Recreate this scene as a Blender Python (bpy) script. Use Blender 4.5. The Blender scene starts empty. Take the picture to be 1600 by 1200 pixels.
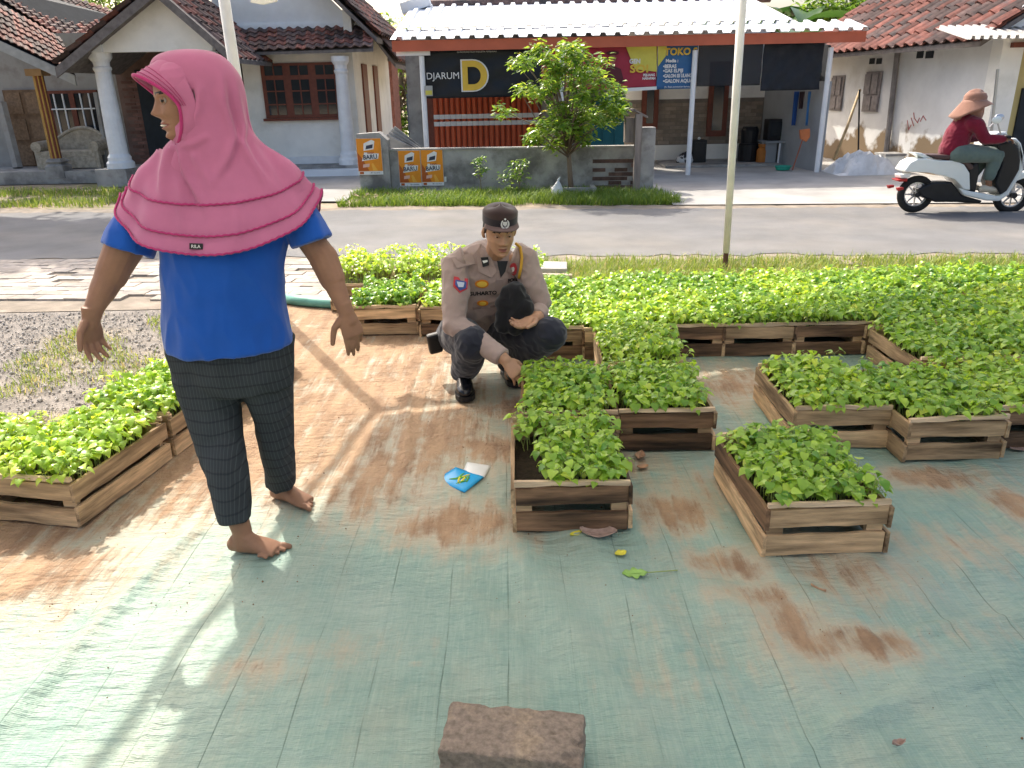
import bpy, bmesh, math, random
import numpy as np
from mathutils import Vector, Matrix, noise as mnoise
R = math.radians
PI = math.pi
rng = random.Random(7)
scene = bpy.context.scene
COL = scene.collection

# ---------------------------------------------------------------- camera
FOC, CAM_H, PITCH, ROLL = 1200.0, 1.5, R(21), R(-1.2)
cam_d = bpy.data.cameras.new('camera')
cam_d.sensor_width = 36.0
cam_d.lens = 36.0 * FOC / 1600.0
cam_d.clip_end = 2000
cam_d.clip_start = 0.05
cam = bpy.data.objects.new('camera', cam_d)
COL.objects.link(cam)
CM = Matrix.Rotation(PI / 2 - PITCH, 3, 'X') @ Matrix.Rotation(ROLL, 3, 'Z')
cam.matrix_world = Matrix.Translation((0, 0, CAM_H)) @ CM.to_4x4()
scene.camera = cam

# ---------------------------------------------------------------- sky, sun, exposure
SUN_AZ = Vector((-0.495, 0.869))          # horizontal direction towards the sun
SUN_EL = R(45)
world = bpy.data.worlds.new('World')
scene.world = world
world.use_nodes = True
wn = world.node_tree
wn.nodes.clear()
sky = wn.nodes.new('ShaderNodeTexSky')
sky.sky_type = 'NISHITA'
sky.sun_disc = False
sky.sun_elevation = SUN_EL
sky.sun_rotation = math.atan2(SUN_AZ.x, SUN_AZ.y)
sky.air_density = 1.0
sky.dust_density = 6.0
sky.ozone_density = 1.0
bg = wn.nodes.new('ShaderNodeBackground')
bg.inputs['Strength'].default_value = 0.15
wo = wn.nodes.new('ShaderNodeOutputWorld')
wn.links.new(sky.outputs[0], bg.inputs[0])
wn.links.new(bg.outputs[0], wo.inputs[0])
sun_d = bpy.data.lights.new('sun', 'SUN')
sun_d.energy = 3.0
sun_d.angle = R(0.6)
sun_d.color = (1.0, 0.93, 0.82)
sun = bpy.data.objects.new('sun', sun_d)
COL.objects.link(sun)
sdir = Vector((SUN_AZ.x * math.cos(SUN_EL), SUN_AZ.y * math.cos(SUN_EL), math.sin(SUN_EL)))
sun.rotation_euler = sdir.to_track_quat('Z', 'Y').to_euler()
sun.location = (-6, 10, 12)
vs = scene.view_settings
vs.view_transform = 'Standard'
vs.look = 'None'
vs.exposure = 1.04
vs.gamma = 1.0
vs.use_curve_mapping = False
scene.cycles.use_denoising = True
scene.cycles.max_bounces = 8
scene.cycles.transparent_max_bounces = 12

# ---------------------------------------------------------------- pixel helpers (photo is 1600 x 1200)
def ray(px, py):
    return CM @ Vector(((px - 800) / FOC, -(py - 600) / FOC, -1.0))
def W(px, py, Y):
    r = ray(px, py); t = Y / r.y
    return Vector((0, 0, CAM_H)) + r * t
def G(px, py, z=0.0):
    r = ray(px, py); t = (z - CAM_H) / r.z
    return Vector((0, 0, CAM_H)) + r * t

# ---------------------------------------------------------------- scene-graph helpers
def link(o, parent=None):
    COL.objects.link(o)
    if parent is not None:
        o.parent = parent
    return o
def tag(o, label=None, cat=None, group=None, kind=None):
    if label: o['label'] = label
    if cat: o['category'] = cat
    if group: o['group'] = group
    if kind: o['kind'] = kind
    return o
def thing(name, loc, label, cat, group=None, rz=0.0):
    o = bpy.data.objects.new(name, None)
    o.empty_display_size = 0.1
    o.location = loc
    o.rotation_euler = (0, 0, rz)
    link(o)
    return tag(o, label, cat, group)

class MB:
    """collects verts and faces for ONE mesh object"""
    def __init__(s):
        s.v = []; s.f = []; s.m = []
    def add(s, vs_, fs_, mi=0):
        b = len(s.v)
        s.v += [tuple(v) for v in vs_]
        s.f += [tuple(b + i for i in f) for f in fs_]
        s.m += [mi] * len(fs_)
        return s
    def box(s, c, d, mi=0, rot=None):
        hx, hy, hz = d[0] / 2, d[1] / 2, d[2] / 2
        P = [Vector((x, y, z)) for x in (-hx, hx) for y in (-hy, hy) for z in (-hz, hz)]
        if rot is not None: P = [rot @ p for p in P]
        c = Vector(c)
        return s.add([p + c for p in P], [(0, 1, 3, 2), (4, 6, 7, 5), (0, 4, 5, 1), (2, 3, 7, 6), (0, 2, 6, 4), (1, 5, 7, 3)], mi)
    def bx(s, x0, x1, y0, y1, z0, z1, mi=0):
        return s.box(((x0 + x1) / 2, (y0 + y1) / 2, (z0 + z1) / 2), (abs(x1 - x0), abs(y1 - y0), abs(z1 - z0)), mi)
    def tube(s, pts, rad, n=8, mi=0, caps=True, flat=1.0):
        pts = [Vector(p) for p in pts]
        if not hasattr(rad, '__len__'): rad = [rad] * len(pts)
        vs_, fs_ = [], []
        up = None
        for i, p in enumerate(pts):
            t = (pts[min(i + 1, len(pts) - 1)] - pts[max(i - 1, 0)])
            if t.length < 1e-9: t = Vector((0, 0, 1))
            t.normalize()
            if up is None:
                a = Vector((0, 0, 1)) if abs(t.z) < .9 else Vector((1, 0, 0))
                up = (a - t * a.dot(t)).normalized()
            else:
                up = (up - t * up.dot(t)).normalized()
            b = t.cross(up)
            for k in range(n):
                an = 2 * PI * k / n
                vs_.append(p + (up * math.cos(an) * flat + b * math.sin(an)) * rad[i])
        for i in range(len(pts) - 1):
            for k in range(n):
                k2 = (k + 1) % n
                fs_.append((i * n + k, i * n + k2, (i + 1) * n + k2, (i + 1) * n + k))
        if caps:
            fs_.append(tuple(range(n - 1, -1, -1)))
            fs_.append(tuple((len(pts) - 1) * n + k for k in range(n)))
        return s.add(vs_, fs_, mi)
    def capsule(s, a, b, ra, rb, n=12):
        """tapered limb with round ends"""
        a, b = Vector(a), Vector(b); d = b - a; L = d.length; d.normalize()
        P, Q = [], []
        for k in range(4):
            an = PI / 2 * (1 - k / 4); P.append(a - d * ra * math.sin(an)); Q.append(max(ra * math.cos(an), ra * .08))
        P += [a, a.lerp(b, .5), b]; Q += [ra, (ra + rb) / 2, rb]
        for k in range(1, 5):
            an = PI / 2 * k / 4; P.append(b + d * rb * math.sin(an)); Q.append(max(rb * math.cos(an), rb * .08))
        return s.tube(P, Q, n)
    def limb(s, pts, rad, n=12):
        for i in range(len(pts) - 1):
            s.capsule(pts[i], pts[i + 1], rad[i], rad[i + 1], n)
        return s
    def rings(s, rings, mi=0, caps=True, closed=True):
        """rings: lists of equal numbers of points"""
        n = len(rings[0]); vs_ = [p for r in rings for p in r]; fs_ = []
        for i in range(len(rings) - 1):
            for k in range(n if closed else n - 1):
                k2 = (k + 1) % n
                fs_.append((i * n + k, i * n + k2, (i + 1) * n + k2, (i + 1) * n + k))
        if caps:
            fs_.append(tuple(range(n - 1, -1, -1)))
            fs_.append(tuple((len(rings) - 1) * n + k for k in range(n)))
        return s.add(vs_, fs_, mi)
    def prism(s, poly, off, mi=0):
        """polygon (list of 3-D points) swept by vector off"""
        n = len(poly); off = Vector(off)
        vs_ = [Vector(p) for p in poly] + [Vector(p) + off for p in poly]
        fs_ = [tuple(range(n - 1, -1, -1)), tuple(range(n, 2 * n))]
        fs_ += [(k, (k + 1) % n, n + (k + 1) % n, n + k) for k in range(n)]
        return s.add(vs_, fs_, mi)
    def sphere(s, c, r, nu=12, nv=8, mi=0):
        if not hasattr(r, '__len__'): r = (r, r, r)
        c = Vector(c); rg = []
        for j in range(nv + 1):
            ph = PI * j / nv; q = max(math.sin(ph), .02)
            rg.append([c + Vector((r[0] * q * math.cos(2 * PI * k / nu), r[1] * q * math.sin(2 * PI * k / nu), -r[2] * math.cos(ph))) for k in range(nu)])
        return s.rings(rg, mi)
    def mesh(s, name, mats, smooth=False, fixn=True):
        me = bpy.data.meshes.new(name)
        me.from_pydata(s.v, [], s.f)
        if not isinstance(mats, (list, tuple)): mats = [mats]
        for m_ in mats: me.materials.append(m_)
        if len(mats) > 1: me.polygons.foreach_set('material_index', s.m)
        if smooth: me.polygons.foreach_set('use_smooth', [True] * len(me.polygons))
        if fixn:
            bm = bmesh.new(); bm.from_mesh(me); bmesh.ops.recalc_face_normals(bm, faces=bm.faces); bm.to_mesh(me); bm.free()
        me.update()
        return me
    def obj(s, name, mats, parent=None, loc=None, rot=None, smooth=False, bevel=0, world=False, fixn=True):
        """world=True: the vertices are world coordinates; moved so that the parent keeps them there"""
        if world:
            o0 = Vector(parent.location) if parent is not None else None
            if o0 is None:
                a = np.array(s.v); o0 = Vector((a[:, 0].mean(), a[:, 1].mean(), a[:, 2].min()))
                s.v = [tuple(Vector(v) - o0) for v in s.v]; loc = o0
            else:
                p = parent; acc = Vector(p.location)
                while p.parent is not None: p = p.parent; acc += Vector(p.location)
                a = np.array(s.v); c = Vector(a.mean(axis=0))
                s.v = [tuple(Vector(v) - c) for v in s.v]; loc = c - acc
        o = bpy.data.objects.new(name, s.mesh(name, mats, smooth, fixn))
        link(o, parent)
        if loc is not None: o.location = loc
        if rot is not None: o.rotation_euler = rot
        if bevel:
            b = o.modifiers.new('bevel', 'BEVEL'); b.width = bevel; b.segments = 2; b.limit_method = 'ANGLE'
        return o

def np_obj(name, V, F, mats, parent=None, loc=(0, 0, 0), smooth=False, attrs=None):
    """fast mesh from numpy arrays (all faces the same size)"""
    me = bpy.data.meshes.new(name)
    V = np.asarray(V, dtype=np.float32); F = np.asarray(F, dtype=np.int32)
    k = F.shape[1]
    me.vertices.add(len(V)); me.vertices.foreach_set('co', V.ravel())
    me.loops.add(F.size); me.loops.foreach_set('vertex_index', F.ravel())
    me.polygons.add(len(F)); me.polygons.foreach_set('loop_start', np.arange(0, F.size, k, dtype=np.int32))
    for m_ in (mats if isinstance(mats, (list, tuple)) else [mats]): me.materials.append(m_)
    if smooth: me.polygons.foreach_set('use_smooth', np.ones(len(F), dtype=bool))
    for an, av in (attrs or {}).items():
        a = me.attributes.new(an, 'FLOAT', 'POINT'); a.data.foreach_set('value', np.asarray(av, dtype=np.float32))
    me.update(calc_edges=True); me.validate()
    o = bpy.data.objects.new(name, me); link(o, parent); o.location = loc
    return o

def remesh(mb, voxel=0.006, smooth=6, name='tmp'):
    """overlapping solids -> one continuous skin"""
    o = bpy.data.objects.new(name, mb.mesh(name, [])); COL.objects.link(o)
    r = o.modifiers.new('r', 'REMESH'); r.mode = 'VOXEL'; r.voxel_size = voxel
    if smooth:
        s_ = o.modifiers.new('s', 'SMOOTH'); s_.factor = 0.5; s_.iterations = smooth
    dg = bpy.context.evaluated_depsgraph_get()
    me = bpy.data.meshes.new_from_object(o.evaluated_get(dg))
    bpy.data.objects.remove(o)
    me.name = name
    me.polygons.foreach_set('use_smooth', [True] * len(me.polygons))
    return me
def mesh_obj(name, me, mats, parent=None, world=True, disp=None):
    """put a finished (world-space) mesh under parent; disp(co)->scalar along the normal"""
    if disp:
        me.update()
        nn = [v.normal.copy() for v in me.vertices]
        for v, n_ in zip(me.vertices, nn): v.co += n_ * disp(v.co)
    me.materials.clear()
    for m_ in (mats if isinstance(mats, (list, tuple)) else [mats]): me.materials.append(m_)
    acc = Vector((0, 0, 0)); p = parent
    while p is not None: acc += Vector(p.location); p = p.parent
    n = len(me.vertices); a = np.zeros(n * 3); me.vertices.foreach_get('co', a); a = a.reshape(-1, 3)
    c = a.mean(axis=0)
    me.vertices.foreach_set('co', (a - c).ravel()); me.update()
    o = bpy.data.objects.new(name, me); link(o, parent); o.location = Vector(c) - acc
    return o
def text(name, s, size, m, parent, loc, rot, depth=.001, align='CENTER', bold=0.0, xs=1.0):
    cu = bpy.data.curves.new('t', 'FONT'); cu.body = s; cu.size = size; cu.align_x = align; cu.align_y = 'CENTER'
    cu.extrude = depth; cu.offset = bold; cu.resolution_u = 3
    t = bpy.data.objects.new('t', cu); COL.objects.link(t)
    dg = bpy.context.evaluated_depsgraph_get()
    me = bpy.data.meshes.new_from_object(t.evaluated_get(dg)); bpy.data.objects.remove(t)
    me.materials.clear(); me.materials.append(m)
    o = bpy.data.objects.new(name, me); link(o, parent); o.location = loc; o.rotation_euler = rot; o.scale = (xs, 1, 1)
    return o

# ---------------------------------------------------------------- materials
def mat(name, col, rough=.75, var=.18, scale=6, bump=.25, bscale=60, spec=.3, metal=0, col2=None, c2s=2.5, c2lo=.5, c2hi=.62, rnd=0.0, stretch=(1, 1, 1), bdist=.004, detail=5):
    """base colour broken up by noise, an optional second colour in patches, fine bump, per-object value spread"""
    m = bpy.data.materials.new(name); m.use_nodes = True
    t = m.node_tree; N = t.nodes; L = t.links; b = N['Principled BSDF']
    b.inputs['Roughness'].default_value = rough; b.inputs['Metallic'].default_value = metal
    b.inputs['Specular IOR Level'].default_value = spec
    tc = N.new('ShaderNodeTexCoord'); mp = N.new('ShaderNodeMapping'); mp.inputs['Scale'].default_value = stretch
    L.new(tc.outputs['Object'], mp.inputs[0])
    oi = N.new('ShaderNodeObjectInfo')
    ad = N.new('ShaderNodeVectorMath'); ad.operation = 'ADD'
    sc = N.new('ShaderNodeVectorMath'); sc.operation = 'SCALE'; sc.inputs[3].default_value = 37.0
    cb = N.new('ShaderNodeCombineXYZ'); L.new(oi.outputs['Random'], cb.inputs[0]); L.new(oi.outputs['Random'], cb.inputs[1])
    L.new(cb.outputs[0], sc.inputs[0]); L.new(mp.outputs[0], ad.inputs[0]); L.new(sc.outputs[0], ad.inputs[1])
    co = ad.outputs[0]
    def noise(s_, d=detail, r_=.6):
        n_ = N.new('ShaderNodeTexNoise'); n_.inputs['Scale'].default_value = s_; n_.inputs['Detail'].default_value = d; n_.inputs['Roughness'].default_value = r_
        L.new(co, n_.inputs['Vector']); return n_.outputs[0]
    def ramp(x, lo, hi, a, c):
        r_ = N.new('ShaderNodeMapRange'); r_.inputs[1].default_value = lo; r_.inputs[2].default_value = hi; r_.inputs[3].default_value = a; r_.inputs[4].default_value = c
        L.new(x, r_.inputs[0]); return r_.outputs[0]
    src = None
    rgb = N.new('ShaderNodeRGB'); rgb.outputs[0].default_value = (*col, 1); src = rgb.outputs[0]
    if col2:
        mx = N.new('ShaderNodeMix'); mx.data_type = 'RGBA'; mx.inputs[7].default_value = (*col2, 1)
        L.new(src, mx.inputs[6]); L.new(ramp(noise(c2s), c2lo, c2hi, 0, 1), mx.inputs[0]); src = mx.outputs[2]
    val = ramp(noise(scale), .3, .7, 1 - var, 1 + var)
    if rnd:
        q = N.new('ShaderNodeMath'); q.operation = 'MULTIPLY'; L.new(val, q.inputs[0]); L.new(ramp(oi.outputs['Random'], 0, 1, 1 - rnd, 1 + rnd), q.inputs[1]); val = q.outputs[0]
    hv = N.new('ShaderNodeHueSaturation'); L.new(src, hv.inputs['Color']); L.new(val, hv.inputs['Value'])
    L.new(hv.outputs[0], b.inputs['Base Color'])
    if bump:
        bn = N.new('ShaderNodeBump'); bn.inputs['Strength'].default_value = bump; bn.inputs['Distance'].default_value = bdist
        L.new(noise(bscale, 6), bn.inputs['Height']); L.new(bn.outputs[0], b.inputs['Normal'])
    return m
def leafmat(name, dark, light, yellow=(.5, .5, .05), trans=.35, rough=.4):
    """two-sided leaf: diffuse + translucent + a little gloss, colour driven by the per-leaf attribute rv"""
    m = bpy.data.materials.new(name); m.use_nodes = True
    t = m.node_tree; N = t.nodes; L = t.links; b = N['Principled BSDF']
    at = N.new('ShaderNodeAttribute'); at.attribute_name = 'rv'
    oi = N.new('ShaderNodeObjectInfo')
    ad = N.new('ShaderNodeMath'); ad.operation = 'MULTIPLY_ADD'; ad.inputs[1].default_value = .25; L.new(oi.outputs['Random'], ad.inputs[0]); L.new(at.outputs['Fac'], ad.inputs[2])
    sb = N.new('ShaderNodeMath'); sb.operation = 'SUBTRACT'; sb.inputs[1].default_value = .12; L.new(ad.outputs[0], sb.inputs[0])
    cr = N.new('ShaderNodeValToRGB'); e = cr.color_ramp.elements
    e[0].color = (*dark, 1); e[0].position = 0; e[1].color = (*light, 1); e[1].position = .85
    x = e.new(1.0); x.color = (*yellow, 1)
    L.new(sb.outputs[0], cr.inputs[0]); L.new(cr.outputs[0], b.inputs['Base Color'])
    b.inputs['Roughness'].default_value = rough; b.inputs['Specular IOR Level'].default_value = .4
    tr = N.new('ShaderNodeBsdfTranslucent'); hs = N.new('ShaderNodeHueSaturation'); hs.inputs['Value'].default_value = 1.5; hs.inputs['Saturation'].default_value = 1.1
    hs.inputs['Hue'].default_value = .48
    L.new(cr.outputs[0], hs.inputs['Color']); L.new(hs.outputs[0], tr.inputs[0])
    mx = N.new('ShaderNodeMixShader'); mx.inputs[0].default_value = trans
    L.new(b.outputs[0], mx.inputs[1]); L.new(tr.outputs[0], mx.inputs[2]); L.new(mx.outputs[0], N['Material Output'].inputs[0])
    return m
def plain(name, col, rough=.6, spec=.3, metal=0):
    return mat(name, col, rough, var=.06, scale=12, bump=.05, spec=spec, metal=metal)
def cloth(name, col, var=.10, bump=.35, bscale=500, rough=.9):
    m = mat(name, col, rough, var=var, scale=9, bump=bump, bscale=bscale, spec=.12, bdist=.001)
    m.node_tree.nodes['Principled BSDF'].inputs['Sheen Weight'].default_value = .25
    return m
WOOD = dict(stretch=(.12, 1, 1))
M = {}
M['wood'] = mat('crate_wood', (.47, .32, .185), .85, var=.5, scale=38, bump=.9, bscale=110, col2=(.10, .058, .032), c2s=11, c2lo=.50, c2hi=.68, rnd=.35, stretch=(.10, 1, 1))
M['wood_rim'] = mat('crate_rim_wood', (.58, .43, .29), .85, var=.4, scale=38, bump=.9, bscale=110, col2=(.22, .14, .085), c2s=11, c2lo=.52, c2hi=.75, rnd=.25, stretch=(.10, 1, 1))
M['wood_wet'] = mat('crate_wood_damp', (.20, .115, .065), .7, var=.55, scale=38, bump=.9, bscale=110, col2=(.04, .024, .015), c2s=10, c2lo=.47, c2hi=.64, rnd=.35, stretch=(.10, 1, 1))
M['soil'] = mat('soil', (.035, .024, .016), .95, var=.5, scale=40, bump=1, bscale=90, bdist=.01)
M['conc'] = mat('concrete', (.36, .35, .33), .9, var=.25, scale=3, bump=.4, bscale=50, col2=(.22, .21, .20), c2s=2)
M['cwhite'] = mat('cream_plaster', (.86, .84, .78), .85, var=.08, scale=2, bump=.15, bscale=40, col2=(.66, .64, .57), c2s=1.5, c2lo=.55, c2hi=.8)
M['bluewhite'] = mat('pale_plaster', (.82, .84, .86), .85, var=.08, scale=2, bump=.15, bscale=40, col2=(.5, .52, .54), c2s=2.5, c2lo=.6, c2hi=.8)
M['white_paint'] = mat('white_paint', (.80, .81, .82), .5, var=.08, scale=5, bump=.1)
M['pole_paint'] = mat('pole_paint', (.68, .67, .64), .6, var=.15, scale=3, bump=.2, bscale=30, col2=(.40, .38, .34), c2s=3, c2lo=.55, c2hi=.75)
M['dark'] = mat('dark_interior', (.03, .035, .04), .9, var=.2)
M['glass'] = mat('window_glass', (.02, .025, .03), .06, var=.1, bump=0, spec=.7)
M['frame_br'] = mat('red_brown_frame', (.17, .05, .03), .5, var=.2, scale=12, bump=.2)
M['metal'] = mat('steel', (.45, .45, .46), .35, var=.1, metal=.9)
M['black'] = mat('black_plastic', (.015, .015, .017), .45, var=.2)
M['skin'] = mat('skin', (.44, .25, .155), .55, var=.10, scale=14, bump=.2, bscale=160, bdist=.0008, spec=.35)
M['skin'].node_tree.nodes['Principled BSDF'].inputs['Subsurface Weight'].default_value = .12
M['skin'].node_tree.nodes['Principled BSDF'].inputs['Subsurface Radius'].default_value = (.012, .005, .003)
M['skin_d'] = mat('skin_deep', (.27, .14, .085), .55, var=.12, scale=14, bump=.2, bscale=160, bdist=.0008, spec=.35)
M['skin_d'].node_tree.nodes['Principled BSDF'].inputs['Subsurface Weight'].default_value = .1
M['skin_d'].node_tree.nodes['Principled BSDF'].inputs['Subsurface Radius'].default_value = (.012, .005, .003)
M['lip'] = mat('lips', (.26, .095, .075), .45, var=.1, bump=.1)
M['hair'] = mat('black_hair', (.012, .010, .009), .5, var=.3)
M['eye'] = plain('eye_white', (.42, .40, .37), .25, .5)
M['tooth'] = plain('teeth', (.70, .67, .58), .3)
M['white'] = plain('white_print', (.75, .75, .73))
M['gold'] = plain('gold_print', (.70, .46, .06))
M['redp'] = plain('red_print', (.45, .03, .035))
M['yel'] = plain('yellow_print', (.62, .56, .10))
M['bluep'] = plain('blue_print', (.03, .12, .28))
M['orange'] = mat('orange_poster', (.75, .27, .02), .5, var=.08, bump=.2, bscale=12)
M['greenleaf'] = leafmat('seedling_leaf', (.10, .265, .038), (.47, .65, .10), (.58, .66, .10), .42, .30)
M['treeleaf'] = leafmat('tree_leaf', (.05, .145, .028), (.32, .48, .08), (.55, .52, .10), .45, .3)
M['grass'] = leafmat('grass_blade', (.10, .20, .03), (.26, .34, .07), (.50, .43, .18), .35, .6)
M['stem'] = mat('pale_stem', (.30, .36, .12), .6, var=.15, bump=0)
M['bark'] = mat('bark', (.20, .15, .11), .9, var=.3, scale=10, bump=.7, bscale=30, stretch=(1, 1, .25))
# ================================================================ SETTING: ground, road, verges
def road_near(x): return 7.45 - .075 * x
def road_far(x): return 10.55 - .10 * x
mb = MB(); mb.add([(-400, -60, 0), (400, -60, 0), (400, 700, 0), (-400, 700, 0)], [(0, 1, 2, 3)])
M['dirt'] = mat('dirt_ground', (.37, .29, .21), .95, var=.3, scale=3, bump=.8, bscale=40, col2=(.25, .24, .12), c2s=1.1, c2lo=.5, c2hi=.62, bdist=.01)
tag(mb.obj('ground', M['dirt'], loc=(0, 0, -.042)), kind='structure')

def strip(name, fa, fb, x0, x1, z, m, n=60, jit=0.0):
    rg = random.Random(3); V, F = [], []
    for i in range(n + 1):
        x = x0 + (x1 - x0) * i / n
        j = lambda: (rg.random() - .5) * jit
        V += [(x, fa(x) + j(), z), (x, fb(x) + j(), z)]
    for i in range(n): F.append((2 * i, 2 * i + 2, 2 * i + 3, 2 * i + 1))
    mb = MB(); mb.add(V, F)
    o = mb.obj(name, m); tag(o, kind='structure'); return o
M['asphalt'] = mat('asphalt', (.180, .178, .177), .85, var=.18, scale=1.2, bump=1.0, bscale=170, col2=(.225, .21, .19), c2s=.7, c2lo=.42, c2hi=.75, bdist=.006)
M['sand'] = mat('road_edge_sand', (.25, .21, .165), .95, var=.25, scale=6, bump=.6, bscale=80, col2=(.30, .25, .2), c2s=4)
strip('road_shoulder', lambda x: road_near(x) - .42, lambda x: road_far(x) + .35, -40, 40, -.026, M['sand'], 400, .26)
strip('road', lambda x: road_near(x), lambda x: road_far(x), -60, 60, -.020, M['asphalt'], 800, .16)

# tarpaulin lying on the ground: a fine grid with wrinkles; 'mud' is where dried mud lies
nx, ny = 440, 420
gx = np.linspace(0, 1, nx); gy = np.linspace(0, 1, ny)
U, Vv = np.meshgrid(gx, gy)
TY = -1.2 + 7.0 * Vv - .25 * U * Vv
TX = (-2.12 + .07 * (TY - 1)) + (5.4 - (-2.1)) * U
def ridge(px, py, ax, ay, bx, by, w):
    d = np.array([bx - ax, by - ay]); L2 = d @ d
    t = np.clip(((px - ax) * d[0] + (py - ay) * d[1]) / L2, 0, 1)
    return np.exp(-((px - ax - t * d[0]) ** 2 + (py - ay - t * d[1]) ** 2) / (w * w))
TZ = np.zeros_like(TX)
pr = np.random.RandomState(5)
for k in range(26):                                   # soft wrinkles, mostly across the length
    a = pr.uniform(-.5, .5) + (PI / 2 if k % 3 else 0); fr = pr.uniform(5, 26); ph = pr.uniform(0, 7)
    loc = np.exp(-(((TX - pr.uniform(-2, 3)) / pr.uniform(.4, 1.2)) ** 2 + ((TY - pr.uniform(0, 5)) / pr.uniform(.3, .9)) ** 2))
    TZ += loc * .0085 * np.sin((TX * math.cos(a) + TY * math.sin(a)) * fr + ph + np.sin(TX * 3 + k))
for (a, b, w, h) in (((0, 1130), (300, 830), .040, .020), ((820, 870), (806, 1190), .010, .006), ((1500, 750), (1620, 850), .014, .014),
                     ((1430, 985), (1610, 960), .02, .012), ((640, 590), (630, 780), .02, .012), ((1300, 1130), (1580, 1040), .03, .010), ((1250, 1180), (1450, 1060), .025, .008), ((200, 1190), (330, 1000), .012, .006)):
    A, B = G(*a), G(*b); TZ += h * ridge(TX, TY, A.x, A.y, B.x, B.y, w)
mud = np.zeros_like(TX)
def blob(px, py, rx, ry, s):
    global mud
    c = G(px, py); mud = np.maximum(mud, s * np.exp(-(((TX - c.x) / rx) ** 2 + ((TY - c.y) / ry) ** 2)))
band = 1 / (1 + np.exp(-(TY - 2.72 - .25 * np.clip(TX + .3, -2, .6)) * 7)) * (1 / (1 + np.exp((TX - .05) * 6)))
mud = np.maximum(mud, .80 * band)
mud = np.maximum(mud, .86 / (1 + np.exp(-(TY - 2.45 - .9 * (TX + 1.35)) * 5)) * (1 / (1 + np.exp((TX + 1.25) * 8))))
for b in ((720, 815, .34, .24, .84), (600, 720, .5, .6, .80), (760, 700, .35, .25, .80), (1060, 800, .20, .20, .76), (1130, 880, .20, .14, .70), (1180, 930, .24, .10, .66), (1250, 975, .16, .20, .68), (1370, 1010, .16, .11, .86), (1290, 1000, .24, .14, .68), (1330, 900, .25, .25, .62), (1180, 1000, .4, .25, .40), (1100, 760, .3, .3, .55), (1500, 850, .35, .2, .42),
          (1460, 745, .30, .12, .84), (1590, 790, .12, .22, .75), (1150, 600, .45, .45, .72), (1190, 690, .2, .15, .6), (40, 900, .5, .3, .85), (560, 600, .6, .6, .86), (820, 640, .4, .3, .80), (1040, 950, .06, .03, .4), (1250, 760, .2, .12, .5), (1540, 990, .3, .1, .35), (1020, 1060, .2, .1, .30), (520, 1010, .3, .1, .35), (430, 1050, .2, .1, .36), (650, 1040, .03, .02, .62), (1000, 720, .2, .2, .58), (480, 560, .6, .5, .75)):
    blob(*b)
TZ += .006 * mud * 0
TZ[0] = TZ[0] * 0
F = []
ii = np.arange(nx * ny).reshape(ny, nx)
F = np.stack([ii[:-1, :-1], ii[:-1, 1:], ii[1:, 1:], ii[1:, :-1]], -1).reshape(-1, 4)
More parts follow.
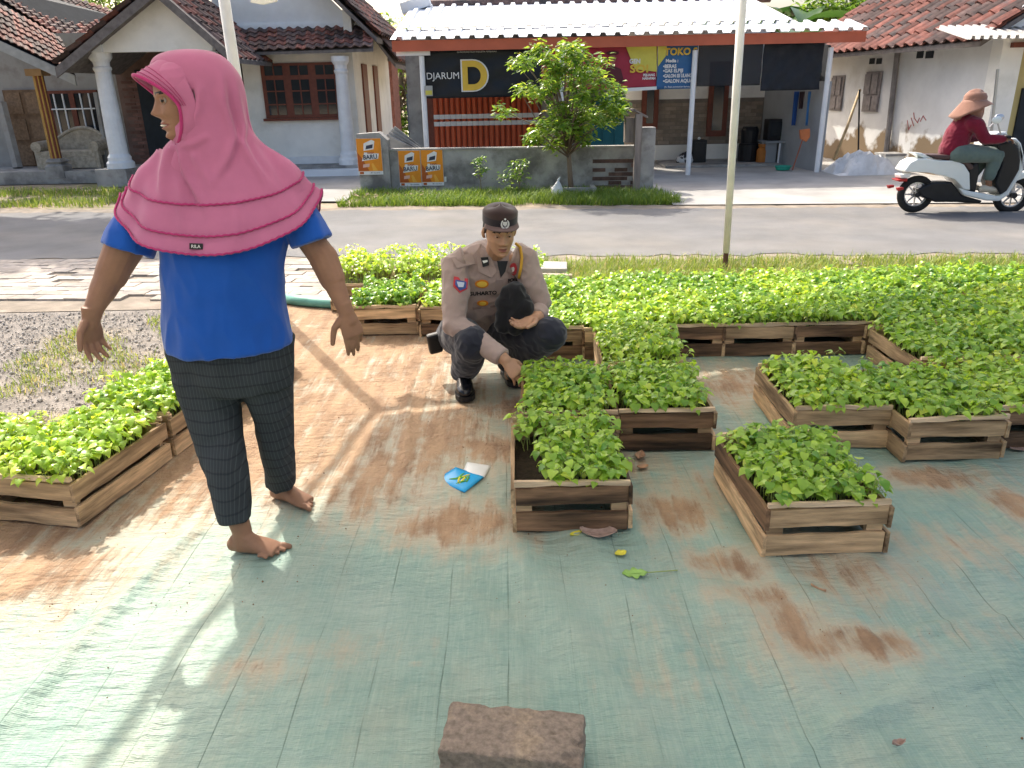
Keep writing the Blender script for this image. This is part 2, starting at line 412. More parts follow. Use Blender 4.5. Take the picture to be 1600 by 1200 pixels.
def tarp_material():
    m = bpy.data.materials.new('green_tarpaulin'); m.use_nodes = True
    t = m.node_tree; N = t.nodes; L = t.links; b = N['Principled BSDF']
    tc = N.new('ShaderNodeTexCoord')
    def noise(s_, st, d=5, r_=.6):
        mp = N.new('ShaderNodeMapping'); mp.inputs['Scale'].default_value = st; L.new(tc.outputs['Object'], mp.inputs[0])
        n_ = N.new('ShaderNodeTexNoise'); n_.inputs['Scale'].default_value = s_; n_.inputs['Detail'].default_value = d; n_.inputs['Roughness'].default_value = r_
        L.new(mp.outputs[0], n_.inputs['Vector']); return n_.outputs[0]
    def math_(op, a, b_=None, c=None):
        q = N.new('ShaderNodeMath'); q.operation = op
        for k, v in enumerate((a, b_, c)):
            if v is None: continue
            if isinstance(v, (int, float)): q.inputs[k].default_value = v
            else: L.new(v, q.inputs[k])
        return q.outputs[0]
    def ramp(x, lo, hi, a=0, c=1):
        r_ = N.new('ShaderNodeMapRange'); r_.interpolation_type = 'SMOOTHSTEP'; r_.inputs[1].default_value = lo; r_.inputs[2].default_value = hi; r_.inputs[3].default_value = a; r_.inputs[4].default_value = c
        L.new(x, r_.inputs[0]); return r_.outputs[0]
    def mix(f, a, b_):
        q = N.new('ShaderNodeMix'); q.data_type = 'RGBA'
        if isinstance(f, float): q.inputs[0].default_value = f
        else: L.new(f, q.inputs[0])
        for k, v in ((6, a), (7, b_)):
            if isinstance(v, tuple): q.inputs[k].default_value = (*v, 1)
            else: L.new(v, q.inputs[k])
        return q.outputs[2]
    at = N.new('ShaderNodeAttribute'); at.attribute_name = 'mud'
    base = mix(ramp(noise(1.4, (1, 1, 1)), .35, .68), (.180, .300, .256), (.290, .380, .325))
    base = mix(ramp(noise(30, (3, .3, 1), 4), .4, .75, 0, .35), base, (.36, .43, .36))
    base = mix(ramp(noise(60, (.12, 4, 1), 3), .42, .72, 0, .22), base, (.12, .22, .18))
    base = mix(ramp(noise(60, (4, .12, 1), 3), .42, .72, 0, .22), base, (.40, .48, .40))
    # seams: thin dark lines running away from the camera
    sx = N.new('ShaderNodeSeparateXYZ'); L.new(tc.outputs['Object'], sx.inputs[0])
    wob = math_('MULTIPLY_ADD', noise(1.2, (1, .5, 1), 2), .05, sx.outputs[0])
    wob = math_('MULTIPLY_ADD', noise(14, (1, .6, 1), 2), .003, wob)
    fr = math_('PINGPONG', wob, .0925)
    line = math_('MULTIPLY', ramp(fr, .0004, .0024, 1, 0), ramp(noise(2.3, (1, 1, 1)), .42, .60, .10, .80))
    base = mix(line, base, (.06, .13, .10))
    dust = ramp(noise(3.0, (1.5, .8, 1), 6), .40, .80, .02, .42)
    base = mix(dust, base, (.40, .365, .275))
    # dried mud, dragged into streaks
    st = noise(3.2, (5.5, .42, 1), 6, .62); fi = noise(13, (1, .7, 1), 7, .7); br = noise(2.1, (1, 1, 1), 5)
    v = math_('MULTIPLY_ADD', math_('SUBTRACT', st, .5), 1.05, at.outputs['Fac'])
    v = math_('MULTIPLY_ADD', math_('SUBTRACT', fi, .5), .75, v)
    v = math_('MULTIPLY_ADD', math_('SUBTRACT', br, .5), .55, v)
    film = ramp(v, .12, .66, 0, .75)
    thick = ramp(v, .50, .82)
    base = mix(film, base, (.45, .34, .235))
    mudc = mix(ramp(noise(6, (1.6, .5, 1), 6), .35, .7), (.40, .262, .158), (.225, .13, .075))
    base = mix(math_('MULTIPLY', thick, .92), base, mudc)
    L.new(base, b.inputs['Base Color'])
    L.new(ramp(thick, 0, 1, .52, .9), b.inputs['Roughness'])
    b.inputs['Specular IOR Level'].default_value = .38
    # relief: weave, creases, mud thickness
    wv = N.new('ShaderNodeTexWave'); wv.bands_direction = 'Y'; wv.inputs['Scale'].default_value = 55; wv.inputs['Distortion'].default_value = 1.5; wv.inputs['Detail'].default_value = 1
    L.new(tc.outputs['Object'], wv.inputs[0])
    h = math_('MULTIPLY', wv.outputs['Fac'], .10)
    h = math_('MULTIPLY_ADD', noise(8, (.8, 2.4, 1), 5), 5.0, h)
    h = math_('MULTIPLY_ADD', math_('MULTIPLY', thick, noise(40, (1, .7, 1), 6)), 2.6, h)
    h = math_('MULTIPLY_ADD', line, -.6, h)
    bp = N.new('ShaderNodeBump'); bp.inputs['Strength'].default_value = .55; bp.inputs['Distance'].default_value = .014
    L.new(h, bp.inputs['Height']); L.new(bp.outputs[0], b.inputs['Normal'])
    return m
M['tarp'] = tarp_material()
tp = np_obj('tarpaulin', np.stack([TX, TY, TZ], -1).reshape(-1, 3), F, M['tarp'], smooth=True, attrs={'mud': mud.ravel()})
tag(tp, 'large faded green woven tarpaulin streaked with brown mud, spread under the seedling crates', 'tarpaulin')
def tz(x, y):
    j = int(np.argmin(np.abs(TX[0] - x))); d = (TX - x) ** 2 + (TY - y) ** 2
    return float(TZ.ravel()[int(np.argmin(d))])
# rolled-up far hem of the tarpaulin
mb = MB(); P = [W(px, py, Y) for px, py, Y in ((448, 478, 5.75), (470, 480, 5.68), (495, 481, 5.62), (520, 480, 5.58), (545, 482, 5.5))]
for p in P: p.z = .035
mb.tube(P, [.05, .055, .052, .055, .045], 10, flat=.75)
tag(mb.obj('rolled_tarpaulin_edge', mat('tarp_roll', (.13, .33, .27), .5, var=.25, scale=12, bump=.4, bscale=30), world=True, smooth=True),
    'rolled hem of green tarpaulin lying beside the brick paving', 'tarpaulin')

# brick pavers by the road, each its own piece
pav = mb = MB(); mb.add([(-9, 5.75, 0), (-.9, 5.75, 0), (-.9, 7.3, 0), (-9, 8.0, 0)], [(0, 1, 2, 3)])
pav = tag(mb.obj('pavement', M['sand'], loc=(0, 0, -.0295)), kind='structure')
M['paver'] = mat('paver', (.42, .365, .31), .9, var=.22, scale=14, bump=.5, bscale=70, rnd=.22, col2=(.33, .30, .27), c2s=5)
pm = []
for k in range(4):
    b = MB(); b.box((0, 0, 0), (.232 + .004 * k, .132, .03)); pm.append(b.mesh('paver', M['paver']))
cnt = 0
ca, sa = math.cos(-.085), math.sin(-.085)
for j in range(12):
    for i in range(25):
        lx = -6.1 + i * .242 + (.121 if j % 2 else 0); ly = -.78 + j * .142
        if cnt >= 296: break
        x = -.0 + lx * ca - ly * sa; y = 6.62 + lx * sa + ly * ca
        if x > -.95 or y > road_near(x) - .12 or rng.random() < .05: continue
        o = bpy.data.objects.new('paver', pm[cnt % 4]); link(o, pav)
        o.location = (x, y, .001 + rng.uniform(-.004, .004)); o.rotation_euler = (rng.uniform(-.02, .02), rng.uniform(-.02, .02), -.085 + rng.uniform(-.03, .03) + (PI if rng.random() < .5 else 0))
        cnt += 1

# concrete drive in front of the shop and beside the first house
M['drive'] = mat('drive_concrete', (.40, .385, .36), .9, var=.14, scale=1.6, bump=.3, bscale=60, col2=(.31, .30, .28), c2s=1.2, c2lo=.45, c2hi=.7)
mb = MB(); mb.add([(2.25, 10.62, 0), (9.5, 9.9, 0), (9.5, 17.6, 0), (-1.8, 17.6, 0), (-1.8, 13.4, 0), (2.25, 13.4, 0)], [(0, 1, 2, 3, 4, 5)])
tag(mb.obj('shop_driveway', M['drive'], loc=(0, 0, -.012)), kind='structure')
mb = MB(); mb.add([(-5.0, 12.1, 0), (-2.45, 11.7, 0), (-2.5, 16.6, 0), (-5.4, 16.6, 0)], [(0, 1, 2, 3)])
tag(mb.obj('house_driveway', M['drive'], loc=(0, 0, -.014)), kind='structure')

# ---------------------------------------------------------------- grass, weeds, gravel
def blades(name, pts, hgt, wid, lean, label, m=None, seed=1, cat='grass', ry=None):
    """pts: (n,3) array of roots; quads that taper; rv attribute gives the colour"""
    rs = np.random.RandomState(seed); n = len(pts)
    a = rs.uniform(0, 2 * PI, n); h = hgt * rs.uniform(.35, 1.15, n); w = wid * rs.uniform(.6, 1.3, n)
    d = np.stack([np.cos(a), np.sin(a), 0 * a], -1); s_ = np.stack([-np.sin(a), np.cos(a), 0 * a], -1)
    ln = (lean * rs.uniform(.2, 1.4, n) * h)[:, None]
    b0 = pts - s_ * (w / 2)[:, None]; b1 = pts + s_ * (w / 2)[:, None]
    mid = pts + d * ln * .35 + np.stack([0 * h, 0 * h, h * .6], -1)
    tip = pts + d * ln + np.stack([0 * h, 0 * h, h], -1)
    V = np.stack([b0, b1, mid + s_ * (w / 2.6)[:, None], mid - s_ * (w / 2.6)[:, None], tip + s_ * (w / 12)[:, None], tip - s_ * (w / 12)[:, None]], 1).reshape(-1, 3)
    i = np.arange(n)[:, None] * 6
    Fq = np.concatenate([i + np.array([[0, 1, 2, 3]]), i + np.array([[3, 2, 4, 5]])], 0)
    rv = np.repeat(np.clip(rs.normal(.5, .28, n) if ry is None else rs.normal(ry, .22, n), 0, 1), 6)
    o = np_obj(name, V, Fq, m or M['grass'], attrs={'rv': rv})
    tag(o, label, cat, kind='stuff'); return o
def clump_filter(P, sc, thr, seed):
    o = Vector((seed * 3.7, seed * 1.3, 0))
    keep = [mnoise.noise(Vector(p) * sc + o) > thr - random.Random(int(abs(p[0] * 1e4)) % 9999).random() * .3 for p in P]
    return P[np.array(keep)]
rs = np.random.RandomState(11)
def roots(n, x0, x1, fy0, fy1, z=-.034):
    x = rs.uniform(x0, x1, n); u = rs.uniform(0, 1, n)
    return np.stack([x, fy0(x) + (fy1(x) - fy0(x)) * u, np.full(n, z)], -1)
P = clump_filter(roots(60000, .1, 9.0, lambda x: 5.0 + 0 * x, lambda x: road_near(x) - .22), 1.6, -.16, 1)
blades('verge_grass', P, .085, .007, .9, 'short sunlit grass between the far seedling row and the road', seed=2, ry=.58)
P = clump_filter(roots(16000, -2.45, 2.4, lambda x: 10.95 - .1 * x, lambda x: 12.35 - .1 * x), 1.1, -.06, 2)
blades('wall_grass', P, .13, .012, .9, 'green grass growing along the foot of the low wall', seed=3, ry=.35)
P = clump_filter(roots(12000, -12, -4.4, lambda x: 11.1 - .1 * x, lambda x: 13.2 - .1 * x), .9, -.1, 3)
blades('house_grass', P, .11, .012, .9, 'sunlit grass strip in front of the tiled village house', seed=4, ry=.55)
P = clump_filter(roots(9000, -3.1, -1.85, lambda x: 2.0 + 0 * x, lambda x: 5.6 + 0 * x), 2.2, .12, 4)
blades('gravel_weeds', P, .05, .006, 1.0, 'sparse dry weeds on the gravel beside the tarpaulin', seed=5, ry=.72)
# gravel left of the tarpaulin
M['gravel'] = mat('gravel_base', (.24, .215, .19), .95, var=.35, scale=9, bump=1, bscale=70, col2=(.31, .265, .205), c2s=1.3, bdist=.012)
mb = MB(); mb.add([(-9, 1.5, 0), (-2.0, 1.5, 0), (-1.75, 5.75, 0), (-9, 6.3, 0)], [(0, 1, 2, 3)])
tag(mb.obj('gravel_yard', M['gravel'], loc=(0, 0, -.0345)), kind='structure')
n = 11000
x = rs.uniform(-4.6, -2.05, n); y = rs.uniform(2.6, 5.68, n); r = np.abs(rs.normal(0, .0045, n)) + .003
oct_ = np.array([(1, 0, 0), (-1, 0, 0), (0, 1, 0), (0, -1, 0), (0, 0, 1), (0, 0, -1)], float)
tri = np.array([(0, 2, 4), (2, 1, 4), (1, 3, 4), (3, 0, 4), (2, 0, 5), (1, 2, 5), (3, 1, 5), (0, 3, 5)])
V = (oct_[None] * r[:, None, None] * rs.uniform(.6, 1.2, (n, 6, 1)) + np.stack([x, y, np.full(n, -.026)], -1)[:, None]).reshape(-1, 3)
F = (tri[None] + (np.arange(n) * 6)[:, None, None]).reshape(-1, 3)
o = np_obj('gravel', V, F, mat('gravel_stones', (.40, .37, .335), .9, var=.5, scale=30, bump=0)); tag(o, 'loose grey gravel beside the tarpaulin', 'gravel', kind='stuff')
# dry soil crumbs on the tarpaulin
n = 700
c = [G(*p) for p in ((560, 800), (300, 900), (760, 720), (440, 700), (1340, 990), (930, 860), (150, 950), (600, 640), (1000, 800))]
k = rs.randint(0, len(c), n); x = np.array([c[i].x for i in k]) + rs.normal(0, .22, n); y = np.array([c[i].y for i in k]) + rs.normal(0, .22, n); r = np.abs(rs.normal(0, .0014, n)) + .0006
V = (oct_[None] * r[:, None, None] * rs.uniform(.6, 1.2, (n, 6, 1)) + np.stack([x, y, np.full(n, .004)], -1)[:, None]).reshape(-1, 3)
F = (tri[None] + (np.arange(n) * 6)[:, None, None]).reshape(-1, 3)
o = np_obj('soil_crumbs', V, F, mat('crumb', (.20, .11, .06), .95, var=.4, scale=50, bump=0)); tag(o, 'brown soil crumbs scattered on the tarpaulin', 'soil', kind='stuff')
ORD = ['first', 'second', 'third', 'fourth', 'fifth', 'sixth', 'seventh', 'eighth', 'ninth', 'tenth', 'eleventh', 'twelfth']
# kerb stones along the left edge of the tarpaulin
M['kerb'] = mat('kerb_stone', (.36, .29, .23), .9, var=.25, scale=8, bump=.7, bscale=40, rnd=.2)
for k in range(9):
    b = MB(); b.box((0, 0, 0), (.10, .36, .08))
    o = b.obj('kerb_stone', M['kerb'], loc=(-2.13 + .065 * (k * .38), 2.25 + k * .38, .0), rot=(rng.uniform(-.04, .04), rng.uniform(-.05, .05), -.06 + rng.uniform(-.06, .06)), bevel=.012)
    tag(o, 'brown kerb stone edging the gravel, %s from the open end by the corner crate' % ORD[k], 'kerb stone', 'kerb stones edging the gravel')
# ================================================================ BUILDINGS
def pr(px0, py0, px1, py1, Y):
    """photo rectangle on the plane at depth Y -> x0, x1, z0, z1 in metres"""
    a, b, c, d = W(px0, py0, Y), W(px1, py0, Y), W(px0, py1, Y), W(px1, py1, Y)
    return ((a.x + c.x) / 2, (b.x + d.x) / 2, (c.z + d.z) / 2, (a.z + b.z) / 2)
def wbox(name, m, parent, x0, x1, y0, y1, z0, z1, bevel=0):
    return MB().bx(x0, x1, y0, y1, z0, z1).obj(name, m, parent, world=True, bevel=bevel)
M['tile_r'] = mat('red_roof_tile', (.235, .095, .072), .85, var=.35, scale=9, bump=.4, rnd=.35, col2=(.12, .085, .08), c2s=3, c2lo=.5, c2hi=.7)
M['tile_d'] = mat('dark_roof_tile', (.13, .085, .075), .85, var=.35, scale=9, bump=.4, rnd=.4, col2=(.05, .05, .05), c2s=3, c2lo=.5, c2hi=.7)
def tile_mesh(w, l, m, name='roof_tile'):
    b = MB(); n = 6; rr = []
    for y in (-.02, l * 1.12):
        for z0 in (0, .018):
            rr.append([Vector((w * (k / (n - 1) - .5) * 1.06, y, z0 + (.028 if y < 0 else .0) + w * .13 * math.sin(2 * PI * k / (n - 1) + .4))) for k in range(n)])
    a, c, d, e = rr
    V = a + c + d + e; F = []
    for k in range(n - 1):
        F += [(n + k, n + k + 1, 3 * n + k + 1, 3 * n + k), (k, n + k, n + k + 1, k + 1), (k, k + 1, 2 * n + k + 1, 2 * n + k)]
    b.add(V, F); return b.mesh(name, m, smooth=False)
def tile_patch(parent, c00, c10, c11, c01, nu, nv, mats, jitter=.01):
    """roof tiles, each its own object, over the patch lower-left, lower-right, upper-right, upper-left (world)"""
    c00, c10, c11, c01 = map(Vector, (c00, c10, c11, c01))
    acc = Vector((0, 0, 0)); p = parent
    while p is not None: acc += Vector(p.location); p = p.parent
    w = (c10 - c00).length / nu; l = (c01 - c00).length / nv
    ms = [tile_mesh(w, l, m_) for m_ in mats]
    for j in range(nv):
        for i in range(nu):
            u, v = (i + .5) / nu, j / nv
            lo = c00.lerp(c10, u); hi = c01.lerp(c11, u); P = lo.lerp(hi, v)
            e = (c10 - c00).lerp(c11 - c01, v); s = (hi - lo).normalized()
            n_ = e.cross(s).normalized(); e = s.cross(n_)
            rot = Matrix((e, s, n_)).transposed()
            k = (0 if rng.random() < .62 else 1) if len(ms) > 1 else 0
            o = bpy.data.objects.new('roof_tile', ms[k]); link(o, parent)
            o.location = P - acc + n_ * (.02 + rng.uniform(0, jitter))
            o.rotation_euler = (rot @ Matrix.Rotation(rng.uniform(-.03, .03), 3, 'Z') @ Matrix.Rotation(rng.uniform(-.02, .02), 3, 'Y')).to_euler()
def slab(name, m, parent, q, th):
    """a roof deck: 4 corners and thickness downwards"""
    return MB().prism(q, (0, 0, -th)).obj(name, m, parent, world=True)
def column(parent, x, y, z0, z1, r, m):
    prof = [(1.5, 0), (1.5, .10), (1.25, .12), (1.2, .18), (1.02, .22), (1.0, .3), (.92, .9), (.84, 1.0)]
    H = z1 - z0; b = MB(); P, Q = [], []
    for rr, z in ((1.55, 0), (1.55, .05), (1.3, .07), (1.3, .10), (1.05, .13), (1.0, .4), (.86, .84), (1.0, .86), (1.0, .875), (.86, .885), (.9, .92), (1.25, .955), (1.3, 1.0)):
        P.append((x, y, z0 + H * z)); Q.append(r * rr)
    b.tube(P, Q, 18)
    return b.obj('column', m, parent, world=True, smooth=False)

# ---------------------------------------------------------------- old tiled house (far left)
hA = thing('village_house', (-10, 15.5, -.03), 'old house with mossy red tiled roofs, carved door and gold-striped porch post', 'house')
x0, x1, z0, z1 = pr(-160, 100, 152, 264, 16.6)
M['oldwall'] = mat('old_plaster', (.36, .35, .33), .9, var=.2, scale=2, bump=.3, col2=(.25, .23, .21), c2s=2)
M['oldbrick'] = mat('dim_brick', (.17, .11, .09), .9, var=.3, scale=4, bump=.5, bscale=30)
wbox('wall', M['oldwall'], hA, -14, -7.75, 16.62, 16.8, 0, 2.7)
wbox('porch_floor', M['conc'], hA, -14, -7.2, 15.25, 16.62, -.03, .2)
a = pr(18, 140, 78, 262, 16.55)
d = wbox('door', mat('carved_door', (.20, .125, .075), .7, var=.3, scale=10, bump=.4), hA, a[0], a[1], 16.54, 16.62, a[2], a[3])
mm = mat('door_panel', (.24, .155, .095), .7, var=.3, scale=20, bump=.9, bscale=25)
for i in range(2):
    for j in range(3):
        w_, h_ = (a[1] - a[0]) / 2, (a[3] - a[2]) / 3
        wbox('panel', mm, d, a[0] + w_ * (i + .12), a[0] + w_ * (i + .88), 16.515, 16.54, a[2] + h_ * (j + .1), a[2] + h_ * (j + .9))
a = pr(84, 146, 152, 212, 16.55)
wf = wbox('window', M['frame_br'], hA, a[0] - .06, a[1] + .06, 16.56, 16.62, a[2] - .06, a[3] + .06)
wbox('pane', M['glass'], wf, a[0], a[1], 16.545, 16.56, a[2], a[3])
for k in range(5):
    xx = a[0] + (a[1] - a[0]) * (k + .5) / 5
    wbox('bar', M['white_paint'] if k != 2 else M['frame_br'], wf, xx - (.012 if k != 2 else .05), xx + (.012 if k != 2 else .05), 16.52, 16.545, a[2], a[3])
wbox('bar', M['white_paint'], wf, a[0], a[1], 16.50, 16.52, (a[2] + a[3]) / 2 + .1, (a[2] + a[3]) / 2 + .125)
# slanted grey timber leaning beside the window, part of the porch frame
b = MB(); b.tube([W(150, 145, 16.45), W(170, 258, 16.2)], .06, 6); b.obj('porch_brace', M['oldwall'], hA, world=True)
b = MB(); b.tube([W(2, 160, 16.3), W(28, 262, 16.1)], .10, 6); b.obj('porch_brace', M['oldwall'], hA, world=True)
# gold-striped post
p0, p1 = W(58, 116, 15.4), W(99, 252, 15.4)
p0.x = p1.x = (p0.x + p1.x) / 2 - .05
po = MB().tube([p1, p0], [.095, .085], 12).obj('porch_post', mat('red_brown_post', (.20, .06, .035), .6, var=.2), hA, world=True)
for k in range(4):
    an = PI + PI * (k + .5) / 4
    q = Vector((math.cos(an) * .09, math.sin(an) * .09, 0))
    MB().tube([p1 + q, p0 + q * .92], .016, 5).obj('stripe', mat('gold_stripe', (.50, .30, .07), .5, var=.15), po, world=True)
MB().box(p0 + Vector((0, 0, .03)), (.30, .30, .12)).obj('capital', mat('gold_capital', (.36, .22, .10), .6), po, world=True)
MB().rings([[p1 + Vector((s * w_, t * w_, z)) for s, t in ((-1, -1), (1, -1), (1, 1), (-1, 1))] for w_, z in ((.17, -.30), (.17, -.08), (.12, -.04), (.15, 0), (.11, .06))]).obj('plinth', M['conc'], po, world=True)
# two tiled roofs
lo = [W(-75, 28, 14.3), W(118, 118, 15.0), W(92, 62, 16.3), W(-75, -32, 15.8)]
lr = slab('porch_roof', M['dark'], hA, lo, .05)
tile_patch(lr, lo[0], lo[1], lo[2], lo[3], 17, 7, [M['tile_r'], M['tile_d']])
b = MB(); off = Vector((0, 0, -.17)); q = [lo[0] + Vector((0, -.05, 0)), lo[1] + Vector((0, -.05, 0))]
b.prism([q[0], q[1], q[1] + off, q[0] + off], (0, .04, 0)); b.obj('barge_board', mat('grey_board', (.42, .42, .40), .8, var=.2), hA, world=True)
up = [W(-60, -36, 16.3), W(128, 82, 16.9), W(205, 28, 19.5), W(-10, -40, 19.5)]
ur = slab('main_roof', M['dark'], hA, up, .05)
tile_patch(ur, up[0], up[1], up[2], up[3], 20, 12, [M['tile_r'], M['tile_d']])
# dim wall between the two roofs
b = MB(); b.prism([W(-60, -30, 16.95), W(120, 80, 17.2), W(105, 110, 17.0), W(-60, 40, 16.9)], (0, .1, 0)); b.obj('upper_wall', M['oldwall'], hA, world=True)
# carved bench on the porch
sb = thing('carved_bench', (W(120, 262, 16.0).x, 16.0, .17), 'pale carved wooden bench with curved back on the porch', 'bench')
M['bench'] = mat('pale_carved_wood', (.42, .37, .29), .7, var=.3, scale=14, bump=.9, bscale=35, bdist=.01)
xa, xb = W(70, 250, 16).x, W(166, 250, 16).x; wd = xb - xa
pts = []
for k in range(17):
    t = k / 16; pts.append(Vector((xa + wd * t, 16.28, .55 + .50 * (math.sin(PI * min(1, t * 1.0)) ** .6) * (.55 + .45 * t))))
MB().prism([Vector((xa, 16.28, .45))] + pts + [Vector((xb, 16.28, .45))], (0, .08, 0)).obj('backrest', M['bench'], sb, world=True, bevel=.01)
MB().tube(pts, .035, 8).obj('back_rail', M['bench'], sb, world=True)
wbox('seat', M['bench'], sb, xa + .1, xb - .1, 15.72, 16.36, .42, .54, bevel=.02)
wbox('apron', M['bench'], sb, xa + .06, xb - .06, 15.70, 15.74, .22, .43)
for xx in (xa + .05, xb - .05):
    MB().tube([(xx, 15.7, .62), (xx, 16.3, .64)], .10, 12).obj('armrest', M['bench'], sb, world=True)
    wbox('leg', M['bench'], sb, xx - .06, xx + .06, 15.72, 15.84, .17, .56)
    wbox('leg', M['bench'], sb, xx - .06, xx + .06, 16.2, 16.32, .17, .56)

# ---------------------------------------------------------------- cream house with gable porch and columns
hB = thing('gable_house', (-4.5, 17, -.03), 'cream house with white columns, gable porch and wide red-brown window', 'house')
fY = 16.3
a = pr(384, 30, 556, 262, fY)
wbox('wall', M['cwhite'], hB, a[0], a[1], fY, fY + .18, -.02, 2.45)
XL, XR = a[0], a[1]
wbox('side_wall', M['cwhite'], hB, XR - .16, XR, fY + .18, 21.2, -.02, 3.0)
for (p0, p1, y0) in ((570, 580, 17.15), (588, 600, 18.6)):
    wbox('side_window', M['frame_br'], hB, XR - .02, XR + .035, y0, y0 + .55, .62, 2.05)
w_ = wbox('upper_wall', M['bluewhite'], hB, -6.3, XR + .1, fY + .45, fY + .6, 2.3, 2.78)
gb = MB(); gb.prism([W(330, 45, 16.8), W(545, 45, 16.8), W(545, 28, 16.8), W(505, -12, 16.8), W(420, -95, 16.8), W(330, -40, 16.8)], (0, .15, 0)); gb.obj('gable_wall', M['bluewhite'], hB, world=True)
# big window
a = pr(412, 98, 530, 184, fY)
wf = wbox('window', M['frame_br'], hB, a[0], a[1], fY - .05, fY, a[2], a[3])
for i in range(3):
    ww = (a[1] - a[0]) / 3; l = a[0] + ww * i
    for (v0, v1) in ((.06, .70), (.78, .95)):
        zz0, zz1 = a[2] + (a[3] - a[2]) * v0, a[2] + (a[3] - a[2]) * v1
        x0_, x1_ = l + ww * .16, l + ww * .86
        wbox('pane', M['glass'], wf, x0_, x1_, fY - .062, fY - .048, zz0, zz1)
        wbox('muntin', M['frame_br'], wf, (x0_ + x1_) / 2 - .012, (x0_ + x1_) / 2 + .012, fY - .075, fY - .062, zz0, zz1)
        if v1 < .8:
            for q in (.3, .68):
                wbox('muntin', M['frame_br'], wf, x0_, x1_, fY - .082, fY - .0755, zz0 + (zz1 - zz0) * q - .012, zz0 + (zz1 - zz0) * q + .012)
wbox('sill', M['frame_br'], wf, a[0] - .05, a[1] + .05, fY - .10, fY, a[2] - .05, a[2] - .003)
# plinth and porch steps
a = pr(400, 240, 556, 262, 15.9)
wbox('plinth', M['conc'], hB, -7.9, XR + .05, 15.75, fY - .002, -.03, .16)
wbox('step', M['bluewhite'], hB, -5.0, XR + .1, 15.45, 15.75, -.03, .10)
wbox('plinth_band', M['white_paint'], hB, XL, XR + .06, fY - .06, fY - .003, .162, .30)
column(hB, W(541, 200, 15.95).x, 15.95, .16, 2.15, .135, M['white_paint'])
column(hB, W(178, 200, 14.75).x, 14.75, .28, W(170, 82, 14.75).z, .155, M['white_paint'])
wbox('column_base', M['conc'], hB, W(180, 250, 14.75).x - .28, W(180, 250, 14.75).x + .28, 14.48, 15.02, -.03, .28)
column(hB, W(340, 200, 14.75).x, 14.75, .28, W(340, 80, 14.75).z, .155, M['white_paint'])
# porch gable
gY = 14.55
b = MB(); b.prism([W(158, 82, gY), W(332, 79, gY), W(332, 58, gY), W(248, -14, gY), W(236, -14, gY), W(160, 66, gY)], (0, .16, 0))
b.obj('porch_gable', M['cwhite'], hB, world=True)
x0, x1, z0, z1 = pr(140, 66, 160, 82, gY)
wbox('beam_end', M['white_paint'], hB, x0, x1, gY - .05, gY + .25, z0, z1)
M['roofwood'] = mat('weathered_board', (.17, .15, .14), .85, var=.3, scale=10, bump=.5)
zz = Vector((0, 0, .06))
ls = [W(88, 106, gY - .35) , W(241, -22, gY - .35)]
rs_ = [W(241, -22, gY - .35), W(372, 92, gY - .35)]
for q in (ls, rs_):
    n_ = Vector((0, 2.6, 0)); d_ = (q[1] - q[0])
    pt = [q[0], q[1], q[1] + n_, q[0] + n_]
    sl = slab('porch_roof', M['roofwood'], hB, pt, .07)
    c = [q[0] + zz, q[0] + n_ + zz, q[1] + n_ + zz, q[1] + zz]
    if q is ls: c = [c[1], c[0], c[3], c[2]]
    tile_patch(sl, c[0], c[1], c[2], c[3], 10, 8, [M['tile_d'], M['tile_r']])
    b = MB(); off = Vector((0, 0, -.16)); b.prism([q[0] + Vector((0, -.05, 0)), q[1] + Vector((0, -.05, 0)), q[1] + off + Vector((0, -.05, 0)), q[0] + off + Vector((0, -.05, 0))], (0, .045, 0))
    b.obj('barge_board', M['roofwood'], hB, world=True)
# dim brick wall under the porch; a dark panel paints the unlit doorway
a = pr(150, 85, 300, 262, 16.5)
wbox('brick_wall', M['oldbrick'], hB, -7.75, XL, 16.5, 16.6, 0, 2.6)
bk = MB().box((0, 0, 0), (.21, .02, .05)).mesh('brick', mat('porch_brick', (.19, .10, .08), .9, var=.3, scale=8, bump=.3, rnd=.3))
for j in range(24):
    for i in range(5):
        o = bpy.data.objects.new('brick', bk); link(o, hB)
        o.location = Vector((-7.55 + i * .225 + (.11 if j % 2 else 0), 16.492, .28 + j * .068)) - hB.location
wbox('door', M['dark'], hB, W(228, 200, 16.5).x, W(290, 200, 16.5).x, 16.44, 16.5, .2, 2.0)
wbox('door', M['glass'], hB, XL - .75, XL - .08, 16.42, 16.5, .2, 2.05)
# skirt roof over the window
sk = [W(330, 84, 15.75), W(583, 76, 15.75), W(583, 44, 16.75), W(330, 50, 16.75)]
sl = slab('skirt_roof', M['roofwood'], hB, sk, .05)
tile_patch(sl, sk[0], sk[1], sk[2], sk[3], 17, 5, [M['tile_d'], M['tile_r']])
# right slope of the main roof, seen from its edge
q = [W(455, -70, 16.1), W(588, 58, 16.1)]
n_ = Vector((0, 5.5, 0)); e = [q[1], q[1] + n_, q[0] + n_, q[0]]
sl = slab('main_roof', M['roofwood'], hB, e, .09)
tile_patch(sl, e[0] + zz, e[1] + zz, e[2] + zz, e[3] + zz, 18, 8, [M['tile_d'], M['tile_r']])
q2 = [W(578, 48, 16.9), W(618, 100, 16.9)]
e = [q2[1], q2[1] + Vector((0, 4, 0)), q2[0] + Vector((0, 4, 0)), q2[0]]
sl = slab('side_roof', M['roofwood'], hB, e, .08)
tile_patch(sl, e[0] + zz, e[1] + zz, e[2] + zz, e[3] + zz, 14, 3, [M['tile_d'], M['tile_r']])

